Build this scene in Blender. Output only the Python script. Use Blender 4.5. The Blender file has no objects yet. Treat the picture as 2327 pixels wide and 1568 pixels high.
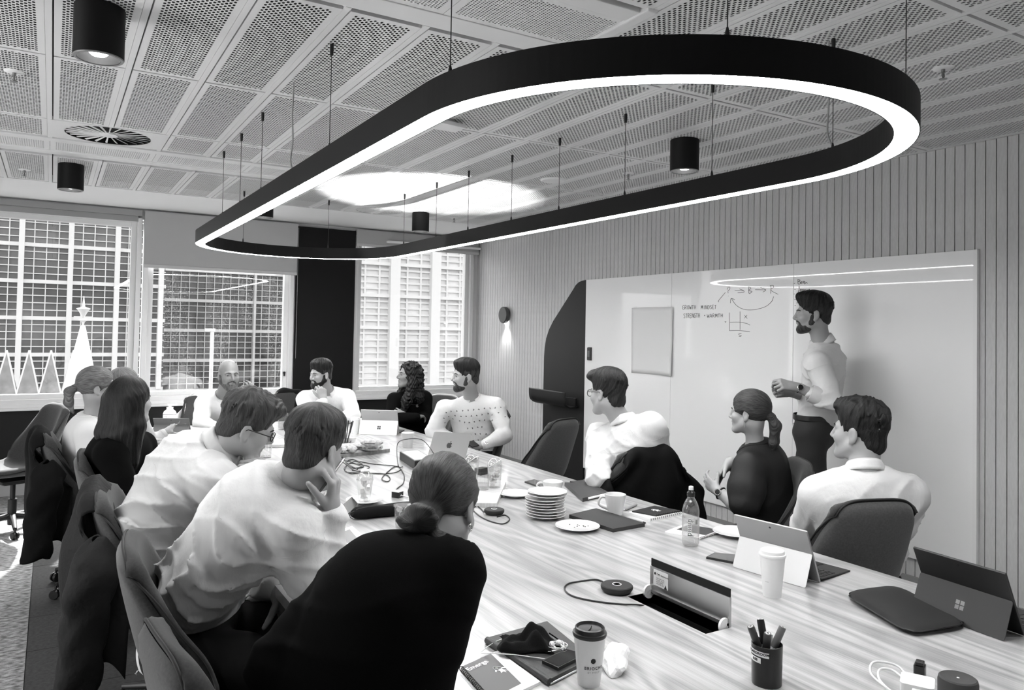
import bpy, bmesh, math, random
import numpy as np
from mathutils import Vector, Matrix
random.seed(7); rng = np.random.default_rng(7)
sc = bpy.context.scene
COL = sc.collection
PI = math.pi
# ------------------------------------------------------------------ camera
cd = bpy.data.cameras.new('camera'); cam = bpy.data.objects.new('camera', cd); COL.objects.link(cam)
cd.sensor_width = 36.0; cd.sensor_fit = 'HORIZONTAL'; cd.lens = 26.879; cd.shift_y = -0.03375; cd.clip_start = .05
_r = Vector((0.8567603, -0.51537921, 0.01860289)); _u = Vector((-0.02915723, -0.01239322, 0.99949801)); _f = Vector((0.51488994, 0.85687262, 0.02564505))
M = Matrix.Identity(4)
for i in range(3):
    M[i][0] = _r[i]; M[i][1] = _u[i]; M[i][2] = -_f[i]
M[0][3], M[1][3], M[2][3] = 0, 0, 1.60
cam.matrix_world = M
sc.camera = cam
# ------------------------------------------------------------------ world, sun, exposure
SKY, SUN, PENDANT, SPOT, FILL = 1.15, 11.0, 25.0, 30.0, 92.0
sc.view_settings.view_transform = 'Standard'
try: sc.view_settings.look = 'None'
except Exception: pass
sc.view_settings.gamma = 1.0
sc.view_settings.exposure = 1.15
sc.view_settings.use_curve_mapping = False
w = bpy.data.worlds.new('sky'); sc.world = w; w.use_nodes = True
wn = w.node_tree.nodes; wl_ = w.node_tree.links
bg = wn['Background']
sky = wn.new('ShaderNodeTexSky'); sky.sky_type = 'NISHITA'; sky.sun_disc = False; sky.sun_elevation = math.radians(40); sky.sun_rotation = math.radians(17)
sky.air_density = 1.5; sky.dust_density = 4.0
bw = wn.new('ShaderNodeRGBToBW'); wl_.new(sky.outputs[0], bw.inputs[0]); wl_.new(bw.outputs[0], bg.inputs[0])
bg.inputs[1].default_value = SKY * .42
sd = bpy.data.lights.new('sun', 'SUN'); sd.energy = SUN; sd.angle = math.radians(.6)
so = bpy.data.objects.new('sun', sd); COL.objects.link(so)
so.rotation_euler = Vector((-.32, -1, -.87)).to_track_quat('-Z', 'Y').to_euler()
ad = bpy.data.lights.new('side_fill', 'AREA'); ad.shape = 'RECTANGLE'; ad.size = 6.0; ad.size_y = 1.7; ad.energy = FILL     # added fill light out of view on the left, no window there
ao = bpy.data.objects.new('side_fill', ad); COL.objects.link(ao); ao.location = (-2.5, 3.4, 1.65); ao.rotation_euler = Vector((1, .05, .06)).to_track_quat('-Z', 'Z').to_euler()
for rx_, ry_ in ((-.6, -1.4), (1.2, -1.4), (3.0, -1.4), (-1.2, .6), (3.6, .2)):      # added fill spots behind the camera, without fittings
    l = bpy.data.lights.new('rear_fill', 'SPOT'); l.energy = 32; l.spot_size = 2.3; l.spot_blend = .8; l.shadow_soft_size = .06
    o = bpy.data.objects.new('rear_fill', l); COL.objects.link(o); o.location = (rx_, ry_, 2.6)
cy = sc.cycles
cy.max_bounces = 9; cy.diffuse_bounces = 5; cy.glossy_bounces = 4; cy.transmission_bounces = 8; cy.transparent_max_bounces = 12
cy.caustics_reflective = False; cy.caustics_refractive = False; cy.sample_clamp_indirect = 6.0; cy.blur_glossy = 1.0
# ------------------------------------------------------------------ helpers
MATS = {}
def nd(nt, t, **k):
    n = nt.nodes.new(t)
    for a, b in k.items(): setattr(n, a, b)
    return n
def mat(name, v=.5, rough=.5, metal=0., spec=.5, coat=0., coat_rough=.05, noise=0., nscale=20., stretch=(1, 1, 1), bump=0., bscale=200., bstretch=(1, 1, 1), emit=0., bdist=.002, trans=0., ior=1.45, v2=None, detail=4., sheen=0.):
    """grey principled material; noise mixes value v towards v2, bump adds fine relief"""
    if name in MATS: return MATS[name]
    m = bpy.data.materials.new(name); m.use_nodes = True; nt = m.node_tree; L = nt.links
    b = nt.nodes['Principled BSDF']
    b.inputs['Base Color'].default_value = (v, v, v, 1); b.inputs['Roughness'].default_value = rough; b.inputs['Metallic'].default_value = metal
    b.inputs['Specular IOR Level'].default_value = spec; b.inputs['IOR'].default_value = ior
    if coat: b.inputs['Coat Weight'].default_value = coat; b.inputs['Coat Roughness'].default_value = coat_rough
    if trans: b.inputs['Transmission Weight'].default_value = trans
    if sheen: b.inputs['Sheen Weight'].default_value = sheen
    if emit: b.inputs['Emission Color'].default_value = (1, 1, 1, 1); b.inputs['Emission Strength'].default_value = emit
    if noise or bump:
        tc = nd(nt, 'ShaderNodeTexCoord')
        def nz(scale, st):
            mp = nd(nt, 'ShaderNodeMapping'); mp.inputs['Scale'].default_value = st; L.new(tc.outputs['Object'], mp.inputs[0])
            n = nd(nt, 'ShaderNodeTexNoise'); n.inputs['Scale'].default_value = scale; n.inputs['Detail'].default_value = detail; L.new(mp.outputs[0], n.inputs['Vector']); return n
        if noise:
            n = nz(nscale, stretch); r = nd(nt, 'ShaderNodeMapRange'); r.inputs[1].default_value = .3; r.inputs[2].default_value = .7
            lo = v * (1 - noise) if v2 is None else v2
            r.inputs[3].default_value = lo; r.inputs[4].default_value = v * (1 + noise) if v2 is None else v
            L.new(n.outputs[0], r.inputs[0]); L.new(r.outputs[0], b.inputs['Base Color'])
        if bump:
            n = nz(bscale, bstretch); bp = nd(nt, 'ShaderNodeBump'); bp.inputs['Strength'].default_value = bump; bp.inputs['Distance'].default_value = bdist
            L.new(n.outputs[0], bp.inputs['Height']); L.new(bp.outputs[0], b.inputs['Normal'])
    MATS[name] = m; return m
def tag(o, label=None, cat=None, group=None, kind=None):
    if label: o['label'] = label
    if cat: o['category'] = cat
    if group: o['group'] = group
    if kind: o['kind'] = kind
    return o
def thing(name, label, cat, loc=(0, 0, 0), rz=0., group=None):
    o = bpy.data.objects.new(name, None); COL.objects.link(o); o.empty_display_size = .05
    o.location = loc; o.rotation_euler = (0, 0, rz)
    return tag(o, label, cat, group)
def link(name, me, m=None, parent=None, smooth=False, loc=None, rot=None):
    o = bpy.data.objects.new(name, me); COL.objects.link(o)
    if m is not None and me is not None and not me.materials: me.materials.append(m)
    if parent is not None: o.parent = parent
    if loc is not None: o.location = loc
    if rot is not None: o.rotation_euler = rot
    return o
class MB:
    """collects faces; build() makes ONE mesh object"""
    def __init__(s): s.v = []; s.f = []; s.sm = []
    def add(s, v, f, sm=False, T=None):
        o = len(s.v)
        if T is not None: v = [tuple(T @ Vector(p)) for p in v]
        s.v += [tuple(p) for p in v]; s.f += [tuple(i + o for i in q) for q in f]; s.sm += [sm] * len(f); return s
    def box(s, a, b, T=None, bev=0.):
        x0, y0, z0 = a; x1, y1, z1 = b
        if bev:
            bm = bmesh.new(); bmesh.ops.create_cube(bm, size=1)
            for v in bm.verts: v.co = Vector(((x0 + x1) / 2 + v.co.x * (x1 - x0), (y0 + y1) / 2 + v.co.y * (y1 - y0), (z0 + z1) / 2 + v.co.z * (z1 - z0)))
            bmesh.ops.bevel(bm, geom=bm.edges[:], offset=bev, segments=2, affect='EDGES', profile=.6)
            bm.verts.index_update()
            s.add([v.co[:] for v in bm.verts], [[v.index for v in f.verts] for f in bm.faces], False, T); bm.free(); return s
        v = [(x0, y0, z0), (x1, y0, z0), (x1, y1, z0), (x0, y1, z0), (x0, y0, z1), (x1, y0, z1), (x1, y1, z1), (x0, y1, z1)]
        return s.add(v, [(3, 2, 1, 0), (4, 5, 6, 7), (0, 1, 5, 4), (1, 2, 6, 5), (2, 3, 7, 6), (3, 0, 4, 7)], False, T)
    def lathe(s, prof, n=24, T=None, cap=True, sm=True):
        v = []
        for r, z in prof:
            for i in range(n): a = 2 * PI * i / n; v.append((r * math.cos(a), r * math.sin(a), z))
        a0 = 0
        for k in range(1, len(prof)):      # split at hard profile corners so the shading stays crisp
            hard = k == len(prof) - 1
            if not hard:
                d1 = Vector((prof[k][0] - prof[k - 1][0], prof[k][1] - prof[k - 1][1])); d2 = Vector((prof[k + 1][0] - prof[k][0], prof[k + 1][1] - prof[k][1])); hard = d1.length > 1e-7 and d2.length > 1e-7 and d1.normalized().dot(d2.normalized()) < .84
            if hard:
                m_ = k - a0; s.add(v[a0 * n:(k + 1) * n], [(q * n + i, q * n + (i + 1) % n, (q + 1) * n + (i + 1) % n, (q + 1) * n + i) for q in range(m_) for i in range(n)], sm, T); a0 = k
        if cap:
            for k, rev in ((0, True), (len(prof) - 1, False)):
                if prof[k][0] > 1e-5:
                    ring = [v[k * n + i] for i in range(n)]; idx = list(range(n)); s.add(ring, [idx[::-1] if rev else idx], False, T)
        return s
    def tube(s, pts, r, n=8, closed=False, T=None, cap=True):
        P = [Vector(p) for p in pts]; m = len(P); v = []; f = []
        rr = r if isinstance(r, (list, tuple)) else [r] * m
        up = Vector((0, 0, 1)); prev = None
        for i in range(m):
            t = (P[(i + 1) % m] - P[i - 1]) if closed else (P[min(i + 1, m - 1)] - P[max(i - 1, 0)])
            if t.length < 1e-9: t = Vector((0, 0, 1))
            t.normalize()
            if prev is None:
                a = t.cross(up)
                if a.length < .1: a = t.cross(Vector((1, 0, 0)))
            else:
                a = prev - t * prev.dot(t)
                if a.length < 1e-6: a = t.cross(up)
            a.normalize(); prev = a; b = t.cross(a)
            for k in range(n): q = 2 * PI * k / n; v.append(P[i] + (a * math.cos(q) + b * math.sin(q)) * rr[i])
        for i in range(m if closed else m - 1):
            for k in range(n):
                l = (k + 1) % n; j = (i + 1) % m; f.append((i * n + k, i * n + l, j * n + l, j * n + k))
        s.add(v, f, True, T)
        if cap and not closed: s.add([v[k] for k in range(n)], [tuple(range(n))[::-1]], False, T); s.add([v[(m - 1) * n + k] for k in range(n)], [tuple(range(n))], False, T)
        return s
    def prism(s, poly, z0, z1, T=None, sm=False):
        n = len(poly); v = [(x, y, z0) for x, y in poly] + [(x, y, z1) for x, y in poly]
        f = [tuple(range(n))[::-1], tuple(range(n, 2 * n))] + [(i, (i + 1) % n, n + (i + 1) % n, n + i) for i in range(n)]
        return s.add(v, f, sm, T)
    def grid(s, fn, nu, nv, sm=True, T=None, closeu=False):
        v = [fn(i / (nu - (0 if closeu else 1)), j / (nv - 1)) for j in range(nv) for i in range(nu)]; f = []
        for j in range(nv - 1):
            for i in range(nu if closeu else nu - 1): k = (i + 1) % nu; f.append((j * nu + i, j * nu + k, (j + 1) * nu + k, (j + 1) * nu + i))
        return s.add(v, f, sm, T)
    def mesh(s, name):
        me = bpy.data.meshes.new(name); me.from_pydata(s.v, [], s.f); me.polygons.foreach_set('use_smooth', s.sm); me.update(); return me
    def build(s, name, m, parent=None, **k): return link(name, s.mesh(name), m, parent, **k)
def spline(pts, n=8, closed=False):
    P = [Vector(p) for p in pts]; out = []; m = len(P)
    for i in range(m if closed else m - 1):
        g = (lambda j: P[j % m]) if closed else (lambda j: P[max(0, min(m - 1, j))])
        a, b, c, d = g(i - 1), g(i), g(i + 1), g(i + 2)
        for k in range(n):
            t = k / n; out.append(.5 * ((2 * b) + (c - a) * t + (2 * a - 5 * b + 4 * c - d) * t * t + (3 * b - a - 3 * c + d) * t ** 3))
    if not closed: out.append(P[-1])
    return out
def rrect(x0, y0, x1, y1, r, n=5):
    out = []
    for cx, cy_, a in ((x1 - r, y0 + r, -PI / 2), (x1 - r, y1 - r, 0), (x0 + r, y1 - r, PI / 2), (x0 + r, y0 + r, PI)):
        for i in range(n + 1): q = a + PI / 2 * i / n; out.append((cx + r * math.cos(q), cy_ + r * math.sin(q)))
    return out
def text_mesh(name, body, size, m, parent, T, align='LEFT', bend=None, off=.0004, spacing=1.0, xs=1.0, bold=0.):
    """lettering as flat mesh; T places it, bend=(radius) wraps x round a cylinder of that radius about local z"""
    cu = bpy.data.curves.new(name, 'FONT'); cu.body = body; cu.size = size; cu.align_x = align; cu.space_character = spacing; cu.resolution_u = 3; cu.offset = bold
    o = bpy.data.objects.new(name, cu); COL.objects.link(o)
    dg = bpy.context.evaluated_depsgraph_get(); me = bpy.data.meshes.new_from_object(o.evaluated_get(dg)); bpy.data.objects.remove(o); bpy.data.curves.remove(cu)
    if bend:
        bm = bmesh.new(); bm.from_mesh(me); bmesh.ops.triangulate(bm, faces=bm.faces[:]); bm.to_mesh(me); bm.free()
    for v in me.vertices:
        x, y, z = v.co.x * xs, v.co.y, off
        if bend: q = x / bend; v.co = T @ Vector(((bend + off) * math.sin(q), -(bend + off) * math.cos(q), y))
        else: v.co = T @ Vector((x, y, z))
    me.materials.clear()
    return link(name, me, m, parent)
def Tm(o, x, y): # frame from origin and x / y axes
    x = Vector(x).normalized(); y = Vector(y); z = x.cross(y).normalized(); y = z.cross(x)
    m = Matrix.Identity(4)
    for i in range(3): m[i][0] = x[i]; m[i][1] = y[i]; m[i][2] = z[i]; m[i][3] = o[i]
    return m
def copy_thing(o, loc=None, rz=None, label=None, parent=None):
    c = o.copy(); COL.objects.link(c)
    if parent is not None: c.parent = parent
    if loc is not None: c.location = loc
    if rz is not None: c.rotation_euler = (0, 0, rz)
    if label: c['label'] = label
    for ch in list(o.children): copy_thing(ch, parent=c)
    return c
# ------------------------------------------------------------------ shared materials
white_paint = mat('white_paint', .78, .55, bump=.05, bscale=300)
frame_paint = mat('frame_paint', .72, .4)
black_metal = mat('black_metal', .012, .42)
black_plastic = mat('black_plastic', .012, .35)
dark_wall = mat('dark_wall', .009, .6, spec=.3)
white_plastic = mat('white_plastic', .8, .35)
silver = mat('silver', .62, .28, metal=1., bump=.02, bscale=400)
white_ceramic = mat('white_ceramic', .72, .22, coat=.4)
paper_m = mat('paper', .85, .7)
print_black = mat('print_black', .015, .6)
print_white = mat('print_white', .85, .6)
chrome = mat('chrome', .7, .12, metal=1.)
# ================================================================== ROOM
CE = 2.73; YF = 8.40; XR = 4.53; XL = -2.6; YB = -2.4; TZ = .735
floor = MB().box((XL, YB, -.2), (XR + .1, YF + .1, -.012)).build('floor', mat('floor_screed', .05, .9)); tag(floor, 'carpeted floor of pale and dark carpet tiles', kind='structure')
carpet_light = mat('carpet_light', .36, .95, noise=.01, v2=.07, nscale=48, stretch=(.55, 1.1, 1), bump=.7, bscale=160, bdist=.004, detail=2)
carpet_dark = mat('carpet_dark', .035, .95, noise=.3, nscale=60, bump=.5, bscale=200, bdist=.003)
carpet_mid = mat('carpet_mid', .3, .95, v2=.08, noise=.01, nscale=42, stretch=(.55, 1.1, 1), bump=.7, bscale=160, bdist=.004, detail=2)
me_tile = MB().box((.002, .002, -.012), (.498, .498, 0)).mesh('carpet_tile')
for i in range(-4, 9):
    for j in range(6, 17):
        x = -.06 + i * .5; y = .4 + j * .5 - .5
        if x > 4.0 or y + .5 > 8.4: continue
        me = me_tile
        o = link('carpet_tile', me, None, floor, loc=(x, y, random.uniform(-.0008, 0)))
        if not me.materials: me.materials.append(carpet_dark)
        o.material_slots[0].link = 'OBJECT'; o.material_slots[0].material = carpet_light if i < 0 else carpet_dark
MB().box((XL, YB, -.012), (XR, 2.9, -.002)).build('carpet_field', carpet_mid, floor)
# ---- ceiling
ceiling = MB().box((XL, YB, CE + .25), (XR + .1, YF + .1, CE + .35)).build('ceiling', mat('plenum', .02, .9)); tag(ceiling, 'suspended ceiling of perforated metal tiles', kind='structure')
ceil_white = mat('ceiling_white', .74, .38, metal=.0, spec=.6)
plaster = MB().box((XL, 7.235, CE), (XR, YF, CE + .06)).build('plaster_margin', white_paint, ceiling)
def perforated(lx, ly, nx, ny, mx, my, rx, ry, hexa=True, lip=.018):
    """tile of size lx x ly with real staggered slots, folded edges"""
    V = []; F = []
    cx = (lx - 2 * mx) / nx; cy_ = (ly - 2 * my) / ny
    for j in range(ny):
        for i in range(nx):
            x0 = mx + i * cx; y0 = my + j * cy_; xc = x0 + cx / 2; yc = y0 + cy_ / 2
            o = len(V)
            st = .25 * cy_ * (1 if i % 2 else -1)
            yc += st
            ring = [(xc - rx, yc - ry * .55), (xc - rx * .55, yc - ry), (xc + rx * .55, yc - ry), (xc + rx, yc - ry * .55), (xc + rx, yc + ry * .55), (xc + rx * .55, yc + ry), (xc - rx * .55, yc + ry), (xc - rx, yc + ry * .55)]
            outer = [(x0, yc - cy_ * .15), (x0, y0), (x0 + cx, y0), (x0 + cx, yc - cy_ * .15), (x0 + cx, yc + cy_ * .15), (x0 + cx, y0 + cy_), (x0, y0 + cy_), (x0, yc + cy_ * .15)]
            V += [(x, y, 0) for x, y in outer] + [(x, y, 0) for x, y in ring] + [(x, y, .0012) for x, y in ring]
            for k in range(8):
                l = (k + 1) % 8
                F.append((o + k, o + 8 + k, o + 8 + l, o + l)); F.append((o + 8 + k, o + 16 + k, o + 16 + l, o + 8 + l))
    o = len(V)
    g = .001
    a = [(g, g), (lx - g, g), (lx - g, ly - g), (g, ly - g)]; b = [(mx, my), (lx - mx, my), (lx - mx, ly - my), (mx, ly - my)]
    V += [(x, y, 0) for x, y in a] + [(x, y, 0) for x, y in b] + [(x, y, lip) for x, y in a]
    for k in range(4):
        l = (k + 1) % 4
        F.append((o + k, o + 4 + k, o + 4 + l, o + l)); F.append((o + k, o + l, o + 8 + l, o + 8 + k))
    me = bpy.data.meshes.new('ceiling_tile'); me.from_pydata(V, [], F); me.materials.append(ceil_white); me.update(); return me
GX = .304; X0 = -.045
tile_cache = {}
def ctile(x, y, lx, ly, kind='slot'):
    key = (round(lx, 3), round(ly, 3), kind)
    if key not in tile_cache:
        if kind == 'slot': tile_cache[key] = perforated(lx, ly, max(4, round((lx - .052) / .0125)), max(3, round((ly - .06) / .0268)), .026, .03, .0050, .0083)
        else: tile_cache[key] = perforated(lx, ly, max(4, round((lx - .06) / .0125)), max(3, round((ly - .06) / .0125)), .03, .03, .0036, .0036)
    link('ceiling_tile', tile_cache[key], None, ceiling, loc=(x, y, CE))
bar = .024
def row(x_a, x_b, y0, y1):
    k0 = round((x_a - X0) / GX); k1 = round((x_b - X0) / GX)
    for k in range(k0, k1):
        x = X0 + k * GX
        if abs(y0 - 4.97) < .01 and k in (0, 1): continue      # the air diffuser's panel sits here
        ctile(x + bar / 2 + .005, y0 + .009, GX - bar - .005, y1 - y0 - .012)
XM = X0 + 6 * GX      # change of zone near x = 1.78
row(X0 - 6 * GX, XM, 2.62, 3.78); row(X0 - 6 * GX, XM, 3.78, 4.97); row(X0 - 4 * GX, XM, 4.97, 5.45); row(X0 - 4 * GX, XM, 6.07, 7.21)
row(X0 - 2 * GX, XM, .85, 2.04)
for a, b in ((1.45, 2.65), (2.65, 3.84), (3.84, 5.04), (5.04, 6.21), (6.21, 7.22)): row(XM, X0 + 15 * GX, a, b)
row(XM, X0 + 15 * GX, .25, 1.45)
# tee bars running in depth, between the tiles
me_bar = MB().box((-bar / 2, 0, -.001), (bar / 2, 1, .02)).mesh('tee_bar'); me_bar.materials.append(ceil_white)
for k in range(-6, 16):
    x = X0 + k * GX
    for y0, y1 in (((2.60, 4.97 if k == 1 else 5.47), (6.06, 7.235), (.3, 2.05)) if k < 6 else ((.2, 7.235),)):
        o = link('tee_bar', me_bar, None, ceiling, loc=(x, y0, CE)); o.scale = (1, y1 - y0, 1)
# cross service strips (round perforation) in the zone over the left half
for y0, y1, zz in ((2.12, 2.50, CE + .0), (5.54, 5.90, CE + .0)):
    for k in range(-3, 3): ctile(X0 + k * 2 * GX, y0 + .03, 2 * GX, y1 - y0 - .06, 'round')
    MB().box((X0 - 6 * GX, y0 - .055, CE - .004), (XM - .02, y0 + .03, CE + .03), bev=.004).build('strip_rail', ceil_white, ceiling)
    MB().box((X0 - 6 * GX, y1 - .03, CE - .004), (XM - .02, y1 + .093, CE + .03), bev=.004).build('strip_rail', ceil_white, ceiling)
    if y0 < 3: MB().box((XM - .035, y0 - .1, CE - .012), (XM + .012, y1 + .05, CE + .02), bev=.006).build('strip_end_rail', ceil_white, ceiling)
# ---- ceiling walls behind and left
wall_back = MB().box((XL, YB - .1, 0), (XR + .1, YB, CE + .3)).build('wall_back', white_paint); tag(wall_back, 'plain white wall behind the camera', kind='structure')
wall_left = MB().box((XL - .1, YB, 0), (XL, YF + .1, CE + .3)).build('wall_left', white_paint); tag(wall_left, 'plain white wall left of the frame', kind='structure')
# ---- right wall of narrow planks
wall_right = MB().box((XR + .012, YB, 0), (XR + .1, YF + .1, CE + .3)).build('wall_right', mat('groove', .12, .8)); tag(wall_right, 'right wall clad in narrow vertical planks', kind='structure')
plank_m = mat('plank', .52, .62, noise=.06, nscale=90, stretch=(1, 1, .25), bump=.06, bscale=250)
pp = .0578
me_pl = MB().box((0, -pp / 2 + .0022, .15), (.02, pp / 2 - .0022, CE), bev=.0016).mesh('plank'); me_pl.materials.append(plank_m)
y = YF - pp / 2; n = 0
while y > .6:
    link('plank', me_pl, None, wall_right, loc=(XR, y, 0)); y -= pp; n += 1
MB().box((XR, YB, 0.15), (XR + .02, .6, CE)).build('plank_field', plank_m, wall_right)
MB().box((XR - .012, YB, 0), (XR + .012, YF, .15)).build('baseboard_right', mat('skirting', .25, .6)); tag(bpy.data.objects['baseboard_right'], 'low grey skirting under the plank wall', kind='structure')
# ---- far window wall
W1 = (-1.6, .74); W2 = (.76, 2.25); W3 = (2.93, 4.46)
WB, WT = .80, 2.64
wf = MB()
wf.box((XL, YF, 0), (XR + .1, YF + .22, WB)).box((XL, YF, WT), (XR + .1, YF + .22, CE + .3))
for a, b in ((XL, W1[0]), (2.25, 2.93), (4.46, XR + .1)): wf.box((a, YF, WB), (b, YF + .22, WT))
wall_far = wf.build('wall_far', white_paint); tag(wall_far, 'far wall with the row of windows', kind='structure')
t1 = MB().box((XL, YF - .035, .135), (XR, YF - .001, .775), bev=.004).build('trim_1', dark_wall); tag(t1, 'black wainscot panel below the window sills', kind='structure')
t2 = MB().box((XL, YF - .05, 0), (XR, YF - .001, .115), bev=.003).box((XL, YF - .062, .115), (XR, YF - .001, .135), bev=.003).build('baseboard_far', mat('plinth', .34, .6)); tag(t2, 'pale grey plinth at the foot of the window wall', kind='structure')
t3 = MB().box((XL, YF - .075, .775), (XR, YF + .02, .80), bev=.004).box((XL, YF - .05, .80), (2.27, YF + .02, .835), bev=.003).box((2.93, YF - .05, .80), (XR, YF + .02, .835), bev=.003).build('trim_2', frame_paint); tag(t3, 'white window sill running along the far wall', kind='structure')
pier = MB().box((2.27, YF - .07, .80), (2.925, YF - .001, 2.69), bev=.003).build('pillar', mat('dark_pier', .008, .75, spec=.25)); tag(pier, 'black pier panel between the second and third window', kind='structure')
glass = bpy.data.materials.new('window_glass'); glass.use_nodes = True; nt = glass.node_tree; nt.nodes.remove(nt.nodes['Principled BSDF'])
lw = nd(nt, 'ShaderNodeLayerWeight'); lw.inputs[0].default_value = .5; tr = nd(nt, 'ShaderNodeBsdfTransparent'); tr.inputs[0].default_value = (.94, .94, .94, 1); gl = nd(nt, 'ShaderNodeBsdfGlossy'); gl.inputs['Roughness'].default_value = .002
p5 = nd(nt, 'ShaderNodeMath', operation='POWER'); p5.inputs[1].default_value = 5.; nt.links.new(lw.outputs['Facing'], p5.inputs[0])
mu = nd(nt, 'ShaderNodeMath', operation='MULTIPLY_ADD'); mu.inputs[1].default_value = .9; mu.inputs[2].default_value = .06; nt.links.new(p5.outputs[0], mu.inputs[0])
mx = nd(nt, 'ShaderNodeMixShader'); nt.links.new(mu.outputs[0], mx.inputs[0]); nt.links.new(tr.outputs[0], mx.inputs[1]); nt.links.new(gl.outputs[0], mx.inputs[2]); nt.links.new(mx.outputs[0], nt.nodes['Material Output'].inputs[0])
# rain-streaked pane: same glass with specks of dried water
dirty = glass.copy(); dirty.name = 'streaked_glass'; nt = dirty.node_tree
tc = nd(nt, 'ShaderNodeTexCoord'); mp = nd(nt, 'ShaderNodeMapping'); mp.inputs['Scale'].default_value = (160, 160, 60); nt.links.new(tc.outputs['Object'], mp.inputs[0])
nz = nd(nt, 'ShaderNodeTexNoise'); nz.inputs['Scale'].default_value = 1.2; nz.inputs['Detail'].default_value = 3; nt.links.new(mp.outputs[0], nz.inputs['Vector'])
mp2 = nd(nt, 'ShaderNodeMapping'); mp2.inputs['Scale'].default_value = (4, 4, .8); nt.links.new(tc.outputs['Object'], mp2.inputs[0])
nz2 = nd(nt, 'ShaderNodeTexNoise'); nz2.inputs['Scale'].default_value = 1.0; nt.links.new(mp2.outputs[0], nz2.inputs['Vector'])
a1 = nd(nt, 'ShaderNodeMapRange'); a1.inputs[1].default_value = .56; a1.inputs[2].default_value = .72; nt.links.new(nz.outputs[0], a1.inputs[0])
a2 = nd(nt, 'ShaderNodeMapRange'); a2.inputs[1].default_value = .42; a2.inputs[2].default_value = .62; nt.links.new(nz2.outputs[0], a2.inputs[0])
mm = nd(nt, 'ShaderNodeMath', operation='MULTIPLY'); nt.links.new(a1.outputs[0], mm.inputs[0]); nt.links.new(a2.outputs[0], mm.inputs[1])
ms = nd(nt, 'ShaderNodeMath', operation='MULTIPLY'); ms.inputs[1].default_value = .07; nt.links.new(mm.outputs[0], ms.inputs[0])
tl = nd(nt, 'ShaderNodeBsdfTranslucent'); tl.inputs[0].default_value = (.8, .8, .8, 1)
mo = [n for n in nt.nodes if n.type == 'MIX_SHADER'][0]; m2 = nd(nt, 'ShaderNodeMixShader'); nt.links.new(ms.outputs[0], m2.inputs[0]); nt.links.new(mo.outputs[0], m2.inputs[1]); nt.links.new(tl.outputs[0], m2.inputs[2])
nt.links.new(m2.outputs[0], [n for n in nt.nodes if n.type == 'OUTPUT_MATERIAL'][0].inputs[0])
def ring(mb, x0, x1, z0, z1, wd, y0, y1, bev=.004):
    mb.box((x0, y0, z0), (x0 + wd, y1, z1), bev=bev).box((x1 - wd, y0, z0), (x1, y1, z1), bev=bev)
    mb.box((x0 + wd, y0, z0), (x1 - wd, y1, z0 + wd), bev=bev).box((x0 + wd, y0, z1 - wd), (x1 - wd, y1, z1), bev=bev); return mb
for k, ((a, b), lab, gm) in enumerate(((W1, 'wide left window looking onto the gridded tower', glass), (W2, 'middle window with streaked glass and half drawn blind', dirty), (W3, 'bright window in the corner by the plank wall', glass))):
    wname = 'window_%d' % (k + 1)
    o = ring(MB(), a, b, WB + .03, WT, .045, YF - .04, YF + .1).build(wname, frame_paint); tag(o, lab, kind='structure')
    ring(MB(), a + .045, b - .045, WB + .07, WT - .04, .05, YF + .005, YF + .085).build('sash', frame_paint, o)
    MB().box((a + .09, YF + .04, WB + .115), (b - .09, YF + .046, WT - .085)).build('pane', gm, o)
    lx = b - .075
    MB().lathe([(.0, 0), (.014, 0), (.014, .012), (.0, .012)], 12, Tm((lx, YF + .004, 1.09), (1, 0, 0), (0, 0, 1))).box((lx - .009, YF - .016, 1.055), (lx + .009, YF + .0, 1.10), bev=.004).build('latch', black_plastic, o)
# grey head rail over the left window
hr = MB().box((W1[0] - .1, YF - .06, 2.655), (.735, YF - .001, 2.715), bev=.004).box((W1[0] - .1, YF - .045, 2.60), (.70, YF - .001, 2.655), bev=.003).build('trim_3', mat('head_rail', .3, .55)); tag(hr, 'grey head rail above the left window', kind='structure')
# roller blinds
blind_m = mat('blind_fabric', .40, .85, bump=.1, bscale=900)
for x0, x1, zb, lab in ((.755, 2.262, 2.15, 'grey roller blind drawn halfway over the middle window'), (2.93, 4.50, 2.52, 'short grey roller blind at the top of the corner window')):
    t = thing('roller_blind', lab, 'blind', ((x0 + x1) / 2, YF - .085, zb))
    h = (x1 - x0) / 2
    MB().box((-h, -.002, .02), (h, .002, CE - .02 - zb)).build('fabric', blind_m, t)
    MB().box((-h, -.008, 0), (h, .008, .032), bev=.003).build('bottom_rail', mat('blind_rail', .5, .5), t)
    MB().lathe([(.028, -h), (.028, h)], 16, Matrix.Translation((0, .03, CE - .05 - zb)) @ Matrix.Rotation(PI / 2, 4, 'Y')).build('roller_tube', blind_m, t)
    if zb < 2.3: MB().tube([(h + .006, -.01, CE - .06 - zb), (h + .006, -.012, -.9)], .0022, 6).build('pull_chain', mat('chain', .3, .4), t)
    if zb > 2.3: MB().box((-h * .55, -.055, .06), (h, -.003, .085), bev=.003).build('pelmet', white_paint, t)
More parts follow.
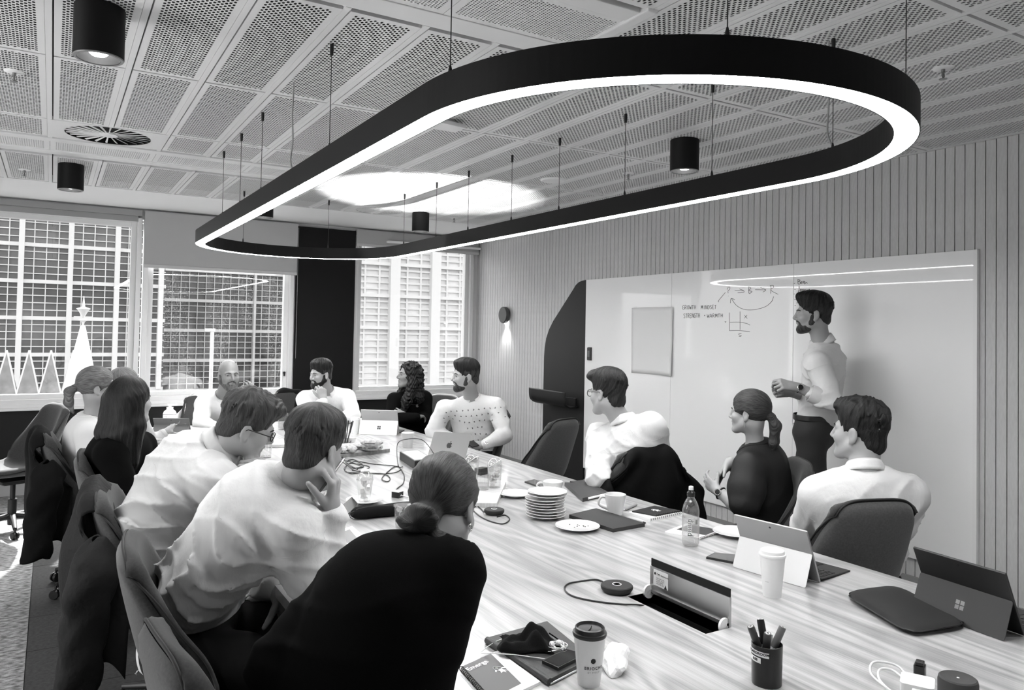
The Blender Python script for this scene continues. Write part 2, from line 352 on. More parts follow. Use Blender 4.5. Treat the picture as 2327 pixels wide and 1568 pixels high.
# ================================================================== OUTSIDE
g = MB().box((-60, YF + 2, -14.2), (120, 160, -14)).build('ground', mat('street', .25, .9)); tag(g, 'street far below the windows', kind='structure')
mull = mat('mullion_white', .7, .5); tower_glass = mat('tower_glass', .11, .12, spec=.5, noise=.5, nscale=.35); bright_glass = mat('bright_glass', .72, .4, noise=.15, nscale=.4); spandrel = mat('spandrel', .2, .4)
def tower(label, x0, x1, yb, z0, z1, bay, flo, sub, gm, wide, thin, every):
    t = thing('office_tower', label, 'building', ((x0 + x1) / 2, yb, z0))
    ox, oz = -(x1 - x0) / 2, 0
    MB().box((ox, .25, 0), (-ox, 12, z1 - z0)).build('glazing', gm, t)
    nb = int((x1 - x0) / bay)
    me1 = MB().box((-wide / 2, -.25, 0), (wide / 2, .25, z1 - z0)).mesh('pier'); me1.materials.append(mull)
    me2 = MB().box((-thin / 2, .08, 0), (thin / 2, .25, z1 - z0)).mesh('mullion'); me2.materials.append(mull)
    for i in range(nb * sub + 1):
        x = ox + i * bay / sub
        if i % (sub * every) == 0: link('pier', me1, None, t, loc=(x, 0, 0))
        else: link('mullion', me2, None, t, loc=(x, 0, 0))
    nf = int((z1 - z0) / flo); W = x1 - x0
    me3 = MB().box((ox, -.08, -flo * .05), (-ox, .25, flo * .05)).mesh('floor_band'); me3.materials.append(mull)
    me4 = MB().box((ox, .1, -thin / 2), (-ox, .25, thin / 2)).mesh('transom'); me4.materials.append(mull)
    for j in range(nf + 1):
        link('floor_band', me3, None, t, loc=(0, 0, j * flo))
        for q in (.22, .42, .62, .82): link('transom', me4, None, t, loc=(0, 0, (j + q) * flo)) if j < nf else None
    return t
tower('dark gridded office tower with white piers outside the left window', -12.0, 5.2, 45, -1.9, 15, 1.06, 1.83, 2, tower_glass, .24, .045, 2)
tower('dim grey office block with fine grid outside the middle window', 5.4, 15.0, 52, -14, 15, 1.0, 1.9, 2, tower_glass, .14, .04, 6)
tower('pale sunlit office block with square panes outside the corner window', 15.2, 34, 44, -14, 15, 2.75, 1.95, 3, bright_glass, .62, .11, 1)
tower('grey office block standing lower behind the tent roofs', -12, 5.3, 64, -14, -2.2, 1.6, 2.2, 2, tower_glass, .2, .06, 4)
# pointed glazed roofs
roofm = mat('roof_glass', .22, .3, noise=.3, nscale=3); 
for k, x in enumerate((-1.41, -0.706, 0.002319, 0.7435)):
    yq = 34; s_ = 0.3541; zb, zt = -1.1, 0.5022
    t = thing('pyramid_roof', ['leftmost pointed glazed roof, cut by the frame edge', 'pointed glazed roof second from the left outside the left window', 'pointed glazed roof just left of the white spire', 'pointed glazed roof hidden behind the white spire'][k], 'roof', (x, yq, zb))
    P = [(-s_, -s_, 0), (s_, -s_, 0), (s_, s_, 0), (-s_, s_, 0), (0, 0, zt - zb)]
    MB().add(P, [(0, 1, 4), (1, 2, 4), (2, 3, 4), (3, 0, 4), (3, 2, 1, 0)]).build('glazing', roofm, t)
    for q in range(4): MB().tube([P[q], P[4]], .03, 6).build('ridge', mull, t)
    MB().box((-s_ - .1, -s_ - .05, -.12), (s_ + .1, -s_, .0)).build('gutter', mull, t)
    MB().box((-s_, -s_, -9), (s_, s_, -.12)).build('wall', spandrel, t)
t = thing('spire', 'white conical spire with finial outside the left window', 'spire', (0.906, 30, -1.002))
MB().lathe([(.78, -2.0), (.72, 0), (.55, .2), (.08, 2.45), (.0, 2.5)], 8, sm=False).build('cone', mat('spire_white', .9, .5), t)
MB().lathe([(.02, 2.45), (.05, 2.6), (.13, 2.66), (.02, 2.74), (.16, 3.0), (.22, 3.06), (.05, 3.12), (.01, 3.5)], 10).box((-.28, -.02, 2.72), (.28, .02, 2.8)).build('finial', mull, t)
t = thing('street_mast', 'thin white mast outside the middle window', 'mast', (4.073, 24, -0.1009))
MB().tube([(0, 0, -12), (0, 0, 1.55)], .055, 8).box((-.2, -.05, 1.5), (.08, .05, 1.58)).build('pole', mull, t)
# ================================================================== PENDANT RING
lamp_black = mat('lamp_black', .007, .55, spec=.2)
lamp_face = mat('lamp_diffuser', .9, .5, emit=PENDANT)
LXC, LR, LY0, LY1 = 1.722, .795, 2.0, 6.0        # centre line of the racetrack
def track(r, n=88):
    p = []
    for i in range(n + 1): a = PI * i / n; p.append((LXC + r * math.cos(a), LY1 + r * math.sin(a)))
    for i in range(n + 1): a = PI + PI * i / n; p.append((LXC + r * math.cos(a), LY0 + r * math.sin(a)))
    return p
ZB, ZT = 2.205, 2.300
pend = thing('ring_pendant', 'long black racetrack pendant with glowing underside hung over the table', 'lamp', (0, 0, 0))
wd = .036
def sweep(prof, m, name):
    mb = MB(); rings = [track(LR + dx) for dx, z in prof]; N = len(rings[0]); k = len(prof)
    v = [(rings[a][i][0], rings[a][i][1], prof[a][1]) for i in range(N) for a in range(k)]
    f = [(i * k + a, i * k + (a + 1) % k, ((i + 1) % N) * k + (a + 1) % k, ((i + 1) % N) * k + a) for i in range(N) for a in range(k)]
    mb.add(v, f, False); return mb.build(name, m, pend)
sweep([(-wd, ZB), (-wd, ZT), (wd, ZT), (wd, ZB), (wd - .003, ZB), (wd - .003, ZT - .004), (-wd + .003, ZT - .004), (-wd + .003, ZB)], lamp_black, 'housing')
sweep([(-wd + .0035, ZB + .001), (-wd + .0035, ZB + .006), (wd - .0035, ZB + .006), (wd - .0035, ZB + .001)], lamp_face, 'diffuser')
wire_m = mat('wire', .05, .4, metal=.6); 
hang = [(LXC - LR, y) for y in (1.9, 2.98, 4.15, 4.68, 5.22)] + [(LXC + LR, y) for y in (1.85, 2.47, 3.08, 3.68, 4.22, 4.82, 5.35, 5.98)] + [(1.36, 6.69), (2.09, 6.69), (1.36, 1.29), (2.08, 1.29)]
for x, y in hang:
    wmb = MB().tube([(x, y, ZT), (x, y, CE)], .0016, 6).build('suspension_wire', wire_m, pend)
    MB().lathe([(.0, CE - .045), (.0065, CE - .045), (.008, CE - .02), (.008, CE)], 10, Matrix.Translation((x, y, 0))).build('ceiling_grip', black_metal, wmb)
    MB().lathe([(.006, ZT), (.0055, ZT + .02), (.0025, ZT + .032), (.0, ZT + .032)], 10, Matrix.Translation((x, y, 0))).build('wire_gripper', black_metal, wmb)
for (x, y) in ((LXC - LR, 3.55), (LXC + LR, 1.87)):
    p = [(x, y, CE), (x + .004, y + .01, CE - .06), (x - .003, y - .006, CE - .16), (x + .005, y + .004, CE - .27), (x - .004, y, CE - .36), (x, y - .02, ZT + .02), (x, y - .04, ZT)]
    MB().tube(spline(p, 5), .0038, 6).build('power_cord', mat('cord_clear', .35, .3), pend)
# ---- surface downlights
def downlight(lab, x, y, lit):
    t = thing('ceiling_downlight', lab, 'lamp', (x, y, CE), 0, 'black cylinder downlights')
    R, h = .083, .185
    MB().lathe([(R - .004, 0), (R, -.004), (R, -h + .003), (R - .003, -h), (R - .014, -h), (R - .016, -h + .03), (.035, -h + .075), (0, -h + .075)][::-1], 40).build('housing', lamp_black, t)
    MB().lathe([(R - .0005, -h + .002), (R - .003, -h - .0015), (R - .013, -h - .0015)][::-1], 40, cap=False).build('rim', mat('lamp_rim', .2, .3), t)
    MB().lathe([(0, -h + .07), (.032, -h + .07), (.032, -h + .020), (.024, -h + .012), (.0, -h + .009)][::-1], 20).build('lens', mat('lens_lit', .9, .3, emit=30.) if lit else lamp_black, t)
    if lit:
        l = bpy.data.lights.new('downlight_beam', 'SPOT'); l.energy = SPOT; l.spot_size = 1.2; l.spot_blend = .8; l.shadow_soft_size = .03
        lo = bpy.data.objects.new('downlight_beam', l); COL.objects.link(lo); lo.parent = t; lo.location = (0, 0, -h - .004)
downlight('black cylinder downlight nearest the camera at the top left', .115, 3.1, True)
downlight('black cylinder downlight above the left window', .085, 6.33, True)
downlight('black cylinder downlight inside the far end of the ring pendant', 3.06, 6.86, True)
downlight('black cylinder downlight near the plank wall, lit, right of centre', 3.14, 3.30, True)
downlight('black cylinder downlight half hidden behind the left arm of the ring pendant', 1.56, 6.86, True)
# ---- swirl air diffusers
def swirl(lab, x, y, lx, ly, R):
    t = thing('air_diffuser', lab, 'vent', (x, y, CE), 0, 'round swirl air diffusers')
    n = 48; mb = MB(); v = []; f = []
    for i in range(n):
        a = 2 * PI * i / n; c, s_ = math.cos(a), math.sin(a); k = 1 / max(abs(c) / (lx / 2), abs(s_) / (ly / 2)); v += [(R * c, R * s_, -.002), (k * c, k * s_, -.002), (k * c, k * s_, .02), (R * c, R * s_, .03)]
    for i in range(n):
        j = (i + 1) % n
        for q in range(3): f.append((i * 4 + q, i * 4 + q + 1, j * 4 + q + 1, j * 4 + q))
    mb.add(v, f).build('panel', ceil_white, t)
    MB().lathe([(R, .05), (0, .05)][::-1], 32, cap=False).lathe([(R, .05), (R, .0)], 32, cap=False).build('duct', lamp_black, t)
    bl = MB(); L_ = R - .045
    c_, s_ = math.cos(.35), math.sin(.35)
    P = [(.04, -.0028), (R, -.0062), (R, .0062), (.04, .0028)]
    vv = [(px, py * c_, .004 + py * s_ * .9) for px, py in P] + [(px, py * c_, .0075 + py * s_ * .9) for px, py in P]
    bl.add(vv, [(0, 1, 2, 3), (7, 6, 5, 4), (0, 4, 5, 1), (1, 5, 6, 2), (2, 6, 7, 3), (3, 7, 4, 0)]); me = bl.mesh('vane'); me.materials.append(ceil_white)
    for i in range(24): link('vane', me, None, t, rot=(0, 0, 2 * PI * i / 24))
    MB().lathe([(.05, .012), (.05, .0), (.03, -.005), (0, -.006)], 24, cap=False).build('hub', ceil_white, t)
swirl('round swirl air diffuser near the left edge above the left window', .26, 5.21, .60, .47, .232)
swirl('round swirl air diffuser beyond the ring pendant near the plank wall end', 2.68, 6.98, .56, .46, .225)
# ---- sprinklers, speaker disc, ceiling sensor
def sprinkler(lab, x, y):
    t = thing('sprinkler', lab, 'sprinkler', (x, y, CE), 0, 'ceiling sprinklers')
    MB().lathe([(.0, -.006), (.034, -.006), (.042, -.001), (.042, 0)], 28).build('escutcheon', white_plastic, t)
    MB().lathe([(.008, -.006), (.008, -.02), (.004, -.024), (.004, -.044), (.016, -.046), (.016, -.048), (0, -.049)][::-1], 14).tube([(.009, 0, -.02), (.011, 0, -.034), (.0, 0, -.046)], .0016, 6).tube([(-.009, 0, -.02), (-.011, 0, -.034), (.0, 0, -.046)], .0016, 6).build('head', mat('brass_grey', .3, .3, metal=1.), t)
sprinkler('sprinkler at the left edge of the ceiling above the swirl diffuser', -.18, 4.12)
sprinkler('sprinkler above the left window near the frame edge', -.21, 6.76)
sprinkler('sprinkler inside the right half of the ring pendant', 3.48, 4.22)
sprinkler('sprinkler right of the ring pendant near the plank wall', 3.165, 1.80)
sprinkler('sprinkler over the corner window', 3.47, 6.95)
t = thing('ceiling_speaker', 'flat white round speaker cover in the ceiling inside the ring pendant', 'speaker', (3.18, 4.73, CE)); MB().lathe([(0, -.012), (.085, -.012), (.095, -.004), (.095, 0)], 36).build('cover', white_plastic, t); MB().lathe([(.095, -.003), (.102, -.003), (.102, 0)], 36, cap=False).build('rim', white_plastic, t)
t = thing('ceiling_sensor', 'small white wedge shaped ceiling sensor beside the left arm of the ring pendant', 'sensor', (1.77, 3.712, 2.7), .3)
MB().prism([(-.1, -.05), (.1, -.08), (.13, .03), (-.02, .08)], -.012, .008).build('body', white_plastic, t); MB().box((-.07, -.03, .008), (.08, .02, .03), bev=.004).build('base', white_plastic, t)
# ---- added spot standing in for sun thrown up by the glossy table
gl_ = bpy.data.lights.new('glint_standin', 'SPOT'); gl_.energy = 300; gl_.spot_size = .86; gl_.spot_blend = .35; gl_.shadow_soft_size = .012
go = bpy.data.objects.new('glint_standin', gl_); COL.objects.link(go); go.location = (1.95, 5.35, TZ + .03); go.rotation_euler = (Vector((2.62, 5.85, CE)) - go.location).to_track_quat('-Z', 'Y').to_euler()
# ================================================================== TABLE
wood = bpy.data.materials.new('table_wood'); wood.use_nodes = True; nt = wood.node_tree; b = nt.nodes['Principled BSDF']
tc = nd(nt, 'ShaderNodeTexCoord')
def mapn(st, src=None):
    m = nd(nt, 'ShaderNodeMapping'); m.inputs['Scale'].default_value = st; nt.links.new(src or tc.outputs['Object'], m.inputs[0]); return m
def noise_n(vec, scale, det=4, dist=0.):
    n = nd(nt, 'ShaderNodeTexNoise'); n.inputs['Scale'].default_value = scale; n.inputs['Detail'].default_value = det; n.inputs['Distortion'].default_value = dist; nt.links.new(vec, n.inputs['Vector']); return n
n1 = noise_n(mapn((3.2, .42, 1)).outputs[0], 1.0, 2, .25)
mul = nd(nt, 'ShaderNodeMath', operation='MULTIPLY'); mul.inputs[1].default_value = 95.; nt.links.new(n1.outputs[0], mul.inputs[0])
sn = nd(nt, 'ShaderNodeMath', operation='SINE'); nt.links.new(mul.outputs[0], sn.inputs[0])
pw = nd(nt, 'ShaderNodeMapRange'); pw.inputs[1].default_value = -1; pw.inputs[2].default_value = 1; nt.links.new(sn.outputs[0], pw.inputs[0])
n2 = noise_n(mapn((230, 4.5, 1)).outputs[0], 1.0, 3)
n3 = noise_n(mapn((26, 1.3, 1)).outputs[0], 1.0, 3, .8)
def mixv(a, b_, f):
    m = nd(nt, 'ShaderNodeMix'); m.data_type = 'FLOAT'; m.inputs[0].default_value = f; nt.links.new(a, m.inputs[2]); nt.links.new(b_, m.inputs[3]); return m.outputs[0]
g1 = mixv(pw.outputs[0], n2.outputs[0], .62); g2 = mixv(g1, n3.outputs[0], .42)
mr = nd(nt, 'ShaderNodeMapRange'); mr.inputs[1].default_value = .28; mr.inputs[2].default_value = .68; mr.inputs[3].default_value = .27; mr.inputs[4].default_value = .58; nt.links.new(g2, mr.inputs[0]); nt.links.new(mr.outputs[0], b.inputs['Base Color'])
b.inputs['Roughness'].default_value = .30; b.inputs['Specular IOR Level'].default_value = .6; b.inputs['Coat Weight'].default_value = .9; b.inputs['Coat Roughness'].default_value = .11
TX0, TX1, TY0, TY1 = .662, 2.635, .25, 7.02
HX0, HX1, HY0, HY1 = 1.640, 1.742, 1.612, 1.962      # flush power hatch
tab = thing('boardroom_table', 'long boardroom table with pale grained wood top', 'table', (1.65, 3.6, 0))
ox, oy = -1.65, -3.6
top = MB()
def tp(x0, x1, y0, y1): top.box((x0 + ox, y0 + oy, TZ - .036), (x1 + ox, y1 + oy, TZ))
tp(TX0, HX0, TY0, TY1); tp(HX1, TX1, TY0, TY1); tp(HX0, HX1, TY0, HY0); tp(HX0, HX1, HY1, TY1)
top.build('table_top', wood, tab)
tl_ = mat('table_leg', .03, .5)
for yy in (1.0, 3.6, 6.2): MB().box((-.35, yy + oy - .03, 0), (.35, yy + oy + .03, TZ - .036), bev=.005).build('leg_panel', tl_, tab)
MB().box((-.04, 1.0 + oy, .3), (.04, 6.2 + oy, .6)).build('spine_beam', tl_, tab)
hb = MB(); x0, x1, y0, y1 = HX0 + ox, HX1 + ox, HY0 + oy, HY1 + oy
hb.box((x0 - .002, y0, TZ - .12), (x0, y1, TZ - .001)).box((x1, y0, TZ - .12), (x1 + .002, y1, TZ - .001)).box((x0, y0 - .002, TZ - .12), (x1, y0, TZ - .001)).box((x0, y1, TZ - .12), (x1, y1 + .002, TZ - .001)).box((x0, y0, TZ - .122), (x1, y1, TZ - .12))
hb.build('power_well', black_plastic, tab)
lid = MB().box((x1 - .006, y0, TZ - .002), (x1 + .002, y1, TZ + .088), bev=.001).build('hatch_lid', mat('lid_alu', .5, .32, metal=1.), tab)
MB().box((x1 - .012, y0 + .004, TZ + .004), (x1 - .006, y1 - .004, TZ + .012)).build('lid_rail', mat('lid_alu', .5, .32, metal=1.), lid)
MB().box((x1 - .003, y0 + .002, TZ + .088), (x1 + .001, y1 - .002, TZ + .112)).build('brush_strip', mat('brush', .006, .95), lid)
for yy in (y0 + .004, y1 - .012): MB().lathe([(0, 0), (.022, 0), (.022, .008), (0, .008)], 24, Matrix.Translation((x1 - .018, yy, TZ + .006)) @ Matrix.Rotation(-PI / 2, 4, 'X')).build('hinge_cheek', white_plastic, lid)
MB().box((x1 - .0068, y1 - .088, TZ + .030), (x1 - .0062, y1 - .018, TZ + .082)).build('rating_label', mat('label_grey', .6, .5), lid)
Tl = Tm((x1 - .0069, y1 - .022, TZ + .066), (0, -1, 0), (0, 0, 1))
text_mesh('lettering', 'CMS electracom', .0085, print_black, lid, Tl @ Matrix.Translation((.012, 0, 0)), bold=.0001)
text_mesh('lettering', '250V 50Hz 10A\nMODEL AC4-2\nMAX 2400W\nINDOOR USE', .006, print_black, lid, Tl @ Matrix.Translation((.010, -.012, 0)))
mk = MB(); mk.add([tuple(Tl @ Vector(p)) for p in ((.048, -.036, .0003), (.062, -.036, .0003), (.055, -.022, .0003))], [(0, 1, 2)]); mk.add([tuple(Tl @ Vector((.004 + .005 * math.cos(a), .003 + .005 * math.sin(a), .0003))) for a in (.3, 1.2, 2.0, 3.4, 4.3, 5.1)], [range(6)]); mk.build('warning_mark', print_black, lid)
# ================================================================== CHAIRS
chair_out = mat('chair_fabric', .030, .9, noise=.22, nscale=140, bump=.25, bscale=700, sheen=.12)
chair_in = mat('chair_pad', .060, .85, noise=.2, nscale=140, bump=.25, bscale=700, sheen=.25)
def chair_surf(u, v, off):
    """u -1..1 across, v 0 (seat front) .. 1 (top of the back); off = distance along the outward normal side"""
    pts = [(.235, .465), (.12, .455), (-.02, .445), (-.13, .45), (-.205, .505), (-.248, .60), (-.28, .715), (-.308, .835), (-.328, .95)]
    hw = [.245, .255, .262, .265, .262, .258, .248, .230, .200]
    lift = [.01, .025, .05, .07, .065, .04, .01, 0, -.012]
    wing = [0, .0, .02, .07, .135, .145, .11, .065, .02]
    q = v * 8; i = min(7, int(q)); t = q - i
    def sp(L):
        g = lambda j: L[max(0, min(8, j))]
        a, b_, c, d = g(i - 1), g(i), g(i + 1), g(i + 2); return .5 * (2 * b_ + (c - a) * t + (2 * a - 5 * b_ + 4 * c - d) * t * t + (3 * b_ - a - 3 * c + d) * t ** 3)
    yy = sp([p[0] for p in pts]); zz = sp([p[1] for p in pts]); h = sp(hw); lf = sp(lift); wg = sp(wing)
    a = abs(u) ** 2.6
    return Vector((h * (u - .10 * u ** 3 * (1 if v > .5 else .4)), yy + wg * a, zz + lf * a - .055 * max(0, (v - .78) / .22) ** 2 * abs(u) ** 5))
def shell_mesh(name, thick, u1, v0, v1, nu=25, nv=33, inset=0., puff=0.):
    P = [[chair_surf((2 * i / (nu - 1) - 1) * u1, v0 + (v1 - v0) * j / (nv - 1), 0) for i in range(nu)] for j in range(nv)]
    # round the upper corners by pulling the top edge down at the sides
    N = [[None] * nu for _ in range(nv)]
    for j in range(nv):
        for i in range(nu):
            du = P[j][min(i + 1, nu - 1)] - P[j][max(i - 1, 0)]; dv = P[min(j + 1, nv - 1)][i] - P[max(j - 1, 0)][i]
            N[j][i] = du.cross(dv).normalized()
    A = []; B = []
    for j in range(nv):
        for i in range(nu):
            eu = min(i, nu - 1 - i) / (nu - 1) * 2; ev = min(j, nv - 1 - j) / (nv - 1) * 2
            e = min(1, eu * 5.0) * min(1, ev * 8); rd = math.sqrt(max(0, 1 - (1 - e) ** 2))
            A.append(P[j][i] + N[j][i] * (inset + puff * rd)); B.append(P[j][i] + N[j][i] * (inset - thick * (.35 + .65 * rd)))
    v = A + B; o = nv * nu; f = []
    for j in range(nv - 1):
        for i in range(nu - 1):
            a = j * nu + i; f.append((a, a + 1, a + nu + 1, a + nu)); f.append((o + a + nu, o + a + nu + 1, o + a + 1, o + a))
    loop = [i for i in range(nu)] + [j * nu + nu - 1 for j in range(1, nv)] + [(nv - 1) * nu + i for i in range(nu - 2, -1, -1)] + [j * nu for j in range(nv - 2, 0, -1)]
    for k in range(len(loop)): a, c = loop[k], loop[(k + 1) % len(loop)]; f.append((c, a, o + a, o + c))
    me = bpy.data.meshes.new(name); me.from_pydata([tuple(p) for p in v], [], f); me.polygons.foreach_set('use_smooth', [True] * len(f)); me.update()
    return me, [A[k] for k in loop]
def make_chair():
    t = thing('office_chair', 'chair', 'chair')
    me, loop = shell_mesh('shell', .038, 1., 0., 1.); link('shell', me, chair_out, t)
    me, lp = shell_mesh('pad', .002, .93, .012, .985, inset=.004, puff=.022); link('pad', me, chair_in, t)
    MB().tube([p for p in loop], .0045, 6, closed=True).build('piping', mat('piping', .014, .7), t)
    MB().box((-.16, -.14, .385), (.16, .14, .405), bev=.006).box((-.07, -.10, .36), (.07, .09, .387), bev=.006).build('mechanism', black_metal, t)
    MB().lathe([(.018, .09), (.018, .37)], 16).lathe([(.028, .05), (.03, .09), (.03, .24), (.026, .245)], 16).build('gas_column', black_metal, t)
    for i in range(5):
        a = 2 * PI * i / 5 + .3; c, s_ = math.cos(a), math.sin(a)
        l = MB().tube([(.02 * c, .02 * s_, .115), (.13 * c, .13 * s_, .105), (.29 * c, .29 * s_, .075)], [.026, .021, .014], 8).build('leg', black_metal, t)
        T = Matrix.Translation((.295 * c, .295 * s_, .028)) @ Matrix.Rotation(a * 1.7, 4, 'Z') @ Matrix.Rotation(PI / 2, 4, 'Y')
        MB().lathe([(0, -.022), (.024, -.022), (.028, -.016), (.028, -.006), (.012, -.004), (.012, .004), (.028, .006), (.028, .016), (.024, .022), (0, .022)], 14, T).tube([(.295 * c, .295 * s_, .03), (.29 * c, .29 * s_, .075)], .007, 6).build('caster', black_plastic, t)
    return t
chair0 = make_chair()
def rz_of(dx, dy): return math.atan2(dy, dx) - PI / 2
PB = [(2.875, 3.257, 0.7831), (2.853, 1.87, 0.7815)]      # centres of two backrests
CH = [ # x, y, facing, label
 ('empty', -.22, 6.98, (-.9, -.42), 'empty grey upholstered office chair by the window wall at the left edge'),
 ('p3', .46, 4.40, (1, -.12), 'grey office chair behind the woman with long straight black hair'),
 ('p4', .50, 3.40, (1, -.18), 'grey office chair under the dark jacket on the left side of the table'),
 ('p5', .53, 2.56, (1, -.12), 'grey office chair behind the leaning man who holds a pen'),
 ('p6', .53, 1.80, (1, .10), 'grey office chair at the bottom left, nearest the camera'),
 ('p1', .30, 5.33, (1, 0), 'grey office chair with pale rim behind the woman with the blonde ponytail'),
 ('p7', 1.26, 7.35, (0, -1), 'grey office chair of the bald man under the pale jacket'),
 ('p8', 2.06, 7.38, (0, -1), 'grey office chair of the bearded man at the far end of the table'),
 ('p9', 3.10, 6.72, (-.8, -.45), 'grey office chair of the woman in the black turtleneck'),
 ('p10', 2.90, 5.50, (-1, -.25), 'dark office chair of the man in the patterned shirt'),
 ('emptyR', 3.20, 4.98, (-.30, .95), 'empty grey office chair turned away between the two men on the right side'),
 ('p11', PB[0][0] + .33 * .24, PB[0][1] + .33 * .97, (.24, .97), 'grey office chair under the black jacket on the right side of the table'),
 ('p12', 3.12, 2.83, (-.857, .515), 'grey office chair of the woman in the dark blouse'),
 ('p13', PB[1][0] + .33 * .34, PB[1][1] + .33 * .94, (.34, .94), 'dark grey office chair with its back to the camera on the right'),
]
chairs = {}
for i, (k, x, y, d, lab) in enumerate(CH):
    c = chair0 if i == 0 else copy_thing(chair0)
    c.location = (x, y, 0); c.rotation_euler = (0, 0, rz_of(*d)); c['label'] = lab; c['group'] = 'upholstered office chairs around the table'
    chairs[k] = c
# ---- jackets draped over chair backs: an open cloth that runs up the pad, over the rim and down the outside
def jacket(name, label, chair, m, drop_in, drop_out, width, seed, sleeves=True, flare=.02):
    t = thing(name, label, 'jacket', chair.location, chair.rotation_euler[2], None)
    r_ = np.random.default_rng(seed); ph = r_.uniform(0, 6, 8)
    nu, nv = 61, 60
    def fn(a, b_):
        u = 2 * a - 1; s = b_ * (drop_in + drop_out) - drop_in      # metres past the top rim (negative: inside)
        fold = .020 * math.sin(5.5 * u + ph[0] + 1.5 * math.sin(2.3 * u + ph[1] + 2 * s)) + .011 * math.sin(12 * u + ph[2] + s * 6 + math.sin(4 * s)) + .005 * math.sin(15 * s + 6 * u + ph[6])
        if s < 0:
            p = chair_surf(u * .9, max(.3, 1 - (-s) / .55), 0); return p + Vector((0, 1, .12)) * (.034 + fold * .35 * min(1, -s / .12))
        hem = drop_out - (.05 * math.sin(4 * u + ph[3]) + .04 * math.sin(9 * u + ph[4])) * b_ ** 3
        k = min(1, s / .07); g_ = min(1, s / .22); tp_ = chair_surf(u * .9, 1, 0); tp_.z = chair_surf(u * .55, 1, 0).z - .10 * abs(u) ** 3
        th = u * (1.0 + .62 * g_); rx = (.225 + .05 * g_) * width; ry = .10 + .12 * g_
        x = rx * math.sin(th) * (1 - g_) * .0 + (tp_.x * (1 - g_) + rx * math.sin(th) * g_) * 1.0
        y = -.395 + ry * (1 - math.cos(th)) * g_ - .03 * s
        y = tp_.y * (1 - math.sin(k * PI / 2)) + y * math.sin(k * PI / 2)
        z = tp_.z + .030 * math.cos(k * PI / 2) - max(0, s - .03) * hem / drop_out
        n = Vector((math.sin(th), -math.cos(th), 0))
        return Vector((x, y, z)) + n * (fold * g_ * 1.5) + Vector((0, 0, .012 * math.sin(5 * u + ph[5]) * (1 - g_)))
    o = MB().grid(fn, nu, nv).build('body', m, t)
    md = o.modifiers.new('thickness', 'SOLIDIFY'); md.thickness = .010; md.offset = 1
    if sleeves:
        for sgn in (-1, 1):
            x = sgn * .245 * width
            p = [(x * .88, -.29, .80), (x * 1.02, -.30, .72), (x * 1.10, -.31, .58), (x * 1.06, -.33, .42), (x * 1.09, -.34, .27)]
            pts = spline(p, 7); n_ = len(pts)
            def sl(a, b_):
                k = min(n_ - 1, int(b_ * (n_ - 1) + .5)); q = 2 * PI * a; r = (.022 + .050 * min(1, k / 6)) * (1 - .22 * k / n_) + .006 * math.sin(k * .9 + ph[2] + 2 * math.sin(q * 2)); c = pts[k]
                return (c.x + r * .62 * math.cos(q) + .008 * math.sin(k * .5 + ph[6]), c.y + r * 1.12 * math.sin(q) * (1 + .08 * math.sin(3 * q + k * .4)), c.z + .012 * math.sin(q * 2 + ph[7]))
            so_ = MB().grid(sl, 22, n_, closeu=True).build('sleeve', m, t); so_.modifiers.new('thickness', 'SOLIDIFY').thickness = .006
    return t
jack_dark = mat('jacket_dark', .007, .75, spec=.25, bump=.5, bscale=40, bdist=.008); jack_black = mat('jacket_black', .004, .85, spec=.15, bump=.4, bscale=40, bdist=.006); jack_pale = mat('jacket_pale', .55, .8, bump=.2, bscale=80, bdist=.004)
j = jacket('jacket', 'dark crumpled rain jacket hung over a chair at the lower left', chairs['p4'], jack_dark, .34, .62, 1.14, 3)
MB().box((-.012, -.43, .25), (.012, -.427, .285)).build('care_tag', print_white, j)
jacket('jacket', 'black jacket hung over the chair of the woman with long black hair', chairs['p1'], jack_black, .2, .56, 1.1, 5)
jacket('jacket', 'black jacket hung over the chair behind the man with glasses', chairs['p11'], jack_black, .25, .5, 1.12, 9, flare=.03)
jacket('jacket', 'pale jacket hung over the chair of the bald man by the window', chairs['p7'], jack_pale, .3, .5, 1.1, 11, False)
jacket('jacket', 'dark coat over the chair of the bearded man at the far end', chairs['p8'], jack_black, .3, .5, 1.2, 13, False)
